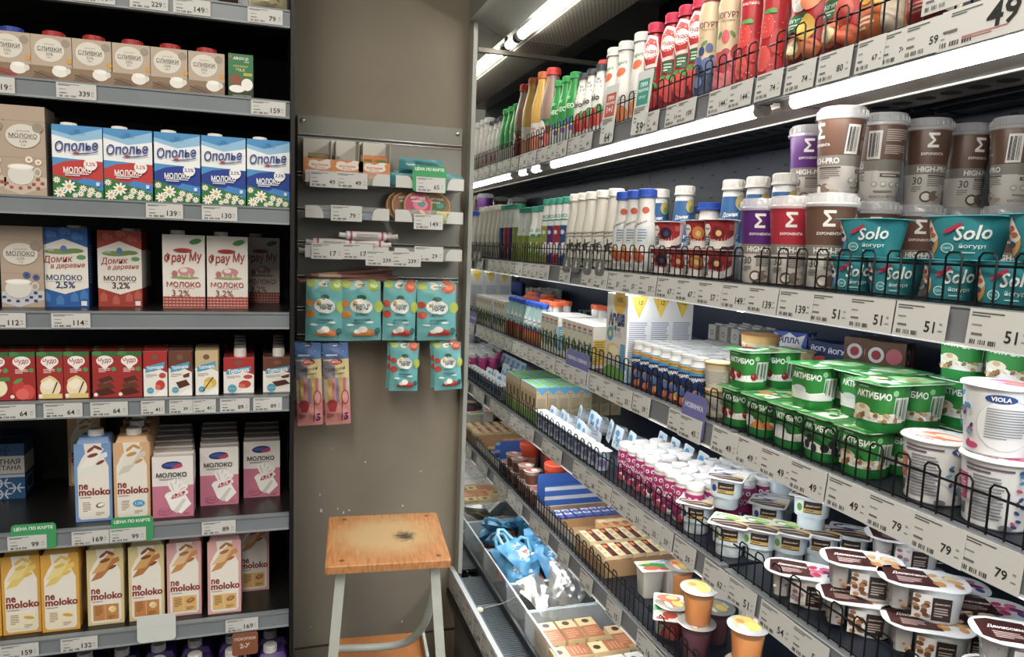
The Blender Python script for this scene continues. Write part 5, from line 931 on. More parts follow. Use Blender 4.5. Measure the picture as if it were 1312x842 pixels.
kind('sachet_o', 'snack_sachet', 'sachet', [('snack_sachet', pouch(.034,.074,.004,m('#d0742c',.3),[('r',0,.85,.8,.12,'#6a7a2c'),('t','ЯГОДЫ',0,.6,.8,'#5a2a4a',.03),('e',0,.25,.3,.15,'#e0a040')],21))])
kind('sachet_b', 'snack_sachet', 'sachet', [('snack_sachet', pouch(.052,.074,.004,m('#8a6a34',.3),[('r',0,.8,.9,.2,'#6a6a2c'),('b',0,.45,.7,.25,3,'#c8a04a')],22))])
xb = AX(410, TY+.004, 1.70)
for i in range(3): inst('sachet_b', xb-.004+.010*i, TY+.022+.02*i, tz[0]+.004, 0, f'brown snack sachet, {ORD[i]} from the front in the box by the rack', 'sachets in the display boxes')
xo = AX(478, TY+.004, 1.70)+.004
for i in range(2):
    for j in range(2): inst('sachet_o', xo-.018+.036*i, TY+.018+.022*j, tz[0]+.004+.006*j, 0, f'orange snack sachet, {"front" if j==0 else "rear"} {"one by the empty box" if i==0 else "one by the turquoise bars"}', 'sachets in the display boxes')
# turquoise bars, tins, rolls
def lying(key, name, cat, w, t, base, ops, seed):
    mb = pouch(w, .036, t, base, ops, seed); kind(key, name, cat, [(name, mb)])
lying('tbar', 'snack_bar', 'snack bar', .125, .009, m('#3f8f96',.28), [('r',.1,.5,.5,.6,'#2f747c'),('t','ФрутоНяня',-.2,.55,.3,'#dfe8e4',.03),('e',.35,.5,.08,.2,'#2a5a5a')], 31)
for i, (dx, dy, dz, rz) in enumerate(((-.045,.03,.003,.05),(.035,.03,.003,-.06),(-.03,.06,.012,-.08),(.03,.062,.012,.06),(-.02,.045,.046,.1))):
    inst('tbar', .413+dx, TY+dy, tz[0]+.003+dz, (0.25, 0, rz), f'turquoise wrapped snack bar, {ORD[i]} in the heap behind the green card', 'turquoise bars')
def tin(c1, c2):
    mb = MB(); mb.lathe([(.038,0),(.041,.002),(.041,.012),(.039,.014),(.001,.014)], m('#b08a4a',.3,metal=.5), 30); deco(mb, [('e',0,0,.46,.46,c1),('e',.08,.04,.26,.2,c2),('e',.12,.06,.14,.11,'#4a8a7a'),('t','МЯТНЫЕ',0,.27,.5,'#e8dcd8',.02),('t','МИШКИ',-.05,.15,.34,'#e8dcd8',.02),('e',-.15,-.2,.14,.05,'#3f9a70',.6),('e',.14,-.22,.12,.05,'#e0c04a',-.5)], .08, .08, mp_top(.014)); return mb
kind('tin_p', 'candy_tin', 'tin', [('candy_tin', tin('#a83a5c','#d8708a'))]); kind('tin_g', 'candy_tin', 'tin', [('candy_tin', tin('#8a5a3a','#3f6a34'))])
for k, p, py, dy, n in (('tin_g',513,263,.05,'brown round tin furthest back by the blue packs'),('tin_g',520,264,.034,'brown round tin half hidden by the pink one'),('tin_p',535.5,266,.013,'pink round candy tin at the front'),('tin_g',559,269,.03,'green and brown round tin beside the pink one')):
    y = TY+dy; z = ZY(p, py, y); inst(k, AX(p, y, z), y+.012, tz[1]+.0446, (PI/2-.12, 0, 0), n, 'round candy tins')
kind('ycard', 'snack_packet', 'packet', [('snack_packet', pouch(.07,.030,.006,m('#c8c040',.35),[('r',.1,.5,.4,.6,'#6a8a3a')],41))]); inst('ycard', .47, TY+.01, tz[1]+.003, 0, 'flat yellow green packet in the round tin tray')
kind('flatblue', 'flat_packet', 'packet', [('flat_packet', MB().box(-.045,.045,-.035,.035,0,.006,m('#5f86ae',.3)).box(-.04,.02,-.03,.03,.006,.0062,m('#b8c8d8',.3)))])
for i in range(4): inst('flatblue', .14+.085*(i % 2), TY+.05, tz[1]+.003+.0075*(i//2), .1*(i-1), f'flat blue packet, {ORD[i]} in the tray under the orange boxes', 'flat blue packets')
def roll(seed):
    mb = MB(); mb.path([(-.055,0,0),(.055,0,0)], .0125, m('#cfc8c6',.4,noise=.08,scale=60), 12)
    for s in (-1, 1): mb.path([(s*.055,0,0),(s*.062,0,0),(s*.074,0,.002)], .007, m('#d4cecb',.4), 8); mb.path([(s*.040,0,0),(s*.046,0,0)], .0128, m('#b04a72',.4), 12)
    for k in range(3): mb.box(-.03, .03, -.0131, -.0125, -.005+.004*k, -.0035+.004*k, m('#8a8684',.5))
    return mb
kind('roll', 'wrapped_roll', 'snack', [('wrapped_roll', roll(1))])
for i, (x, dy, dz, rz) in enumerate(((.155,.03,.0,.03),(.235,.028,.0,-.05),(.225,.052,.0,.08),(.24,.04,.0225,-.1),(.235,.062,.0225,.06),(.245,.035,.046,.12),(.262,.06,.046,-.14),(.14,.055,.0,.1),(.16,.04,.0235,-.06))): inst('roll', x, TY+dy, tz[2]+.0155+dz, (0, 0, rz), f'white wrapped roll, {ORD[i]} in the lowest wall tray', 'white wrapped rolls')
# hooks and hanging packs
def hook(x, z, n, label, ln=.11):
    mb = MB(); mb.path([(0,-.003,.006),(0,-ln,.006),(0,-ln-.008,.012)], .0022, CH, 6); mb.box(-.012, .012, -.004, -.0005, -.012, .018, CH); o = ob('display_hook', mb, loc=(x, PY, z)); props(o, label, 'hook', 'display hooks')
HY = 2.05
for p, k, nm in ((415,'fruit_a','by the milk rack'),(463.5,'fruit_b','beside the one by the rack'),(511,'fruit_c','beside the one by the fridge'),(560,'fruit_d','by the fridge')):
    x = AX(p, HY, 1.3); hook(x, 1.372, k, f'chrome hook carrying the turquoise fruit pouches {nm}')
    for r in range(3): inst(k, x+(.004*r if r else 0), HY+.026*r, 1.2245+.003*r, (0, .015*(1 if k in ('fruit_a','fruit_c') else -1.5)*(1+r), 0), f'turquoise fruit snack pouch {nm}, {["front of its hook","second on its hook","last on its hook"][r]}', 'turquoise fruit pouches')
for p, nm in ((517,'beside the fridge pair'),(575,'nearest the fridge')):
    x = AX(p, HY, 1.14); hook(x, 1.207, nm, f'chrome hook of the small turquoise pouches, {nm.replace("nearest","against")}')
    for r in range(2): inst('fruit_s', x-.006*r, HY+.024*r, 1.079+.004*r, (0, -.05 if p > 550 else .02, 0), f'small turquoise pouch hanging under the panel {nm.replace("nearest","against")}, {["front","rear"][r]} one', 'small turquoise pouches')
for p, nm in ((398,'against the milk rack'),(434,'beside the one against the rack')):
    x = AX(p, HY, 1.1); hook(x, 1.212, nm, f'chrome hook of the wafer sticks, {nm}')
    for r in range(2): inst('sticks', x-.008*r, HY+.022*r, .990+.003*r, (0, -.035 if p < 420 else -.045, 0), f'long pink and blue wafer stick pack {nm}, {["front","rear"][r]}', 'wafer stick packs')
mbs = MB(); mbs.path([(-.12,0,0),(.12,0,0)], .0055, m('#9a6a5c',.3,noise=.1,scale=50), 8); mbs.path([(-.10,0,0),(-.04,0,0)], .0057, m('#c8a88a',.3), 8)
kind('stick', 'snack_stick', 'snack', [('snack_stick', mbs)])
for i, (x, dz, ry) in enumerate(((.19,.0,-.03),(.205,.011,-.06),(.22,.011,.02),(.21,.022,-.09))): inst('stick', x, HY+.03+.014*(i % 2), 1.389+dz, (0, ry, .04*i), f'long brown snack stick, {ORD[i]} lying over the pouches', 'long snack sticks')

# ================================================================ step stool
st = thing('step_stool', 'wooden topped step stool with worn seat and white metal legs', 'stool', (.265, 1.735, 0), math.radians(-5.5))
wood = bpy.data.materials.new('worn_plywood'); wood.use_nodes = True; nt = wood.node_tree; b = nt.nodes['Principled BSDF']; b.inputs['Roughness'].default_value = .5
tc = nt.nodes.new('ShaderNodeTexCoord'); mp = nt.nodes.new('ShaderNodeMapping'); mp.inputs['Scale'].default_value = (60, 6, 20); n1 = nt.nodes.new('ShaderNodeTexNoise'); n1.inputs['Scale'].default_value = 3; n1.inputs['Detail'].default_value = 6
nt.links.new(tc.outputs['Object'], mp.inputs['Vector']); nt.links.new(mp.outputs['Vector'], n1.inputs['Vector'])
r1 = nt.nodes.new('ShaderNodeValToRGB'); r1.color_ramp.elements[0].color = lin('#a8672f')+[1]; r1.color_ramp.elements[1].color = lin('#cf9150')+[1]; r1.color_ramp.elements[0].position = .3; r1.color_ramp.elements[1].position = .75; nt.links.new(n1.outputs['Fac'], r1.inputs['Fac'])
def blob(cx, cy, sx_, sy_, lo, hi, col, prev, nscale=8, nstr=.35):
    mpn = nt.nodes.new('ShaderNodeMapping'); mpn.inputs['Location'].default_value = (-cx/sx_, -cy/sy_, 0); mpn.inputs['Scale'].default_value = (1/sx_, 1/sy_, 0)
    nt.links.new(tc.outputs['Object'], mpn.inputs['Vector']); ln = nt.nodes.new('ShaderNodeVectorMath'); ln.operation = 'LENGTH'; nt.links.new(mpn.outputs['Vector'], ln.inputs[0])
    nz = nt.nodes.new('ShaderNodeTexNoise'); nz.inputs['Scale'].default_value = nscale; nz.inputs['Detail'].default_value = 8; nz.inputs['Roughness'].default_value = .7; nt.links.new(tc.outputs['Object'], nz.inputs['Vector'])
    ml = nt.nodes.new('ShaderNodeMath'); ml.operation = 'MULTIPLY_ADD'; ml.inputs[1].default_value = nstr*2; ml.inputs[2].default_value = -nstr; nt.links.new(nz.outputs['Fac'], ml.inputs[0])
    ad = nt.nodes.new('ShaderNodeMath'); ad.operation = 'ADD'; nt.links.new(ln.outputs['Value'], ad.inputs[0]); nt.links.new(ml.outputs[0], ad.inputs[1])
    mr = nt.nodes.new('ShaderNodeMapRange'); mr.inputs[1].default_value = lo; mr.inputs[2].default_value = hi; mr.inputs[3].default_value = 1; mr.inputs[4].default_value = 0; nt.links.new(ad.outputs[0], mr.inputs[0])
    mx = nt.nodes.new('ShaderNodeMix'); mx.data_type = 'RGBA'; mx.inputs[7].default_value = lin(col)+[1]; nt.links.new(mr.outputs[0], mx.inputs[0]); nt.links.new(prev, mx.inputs[6]); return mx.outputs[2]
c1 = blob(.0, .01, .125, .12, .55, 1.15, '#c3a06a', r1.outputs['Color'], 14, .4)
c2 = blob(.045, .0, .038, .042, .25, .85, '#46362a', c1, 110, 1.0)
nt.links.new(c2, b.inputs['Base Color'])
SW, SD, SZ, STH = .282, .305, .780, .018
mb = MB(); mb.loft([rrect(SW, SD, .008, SZ-STH, n=5), rrect(SW, SD, .008, SZ-.002, n=5), rrect(SW-.004, SD-.004, .007, SZ, n=5)], wood); seat = ob('seat', mb, st, label='worn orange wooden seat with a dark stain')
LEG = m('#b9bdb2', .45, metal=.1, noise=.06, scale=25)
for x, y in ((-.105,-.125),(.115,-.125),(-.1,.128),(.112,.128)):
    mb = MB(); mb.lathe([(.006,0),(.006,.0008),(.004,.0016),(.001,.0012)], m('#8a5a34',.4,metal=.4), 12); ob('screw', mb, seat, loc=(x, y, SZ))
mb = MB(); mb.box(-.118, .118, -.128, -.104, SZ-STH-.009, SZ-STH, LEG); mb.box(-.118, .118, .10, .124, SZ-STH-.009, SZ-STH, LEG); ob('seat_frame', mb, st)
def flat(p, q, w, t, mat):
    p, q = Vector(p), Vector(q); d = (q-p).normalized(); s = Vector((1, 0, 0)); s = (s-d*s.dot(d)).normalized(); nn = d.cross(s); mb = MB()
    rings = [[c+s*w/2*a+nn*t/2*b_ for a, b_ in ((-1,-1),(1,-1),(1,1),(-1,1))] for c in (p, q)]
    return mb.loft(rings, mat)
for s in (-1, 1):
    l1 = ob('leg', flat((s*.106, -.116, SZ-STH-.004), (s*.165, -.19, .012), .022, .011, LEG), st)
    l2 = ob('leg', flat((s*.128, -.14, .47), (s*.140, .27, .012), .020, .011, LEG), st)
    for y, x, lg in ((-.19,.165,l1),(.27,.140,l2)):
        mb = MB(); mb.box(s*x-.013, s*x+.013, y-.010, y+.010, 0, .03, '#2a2a2a'); ob('rubber_foot', mb, lg)
    mb = MB(); mb.path([(s*.116,-.125,.50),(s*.124,-.137,.50)], .007, CH, 10); ob('bolt', mb, l1)
mb = MB(); mb.loft([rrect(.245, .16, .008, .357, -.005, .19, 5), rrect(.245, .16, .008, .375, -.005, .19, 5)], m('#b8702f', .5, noise=.15, scale=20)); ob('step', mb, st, label='lower wooden step')
pts = []
for a in range(15):
    t_ = a/14; pts.append(((.118, -.06, .62) if a == 0 else None))
P = [(.112,-.10,.70),(.108,-.05,.62),(.098,.0,.545),(.075,.06,.475),(.04,.09,.445),(-.01,.10,.437),(-.07,.105,.437),(-.125,.11,.437)]
def smooth(P, k=5):
    P = [Vector(p) for p in P]; out = []
    for i in range(len(P)-1):
        a, b_, c, d = P[max(i-1,0)], P[i], P[i+1], P[min(i+2,len(P)-1)]
        for j in range(k):
            t_ = j/k; out.append(.5*((2*b_)+(c-a)*t_+(2*a-5*b_+4*c-d)*t_*t_+(3*b_-a-3*c+d)*t_**3))
    return out+[P[-1]]
mb = MB(); mb.path(smooth(P), .010, LEG, 10); ob('curved_brace', mb, st)
for s in (-1, 1): mb = MB(); mb.box(s*.122-.004, s*.122+.004, .10, .27, .376, .40, LEG); ob('step_bracket', mb, st)

# ================================================================ goods in the fridge
def F(key, y, X, s, label, group=None, z=0, rot=FR):
    return inst(key, X, y, SH[s]+z+.0003, rot, label, group)
def FP(key, px_, X, s, label, group=None, z=0, rot=FR, zr=.05):
    return F(key, AY(px_, X, SH[s]+z+zr), X, s, label, group, z, rot)
def jit(a=.12): return FR+RN.uniform(-a, a)
# --- top shelf
F('yellowbot', 2.058, .748, 'A', 'yellow yoghurt bottle with orange cap against the mirror'); F('brownbot', 1.982, .748, 'A', 'large brown yoghurt bottle with red cap on the top fridge shelf')
F('brownbot', 1.84, .84, 'A', 'brown red capped bottle standing behind the green bottles')
for i, y in enumerate((1.918, 1.863, 1.808)): F('greenbot', y, .745, 'A', f'slim green yoghurt bottle, {ORD[i]} from the brown red capped bottle', 'green bottles', rot=jit())
for i, y in enumerate((1.752, 1.70, 1.648)): F('whitebot', y, .745, 'A', f'white speckled bottle with dark cap, {ORD[i]} from the green bottles', 'white speckled bottles', rot=jit())
for i, y in enumerate((1.585, 1.527, 1.452)): F('whitetall', y, .748, 'A', f'tall white bottle with white lid, {ORD[i]} from the dark capped bottles', 'tall white bottles', rot=jit())
for i, y in enumerate((1.397, 1.328, 1.277, 1.228)): F('redbot', y, .748, 'A', f'red yoghurt bottle with pink cap, {ORD[i]} from the white bottles', 'red pink capped bottles', rot=FR+.25)
FP('blueb', 909, .745, 'A', 'tan yoghurt bottle printed with blueberries', zr=.1, rot=FR+.3); FP('raspb', 935, .745, 'A', 'tan yoghurt bottle printed with raspberries', zr=.1, rot=FR+.3)
for i, p in enumerate((963, 993)): FP('strawb', p, .747, 'A', f'red yoghurt bottle printed with strawberries, {["beside the raspberry bottle","beside the red pouch"][i]}', 'strawberry bottles', zr=.08, rot=FR+.35)
def bigp(base, ops, seed): return [('yogurt_pouch', pouch(.072,.15,.02,m(base,.28),ops,seed))]
dop = lambda f: [('e',-.05,.66,.30,.14,'#ece6e0'),('t','Чудо',-.05,.66,.46,'#b0242c',.03,.15),('r',-.12,.42,.55,.16,'#2f6a44'),('t','ЙОГУРТ',-.15,.45,.35,'#e6efe6',.02),('b',-.15,.39,.4,.05,2,'#c9dccb'),('e',.2,.62,.2,.11,f[0]),('e',.15,.36,.2,.12,f[1]),('e',-.15,.2,.26,.11,f[2]),('e',-.15,.2,.18,.07,'#f0dcb0'),('e',.25,.16,.2,.09,f[0]),('b',.0,.93,.5,.06,2,'#ecd8d4')]
kind('pouch_r', 'yogurt_pouch', 'pouch', bigp('#a81f2e', dop(('#d8784a','#e0b03a','#c8843a')), 51)); kind('pouch_g', 'yogurt_pouch', 'pouch', bigp('#b82a30', dop(('#d8643a','#c84a3a','#e07a4a')), 52))
kind('pouch_m', 'yogurt_pouch', 'pouch', bigp('#c8783a', [('r',0,.65,.9,.5,'#d8a03a'),('e',-.2,.5,.22,.16,'#e0a82c'),('e',.15,.42,.22,.12,'#e8c040'),('e',.1,.55,.15,.05,'#4a8a3a',.5),('r',-.15,.18,.6,.28,'#d06a2c'),('r',.32,.2,.3,.34,'#b8a894'),('b',-.15,.18,.4,.12,3,'#f0d0a8'),('t','манго',0,.8,.6,'#7a3a1a',.03)], 53))
kind('pouch_y', 'yogurt_pouch', 'pouch', bigp('#b8862c', [('t','Bella',.05,.42,.7,'#f0e8d8',.02,.3,.05),('e',-.3,.32,.12,.06,'#c8563a'),('r',.05,.17,.8,.22,'#b82f34'),('t','КЛУБНИКА-БАНАН',.05,.235,.7,'#f0dcd8',.02),('b',.05,.16,.6,.08,3,'#e0a8a0'),('e',.38,.3,.16,.07,'#7fa04a'),('e',.38,.22,.14,.07,'#d84a34'),('e',.42,.14,.12,.06,'#ece2c8')], 54))
for k, p, X, d in (('pouch_r',1035,.735,'dark red yoghurt pouch with peach and oats'),('pouch_g',1082,.735,'red yoghurt pouch with sliced grapefruit'),('pouch_m',1132,.735,'orange mango yoghurt pouch'),('pouch_y',1197,.735,'ochre strawberry yoghurt pouch at the aisle end of the top shelf')):
    FP(k, p, X, 'A', d, zr=.04, rot=FR+.12); FP(k, p, X+.05, 'A', d.replace('yoghurt pouch', 'yoghurt pouch standing behind the one', 1), zr=.04, rot=FR+.12)
# --- second shelf
for i, y in enumerate((2.070, 2.017)):
    F('greenlabel', y, .75, 'B', f'white kefir bottle with olive label and teal cap, {["against the mirror","beside the purple labelled bottle"][i]}', rot=jit())
for i, (y, k, cn) in enumerate(((1.968,'g','olive'),(1.921,'p','purple'),(1.874,'r','red'),(1.827,'b','blue'))): F('teal'+k, y, .745, 'B', f'slim teal capped kefir bottle with {cn} label', 'teal capped bottles', rot=jit())
for i, y in enumerate((1.775, 1.724, 1.673, 1.612, 1.545)): F('whitefarm', y, .748, 'B', f'cream white kefir bottle with black print, {ORD[i]} from the teal capped bottles', 'white kefir bottles', rot=jit())
for i, y in enumerate((1.487, 1.436, 1.385)): F('bluecapbot', y, .742, 'B', f'white bottle with blue cap and fruit print, {ORD[i]} from the cream white bottles', 'blue capped bottles', rot=jit())
for i, (p, X) in enumerate(((844,.812),(876,.812),(938,.812),(969,.812),(1003,.812))): FP('domik', p, X, 'B', f'blue yoghurt bottle with white cap behind the red cups, {ORD[i]} from the blue capped bottles', 'blue yoghurt bottles', zr=.12, rot=FR+.35)
FP('potblue', 909, .825, 'B', 'white pot with strawberries and blue lid between the blue bottles', zr=.1); FP('potblue', 891, .865, 'B', 'blue lidded pot set behind the strawberry pot', zr=.1); FP('potblue', 824, .865, 'B', 'blue lidded pot behind the blue capped bottles', zr=.1)
for i, y in enumerate((2.06, 1.99, 1.92)): F('expo_red' if i else 'expo_purple', y, .86, 'B', f'{"red" if i else "purple"} lidded drink cup at the back of the second shelf, {ORD[i]} from the mirror')
yb = [AY(p, .747, SH['B']+.03) for p in (850, 877, 908, 945)]
for i, k in enumerate(('berry','straw','peach','cherry')):
    y = 1.300-.063*i; fn = {'berry':'blackberry','straw':'strawberry','peach':'peach','cherry':'cherry'}[k]
    F('chudo_'+k, y, .742, 'B', f'red {fn} yoghurt cup in the lower layer behind the fence', 'red yoghurt cups', rot=FR+.25)
    if i != 1: F('chudo_'+k, y-.012 if i == 0 else y, .742, 'B', f'red {fn} yoghurt cup stacked on the upper layer', 'red yoghurt cups', z=.0518, rot=FR+.25)
    F('chudo_'+k, y+(.012 if i < 3 else .0), .805 if i < 1 else .875, 'B', f'red {fn} yoghurt cup in the second row of the second shelf', 'red yoghurt cups')
ex = [('purple',982,.747),('red',1013,.747),('brown',1060,.747)]
yy = [1.010, .936, .858]
for (k, p, X), y in zip(ex, yy): F('expo_'+k, y, .750, 'B', f'{k} printed drink cup with clear lid standing behind the fence', 'printed drink cups', rot=FR+.1)
UP = .1335
# second tier stands on cups of the second row
for j, (k, X, y, th) in enumerate((('purple',.885,1.075,0),('brown',.815,.925,-.95),('brown',.905,.936,-1.9),('brown',.995,.936,.2),('brown',1.083,.940,.5),('brown',1.088,.860,-1.7))):
    n = ['purple drink cup with white letter','brown drink cup tilted letter away beside the purple one','brown drink cup with barcode turned out','brown drink cup with white letter turned out','brown drink cup with number thirty turned out','brown drink cup at the aisle end of its row'][j]
    F('expo_'+k, y, X, 'B', n+', upper tier', 'printed drink cups', z=UP+.0005, rot=FR+.1+th)
    F('expo_'+k, y, X, 'B', n.replace(' drink cup', ' drink cup under the one', 1)+', lower tier', 'printed drink cups', rot=FR+.1)
F('expo_red', 1.005, .905, 'B', 'red printed drink cup on the upper tier behind the brown ones', 'printed drink cups', z=UP+.0005); F('expo_red', 1.005, .905, 'B', 'red printed drink cup on the lower tier behind the teal cups', 'printed drink cups')
for y, k, n in ((.795,'solo_b','beside the brown cup'),(.729,'solo_b','second from the brown cup'),(.645,'solo_o','with orange cone'),(.578,'solo_o','at the aisle end')):
    F(k, y, .745, 'B', f'teal dessert cup in the lower layer {n}', 'teal dessert cups', rot=FR+.3)
for y, k, n in ((.772,'solo_b','with berries beside the brown cup'),(.632,'solo_o','with orange cone'),(.535,'solo_o','at the aisle end')):
    inst(k, .745, y, SH['B']+.0485, FR+.12, f'wide teal dessert cup in the upper layer {n}', 'teal dessert cups', (1.32, 1.05, 1.0))
F('solo_b', .687, .815, 'B', 'teal dessert cup in the second row between the wide ones, upper layer', 'teal dessert cups', z=.0482, rot=FR+.3); F('solo_b', .687, .815, 'B', 'teal dessert cup in the second row, lower layer', 'teal dessert cups', rot=FR+.3)
# --- third shelf
for i, y in enumerate((2.076, 2.036, 1.996, 1.956)): F('bluewater', y, .738, 'C', f'small pale blue bottle with blue cap, {ORD[i]} from the mirror', 'blue capped small bottles', rot=jit())
for r, (X, ys) in enumerate(((.785,(2.07,2.022,1.974)),(.832,(2.07,2.022)),)):
    for i, y in enumerate(ys): F('orangecap', y, X, 'C', f'small orange capped bottle, {ORD[i]} from the mirror, {["row behind the blue caps","deeper row"][r]}', 'orange capped bottles')
for i, y in enumerate((1.915, 1.868, 1.821, 1.774, 1.727)): F('orangecap' if i not in (2,) else 'bluewater', y, .885, 'C', f'{"orange" if i!=2 else "blue"} capped bottle behind the green white cartons, {ORD[i]} from the mirror', 'bottles behind the cartons', z=0)
for i, y in enumerate((1.912, 1.880, 1.848, 1.816, 1.755, 1.722, 1.689, 1.656, 1.623, 1.59)):
    for r in range(3 if i < 4 else 4): F('tealwhite' if i == 3 else 'greenwhite', y, .7385+.0375*r, 'C', f'{"blue sided" if i==3 else "green and white"} baby drink carton, {ORD[i]} from the small bottles, {ORD[r]} row back', 'baby drink cartons')
ya = 1.445
for r in range(3): F('agusha', ya+.003*r, .7425+.0545*r, 'C', f'tall white carton with yellow triangle, {["front one with blue lettering","middle of the row","rear of the row"][r]}', 'tall white triangle cartons')
for c in range(7):
    for r in range(6): F('imun', 1.368-.0375*c, .737+.0345*r, 'C', f'small blue foil topped bottle, {ORD[c]} column from the tall white carton, {ORD[r]} row back', 'foil topped drink bottles', rot=jit(.3))
for i in range(3):
    for r in range(3): F('greybrick', 1.50-.045*i-.02, 1.0+.038*r, 'C', f'small grey portion carton behind the foil topped bottles, {ORD[i]} along, {ORD[r]} deep', 'grey portion cartons', z=.0606)
    for r in range(3): F('greybrick', 1.50-.045*i-.02, 1.0+.038*r, 'C', f'small grey portion carton in the bottom layer, {ORD[i]} along, {ORD[r]} deep', 'grey portion cartons', z=0)
FP('mamaplain', 921, .742, 'C', 'cream coloured dessert cup behind the fence, lower of two', zr=.03); FP('mamaplain', 921, .742, 'C', 'cream coloured dessert cup behind the fence, upper of two', z=.0474, zr=.03)
for k, p, X, n in (('mama',974,.875,'orange fruit print'),('mamaplain',1022,.90,'plain side turned out')):
    y = AY(p, X, SH['C']+.12)
    sc = 1.42 if k == 'mama' else 1.2
    for t in range(2): inst(k, X, y, SH['C']+.0003+.0474*sc*t, FR+.45, f'cream dessert cup with {n} behind the green packs, {["lower","upper"][t]} of its stack', 'cream dessert cups', (sc, sc, sc))
for i, y in enumerate((2.05, 1.96)): F(['greenpack','greenpack'][i], y, 1.04, 'C', f'dark green pack at the back of the third shelf, {["against the mirror","beside the flag print pack"][i]}', z=.0)
F('flagpack', 1.88, 1.04, 'C', 'white red and blue pack at the back of the third shelf')
for i in range(4): F('navypack', 1.80-.065*i, 1.04, 'C', f'navy yoghurt pack at the back of the third shelf, {ORD[i]} from the flag print pack', 'navy packs')
for p, k, X, n, zz in ((1018,'starpack',1.0,'blue pack with a white star banner','.07'),(1060,'navypack',1.03,'navy yoghurt pack beside the star banner pack','.07'),(1083,'navypack',1.03,'navy yoghurt pack, second from the star banner pack','.07'),(1112,'jarpack',1.03,'brown jar print pack','.07'),(1140,'jarpack',1.03,'brown jar print pack at the aisle side','.07')):
    y = AY(p, X, SH['C']+.12)
    for t in range(2): F(k, y, X, 'C', f'{n}, {["under the top one","topmost of two"][t]}', 'back row packs', z=.0705*t if k == 'jarpack' else (.0665*t if k == 'starpack' else .0605*t), rot=FR+.5)
AH = .0635
for p, k, n in ((953,'cherry','cherry'),(987,'orange','orange fruit'),(1021,'plain','plain'),(1062,'blue','blueberry'),(1125,'muesli','muesli')): pass
ylow = {'cherry':1.020, 'orange':.953, 'plain':.886, 'blue':.819, 'muesli':.748}
for k, y in ylow.items():
    n = {'cherry':'cherry','orange':'orange fruit','plain':'plain','blue':'blueberry','muesli':'muesli'}[k]
    F('acti_'+k, y, .742, 'C', f'green {n} yoghurt twin pack in the lower layer', 'green yoghurt twin packs', rot=FR+.02)
for k, y, X, n in (('cherry',1.014,.748,'cherry yoghurt twin pack in the upper layer'),('plain',.868,.755,'plain yoghurt twin pack in the upper layer'),('plain',.803,.785,'yoghurt twin pack half hidden behind the muesli one'),('muesli',.736,.748,'muesli yoghurt twin pack in the upper layer')):
    F('acti_'+k, y, X, 'C', f'green {n}', 'green yoghurt twin packs', z=AH, rot=FR+.02)
for i, y in enumerate((.735, .668)):
    for t in range(3): F('acti_muesli', y, .885, 'C', f'green muesli twin pack, {["bottom","middle","top"][t]} of the {["stack beside the packs","stack at the aisle end"][i]} behind the white tubs', 'green yoghurt twin packs', z=AH*t, rot=FR+.02)
FP('tub_o', 1198, .752, 'C', 'white yoghurt tub with orange lid print', zr=.03, rot=FR+.1)
FP('tub_p', 1278, .752, 'C', 'white yoghurt tub with pink panel, lower of two', zr=.03, rot=FR+.1); FP('tub_r', 1280, .755, 'C', 'white yoghurt tub with round text panel, upper of two', z=.0768, zr=.03, rot=FR+.1)
FP('tub_r', 1345, .845, 'C', 'white yoghurt tub with pink lid behind the two stacked tubs', z=0, zr=.03)
# --- fourth shelf
for i in range(4):
    for r in range(5): F('woodgreen', 2.078-.0355*i, .742+.0355*r, 'D', f'wood toned kefir carton with green top, {ORD[i]} from the mirror, {ORD[r]} row back', 'green topped kefir cartons')
for i, (y, X) in enumerate(((2.03,.935),(2.03,.972),(2.03,1.01))): F('woodgreen', y, X, 'D', f'wood toned carton standing apart behind the green topped block, {ORD[i]} back', 'green topped kefir cartons')
for i in range(10): F('lidrow', 1.91-.0445*i, .7285, 'D', f'small white lidded cup along the fence, {ORD[i]} from the green topped cartons', 'white lidded cups')
tl = [(1.885,.79),(1.83,.80),(1.775,.79),(1.715,.80),(1.66,.79),(1.87,.87),(1.81,.88),(1.75,.87),(1.69,.88),(1.63,.87),(1.575,.88)]
for i, (y, X) in enumerate(tl):
    inst('tilted', X, y, SH['D']+.0275, (PI/2-.22, 0, -1.62-.12*(i % 3)), f'clear cup lying on its side with blue white lid, {ORD[i % 5 if i < 5 else i-5]} in the {"nearer" if i < 5 else "deeper"} row'.replace('nearer', 'front'), 'tipped blue lid cups')
for i, (y, X) in enumerate(((1.56,.955),(1.50,.955),(1.44,.955),(1.38,.955),(1.32,.955))): inst('tilted', X, y, SH['D']+.0275, (PI/2-.22, 0, -1.7), f'clear cup on its side behind the magenta bottles, {ORD[i]} from the white cups', 'tipped blue lid cups')
for c in range(4):
    for r in range(3): F('purp', 1.435-.0395*c+.004*r, .752+.0405*r, 'D', f'magenta yoghurt bottle, {ORD[c]} from the lidded cups, {ORD[r]} row, first block', 'magenta yoghurt bottles', rot=jit(.4))
for c in range(4):
    for r in range(5): F('purp', 1.262-.0395*c+.004*r, .745+.0405*r, 'D', f'magenta yoghurt bottle, {ORD[c]} in the block by the white cups, {ORD[r]} row', 'magenta yoghurt bottles', rot=jit(.4))
DH = .0573
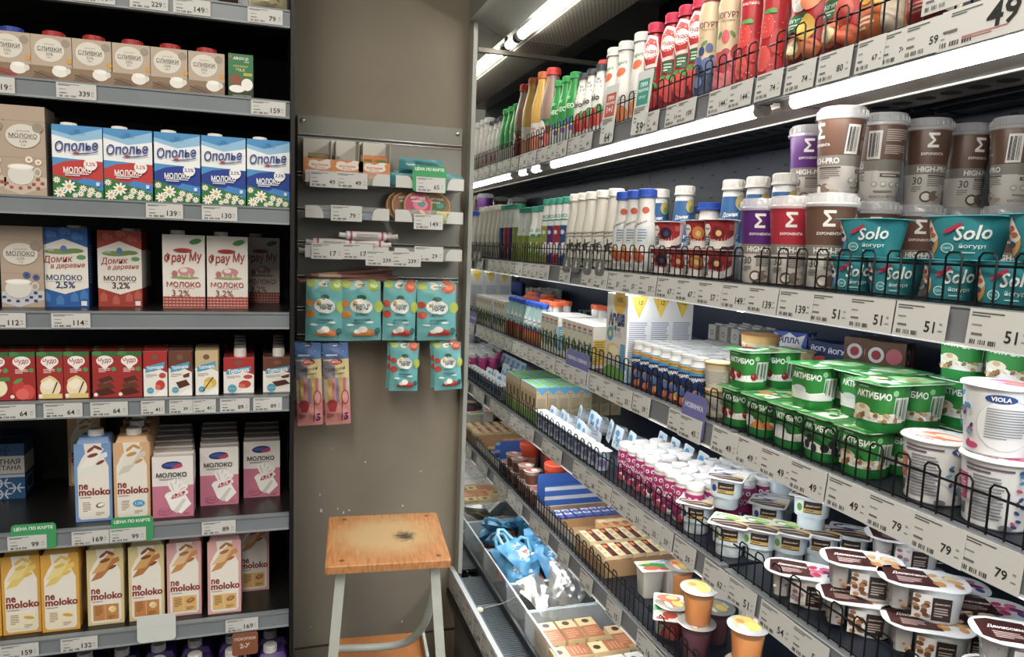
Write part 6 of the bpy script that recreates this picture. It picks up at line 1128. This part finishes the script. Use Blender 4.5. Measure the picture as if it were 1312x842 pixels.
for k, p, X, t, n in (('dan_b',893,.742,0,'blue print lid, lower layer by the magenta bottles'),('dan_g',935,.742,0,'green print lid at the fence'),('dan_g',973,.782,0,'green print lid in the middle'),('dan_g',1012,.822,0,'green print lid deeper on the shelf'),('dan_b',1050,.868,0,'blue print lid, deeper row'),('dan_b',1088,.915,0,'blue print lid, deepest'),
      ('dan_b',984,.872,0,'blue print lid behind the green ones'),('dan_b',1000,.935,0,'blue lid far back under another')):
    FP(k, p, X, 'D', f'white chocolate dessert cup with {n}', 'white dessert cups', zr=.03, rot=FR+.75)
FP('dan_b', 931, .775, 'D', 'white dessert cup with blue print lid stacked on top by the bottles', 'white dessert cups', z=DH, zr=.03, rot=FR+.75)
FP('dan_b', 1003, .93, 'D', 'white dessert cup stacked far back under the rail', 'white dessert cups', z=DH, zr=.03, rot=FR+.75); FP('dan_g', 1040, .862, 'D', 'white dessert cup stacked on the deeper green lid cups', 'white dessert cups', z=DH, zr=.03, rot=FR+.75)
FH = .0485
fr0 = FR+.95
FL = [('fant_b',1027,.745,0,'berry print lid at the fence'),('fant_n',1098,.765,0,'nut print lid, lower one at the fence'),('fant_n',1186,.800,0,'nut print lid, lower one in the second place'),('fant_n',1228,.855,0,'nut print lid, lower one deeper'),('fant_d',1300,.80,0,'dark chip pocket, lower one at the aisle end'),
      ('fant_n',1103,.772,1,'nut print lid, upper one at the fence'),('fant_n',1181,.806,1,'nut print lid, upper one in the second place'),('fant_d',1310,.80,1,'dark chip pocket, upper one at the aisle end'),
      ('fant_b',1160,.905,0,'berry print, bottom of the back stack'),('fant_b',1157,.902,1,'berry print, middle of the back stack'),('fant_b',1152,.90,2,'berry print, top of the back stack'),('fant_b',1212,.925,0,'berry print lid beside the back stack'),('fant_b',1262,.915,0,'berry print lid under the big price tags')]
for k, p, X, t, n in FL: FP(k, p, X, 'D', f'oval dessert cup with {n}', 'oval dessert cups', z=FH*t, zr=.03, rot=fr0+RN.uniform(-.06, .06))
# --- fifth shelf
for i, (y, X) in enumerate(((2.066,.742),(2.066,.797),(2.011,.742),(1.957,.742))):
    F('choco', y, X, 'E', f'chocolate dessert cup, {["at the mirror and fence","at the mirror, second row","second along the fence","third along the fence"][i]}, lower', 'chocolate dessert cups'); 
    if i in (0, 2): F('choco', y, X, 'E', f'chocolate dessert cup stacked on the upper layer, {["at the mirror","","second along"][i]}', 'chocolate dessert cups', z=.0414)
for i, (y, X) in enumerate(((2.062,.862),(1.985,.806),(2.062,.932),(1.985,.876))): inst('plom', X, y, SH['E']+.0003, FR+.3, f'tall tub with orange snap lid, {["at the mirror","beside the blue display box","deeper at the mirror","deeper beside the box"][i]}', 'orange lidded tubs', (1, 1, 1.42))
# striped display box
bx = thing('display_box', 'blue and white striped cardboard display box of curd bars', 'box', (.83, 1.78, SH['E']+.0005))
BL = m('#2f62b4', .5); CB = m('#b08a5c', .7)
mb = MB(); mb.box(-.105, .115, .135, .138, 0, .098, BL); ob('back_panel', mb, bx)
mb = MB(); mb.box(-.105, .115, .078, .081, 0, .082, BL)
for k in range(3):
    deco(mb, [('r',0,.020+k*.027,.218,.011,m('#d3d6da',.5))], 1, 1, lambda u, v, l: (u+.005, .078-l, v)); deco(mb, [('r',0,.020+k*.027,.218,.011,m('#d3d6da',.5))], 1, 1, lambda u, v, l: (-u+.005, .081+l, v))
ob('striped_panel', mb, bx, label='striped blue and white panel')
mb = MB(); mb.box(-.105, .115, -.155, .138, 0, .002, CB)
for x in (-.105, .113): mb.box(x, x+.002, -.155, .135, .002, .026, m('#d8d2c6', .6))
for y in (-.155, -.03, .070): mb.box(-.103, .113, y, y+.002, .002, .025, CB)
ob('tray', mb, bx, label='brown cardboard tray with partitions')
for i in range(7):
    for t in range(1): F('curdbar', 1.78+.022, .745+.028*i, 'E', f'blue wrapped curd bar in the striped box, {ORD[i]} from the fence', 'blue curd bars', z=.003+.0205*t, rot=.1*((i % 3)-1))
for i in range(4): F('orangebar', 1.686, .83+.029*i, 'E', f'orange and beige curd bar in the box, {ORD[i]} from the fence side', 'orange curd bars', z=.003, rot=.05*i)
for t, (y, n) in enumerate(((1.580,5),(1.492,5))):
    tr = MB(); tr.box(-.092, .092, -.041, .041, 0, .0015, CB)
    for q in ((-.092,-.0905,-.041,.041),(.0905,.092,-.041,.041)): tr.box(*q, .0015, .026, CB)
    for q in ((-.0905,.0905,-.041,-.0395),(-.0905,.0905,.0395,.041)): tr.box(*q, .0015, .040, CB)
    tr.box(-.088, .088, -.038, .038, .0015, .012, CB)
    o_ = ob('cardboard_tray', tr, loc=(.814, y, SH['E']+.0005)); props(o_, f'shallow brown tray of curd snack boxes, {["beside the striped box","beside the yoghurt twin pack"][t]}', 'tray', 'snack box trays')
    for i in range(n): inst('curd', .742+.0355*i, y, SH['E']+.013, 0, f'dark and cream snack box, {ORD[i]} from the fence, {["tray by the striped box","tray by the twin pack"][t]}', 'curd snack boxes')
inst('duo', .812, 1.355, SH['E']+.0005, -.12, 'white yoghurt twin pack with green and blue lid', 'yoghurt twin packs'); inst('duo', .905, 1.205, SH['E']+.0005, -.9, 'white yoghurt twin pack half hidden by the rail tags', 'yoghurt twin packs')
inst('single', .745, 1.212, SH['E']+.004, (.42, 0, -.5), 'single white yoghurt cup tipped forward showing its printed lid')
JH = .0675
for k, p, X, t, n in (('jelly_r',862,.745,0,'red fruit jelly cup behind the fence'),('jelly_p',886,.748,0,'purple jelly cup under the orange one'),('jelly_o',898,.750,1,'orange jelly cup on top of the purple one'),('jelly_p',918,.82,0,'purple jelly cup in the second row'),('jelly_o',951,.755,0,'orange jelly cup under another orange one'),('jelly_o',957,.755,1,'orange jelly cup partly behind the price tags'),('jelly_r',1003,.76,0,'red jelly cup at the aisle side of the orange ones'),('jelly_o',872,.85,0,'orange jelly cup deep behind the red one')):
    if p in (886, 898): y = AY(893, .75, SH['E']+.06)
    elif p in (951, 957): y = AY(955, .755, SH['E']+.06)
    else: y = AY(p, X, SH['E']+.06)
    F(k, y, .75 if p in (886, 898) else X, 'E', n, 'fruit jelly cups', z=JH*t)
# --- bottom deck
DZ = .4505
CLR = m('#e6ecee', .05, alpha=.22, spec=.8)
for i, (y0, y1) in enumerate(((1.865, 2.095), (1.705, 1.86), (1.40, 1.70), (.9, 1.395))):
    t = thing('clear_bin', f'clear plastic divider bin on the bottom deck, {ORD[i]} from the mirror', 'bin', (.75, (y0+y1)/2, DZ), 0, 'clear bins'); c = (y0+y1)/2
    mb = MB(); mb.box(-.125, -.1225, y0-c, y1-c, 0, .115, CLR); mb.box(-.1262, -.1217, y0-c, y1-c, .113, .1165, m('#dfe6e8', .1, alpha=.6)); ob('front_pane', mb, t)
    for yy in (y0-c, y1-c-.0025): mb = MB(); mb.box(-.122, .30, yy, yy+.0025, 0, .105, CLR); mb.box(-.122, .30, yy-.0008, yy+.0033, .104, .1065, m('#dfe6e8', .1, alpha=.6)); ob('side_pane', mb, t)
kind('bluebag', 'cheese_bag', 'bag', [('cheese_bag', pouch(.10,.125,.026,m('#4a96c4',.2),[('p',[(-.3,.3),(.3,.3),(.25,.6),(-.25,.6)],'#cfd8dc'),('e',.05,.42,.18,.1,'#8a5a44'),('e',-.12,.5,.12,.08,'#d8d2c4'),('t','Сырок',0,.7,.4,'#e6eef2',.03)],71,0,.007))])
kind('redbag', 'sausage_bag', 'bag', [('sausage_bag', pouch(.085,.11,.028,m('#8a3a30',.15),[('e',.1,.4,.25,.2,'#a85a44'),('e',-.15,.6,.2,.12,'#6a2a24'),('r',-.2,.2,.35,.14,'#b8302c')],72,0,.006))])
kind('foil', 'foil_cheese_pack', 'pack', [('foil_cheese_pack', pouch(.085,.12,.022,m('#d6d5d0',.28,metal=.8,bump=.8,scale=60),None,73,0,.006))])
kind('foil_g', 'foil_cheese_pack', 'pack', [('foil_cheese_pack', pouch(.085,.12,.022,m('#cfc59a',.28,metal=.8,bump=.8,scale=60),None,74,0,.006))])
LAY = -1.15
for i, (k, X, y, z, rx, rz, n) in enumerate((('bluebag',.69,2.05,.075,-1.0,.3,'blue cheese bag against the mirror'),('bluebag',.80,2.05,.075,-.35,.1,'upright blue bag deeper by the mirror'),('redbag',.68,2.0,.075,-1.2,-.2,'red brown sausage bag by the clear front pane'),('redbag',.745,2.01,.10,-1.1,.5,'red brown sausage bag in the middle of the first bin'),('redbag',.87,2.0,.075,-1.0,.0,'red brown sausage bag deep under the rail'),
       ('bluebag',.735,1.94,.12,-1.1,.6,'handled blue bag lying on the others in the first bin'),('bluebag',.69,1.91,.085,-1.0,-.3,'handled blue bag by the front pane in the first bin'),('bluebag',.82,1.92,.085,-.8,.3,'upright blue bag at the deep side of the first bin'),('redbag',.75,1.89,.06,-1.3,.2,'red bag under the blue ones in the first bin'),
       ('foil',.68,1.79,.095,-1.0,.5,'crumpled silver foil pack by the front pane'),('foil',.755,1.80,.10,-.8,-.4,'crumpled silver foil pack in the middle of the second bin'),('foil',.83,1.77,.095,-.7,.5,'silver foil pack at the deep side of the second bin'),('foil_g',.72,1.76,.08,-1.0,1.0,'dull golden foil pack in the second bin'),('foil',.90,1.79,.09,-.8,-.2,'silver foil pack deepest in the second bin'))):
    inst(k, X, y, DZ+z-.02, (rx, 0, rz), n, 'loose packs in the deck bins')
    bag = COL.objects[-1] if False else [o for o in COL.objects if o.get('label') == n][0]
    wm_ = Matrix.Translation(bag.location) @ bag.rotation_euler.to_matrix().to_4x4(); cs = [wm_ @ v.co for v in bag.data.vertices]
    y0, y1 = next((a, b_) for a, b_ in ((1.868,2.092),(1.708,1.856),(1.655,1.697)) if a <= y <= b_ or a == 1.655)
    lo, hi = min(c.y for c in cs), max(c.y for c in cs); sy_ = min(1, 1.08*(y1-y0)/(hi-lo)); bag.scale = (sy_, sy_, sy_)
    bag.location.y += (y0+y1)/2-(bag.location.y+sy_*((lo+hi)/2-bag.location.y)) if hi-lo > .8*(y1-y0) else max(0, y0-lo)+min(0, y1-hi)
    xl = min(c.x for c in cs); bag.location.x += max(0, .632-(bag.location.x+sy_*(xl-bag.location.x))); zl = min(c.z for c in cs); bag.location.z += max(0, DZ+.001-(bag.location.z+sy_*(zl-bag.location.z)))
    if k == 'bluebag' and i in (0, 5, 6):
        hm = MB(); hm.path([(-.025,-.004,.118),(-.022,-.012,.148),(-.005,-.016,.163),(.015,-.014,.158),(.024,-.006,.118)], .006, m('#5fa8d2',.2), 6); ob('handle', hm, bpy.data.objects[-1] if False else [o for o in COL.objects if o.get('label') == n][0])
for i, (X, y) in enumerate(((.655,1.60),(.708,1.60),(.762,1.60))):
    for t in range(2): inst('beigebox', X, y, DZ+.001+.0505*t, 0, f'tan cheese box, {ORD[i]} from the clear front pane, {["lower","upper"][t]}', 'tan cheese boxes')
for i, X in enumerate((.82, .872)): 
    for t in range(2): inst('beigebox', X, 1.545, DZ+.001+.0505*t, 0, f'tan cheese box deeper on the deck, {ORD[i]} from the front group, {["lower","upper"][t]}', 'tan cheese boxes')
for i in range(3):
    for t in range(2): inst('beigebox', .672+.098*i, 1.508-.012*(i > 1)*0, DZ+.001+.0505*t, PI/2, f'tan cheese box turned sideways, {ORD[i]} from the front pane, {["lower","upper"][t]}', 'tan cheese boxes') if i < 2 else None
for j in range(5):
    for i in range(3):
        for t in range(2): inst('whitebox', .668+.080*i, 1.425-.09*j-.0*i, DZ+.001+.0505*t, 0, f'white cheese box, {ORD[j]} from the tan ones, {ORD[i]} from the front pane, {["lower","upper"][t]}', 'white cheese boxes')

# ================================================================ fridge price tags and cards
_tn = 0
def ftag(s, y, price, n, w=.0705, h=.040, x=.6925, tilt=.09):
    global _tn; _tn = (_tn+1) % 3; x -= .0009*_tn
    z = SH[s]-.0415 if s != 'deck' else .449
    inst(TAG(price, w, h), x, y, z, (-tilt, 0, FR), n, 'fridge price tags')
RN2 = random.Random(5)
def run(s, ys, prices, n0):
    for i, y in enumerate(ys):
        pr = prices[i % len(prices)]; ftag(s, y, pr, f'price tag {pr} on the {SHN[s]} fridge rail, {ORD[i] if i < 20 else i} from the {n0}')
def ys_(y0, y1, step=.071, gaps=()):
    o = []; y = y0; k = 0
    while y > y1:
        if k not in gaps: o.append(y)
        y -= step; k += 1
    return o
run('A', ys_(2.06, 1.60, .075), ['89','79','64','59'], 'mirror')
for p, pr in ((822,'59'),(838,'69'),(866,'142'),(882,'109'),(923,'144'),(951,'144'),(988,'74'),(1027,'74'),(1072,'80'),(1119,'67'),(1152,'74'),(1190,'59')): ftag('A', AY(p, .6975, SH['A']-.02), pr, f'price tag {pr} on the top fridge rail at the {"white bottles" if p<830 else "red bottles" if p<860 else "tan bottles" if p<900 else "raspberry bottle" if p<930 else "strawberry bottles" if p<960 else "joint of the rails" if p<1000 else "strawberry bottle end" if p<1040 else "dark red pouch" if p<1080 else "grapefruit pouch" if p<1130 else "mango pouch" if p<1160 else "ochre pouch"}', w=.044 if 1110 < p < 1160 or p == 838 else .060)
inst(TAG('49', .12, .043, True), .6915, AY(1272, .6968, 1.75), SH['A']-.043, (-.1, 0, FR), 'large price tag 49 on the top fridge rail', 'fridge price tags')
inst(TAG('59', .062, .040), .6968, AY(1215, .70, 1.79), SH['A']+.004, (-.05, 0, FR), 'price tag 59 standing above the top rail by the ochre pouch', 'fridge price tags')
def talker(c1, txt, pr): return card(.052, .125, m('#cdd0ce',.45), [('r',0,.66,.74,.40,c1),('t',txt[0],0,.78,.44,'#f0f2f0',.03),('t',txt[1],0,.69,.66,'#f0f2f0',.03),('t',txt[2],0,.58,.44,'#f0f2f0',.03),('b',-.05,.38,.75,.10,3,'#6a6c6a'),('r',-.3,.26,.15,.02,'#5a5c5a'),('t',pr,.08,.10,.42,'#3c3e3c',.012,0,0,1.2),('t','90',.38,.125,.14,'#4a4c4a'),('b',-.2,.20,.4,.03,1,'#8a8c8a')], .004, .0008)
kind('talk_o', 'promotion_card', 'sign', [('promotion_card', talker('#c0563c', ('ПРИ','ПОКУПКЕ','1+1'), '64'))]); kind('talk_g', 'promotion_card', 'sign', [('promotion_card', talker('#2f9a86', ('ПРИ','ПОКУПКЕ','ОТ 2-Х'), '59'))])
inst('talk_o', .6885, AY(781, .6955, 1.79), SH['A']-.040, (-.10, 0, FR+.12), 'tall promotion card with orange square on the top fridge rail', 'tall promotion cards'); inst('talk_g', .6885, AY(823, .6955, 1.79), SH['A']-.040, (-.10, 0, FR+.12), 'tall promotion card with green square on the top fridge rail', 'tall promotion cards')
run('B', ys_(2.062, 1.02, .0715, (4, 6)), ['67','67','57','57','57'], 'mirror')
for p, pr, un in ((943,'149','purple drink cup'),(979,'139','red drink cup'),(1022,'139','brown drink cup'),(1065,'51','teal cup beside the brown one'),(1118,'51','second teal cup'),(1183,'51','orange cone teal cup'),(1283,'51','last teal cup')): ftag('B', AY(p, .6975, SH['B']-.02), pr, f'price tag {pr} on the second fridge rail under the {un}')
kind('greycard', 'hanging_sign', 'sign', [('hanging_sign', card(.046,.036,m('#5f625e',.5),[('p',[(0,.85),(-.12,.62),(-.05,.62),(-.18,.36),(.18,.36),(.05,.62),(.12,.62)],'#c9ccc8'),('r',0,.28,.05,.14,'#c9ccc8')],.010))])
for i, p in enumerate((727, 739, 753.5, 769.5)): inst('greycard', .6915, AY(p, .696, SH['B']), SH['B']-.012, (-.1, 0, FR), f'small grey card with white tree on the second rail, {ORD[i]} from the mirror', 'grey tree cards')
run('C', ys_(2.062, 1.09, .0715, (12,)), ['36','34','33','39','45','27','24','29'], 'mirror')
kind('novcard', 'promotion_card', 'sign', [('promotion_card', card(.074,.078,m('#6a6aa8',.45),[('t','НОВИНКА',0,.74,.78,'#dcdcea',.03)],.012))])
for p, n in ((733,'beside its twin'),(746,'at the teal sided carton'),(889,'at the cream dessert cups')): y = AY(p, .6962, SH['C']); inst('novcard', .6905, y, SH['C']-.040, (-.09, 0, FR), f'violet new product card on the third fridge rail {n}', 'violet cards'); ftag('C', y, '45' if p == 889 else '33', f'price tag set in the violet card {n}', x=.6885, tilt=.09)
for p, pr, un in ((931,'49','cherry yoghurt packs'),(957,'49','orange fruit yoghurt pack'),(996,'49','plain yoghurt packs'),(1037,'49','blueberry yoghurt pack'),(1087,'49','muesli yoghurt pack'),(1142,'79','gap before the white tubs'),(1204,'79','orange lidded tub'),(1271,'79','stacked white tubs')): ftag('C', AY(p, .6975, SH['C']-.02), pr, f'price tag {pr} on the third fridge rail under the {un}', w=.071 if pr == '49' else .068, h=.042)
run('D', ys_(2.062, 1.20, .0715, (3, 6)), ['29','31','32','33','34','32','28','32'], 'mirror')
for p, pr, un in ((851,'59','magenta bottles'),(879,'59','blue lid dessert cups'),(920,'62','green lid dessert cups'),(952,'51','green cups beside the 62 tag'),(996,'54','empty stretch of shelf'),(1040,'54','berry dessert cup')): ftag('D', AY(p, .6975, SH['D']-.02), pr, f'price tag {pr} on the fourth fridge rail under the {un}')
run('E', ys_(2.06, 1.10, .0715, (2, 5, 7, 9, 11)), ['19','15','16','14','21'], 'mirror')
for i, y in enumerate(ys_(2.05, 1.3, .082)): inst(TAG(['119','99','89','129'][i % 4], .078, .062), .5262, y, .4285, (0, 0, FR), f'white price tag on the bottom bumper rail, {ORD[i]} from the mirror', 'bumper rail tags')

dup = {k: v for k, v in LABELS.items() if len(v) > 1}
if dup: print('DUPLICATE LABELS', len(dup), list(dup)[:12])
lw = [k for k in LABELS if not 4 <= len(k.split()) <= 16]
if lw: print('LABEL LENGTH', lw[:12])
print('THINGS', len(LABELS), 'OBJECTS', len(COL.objects))
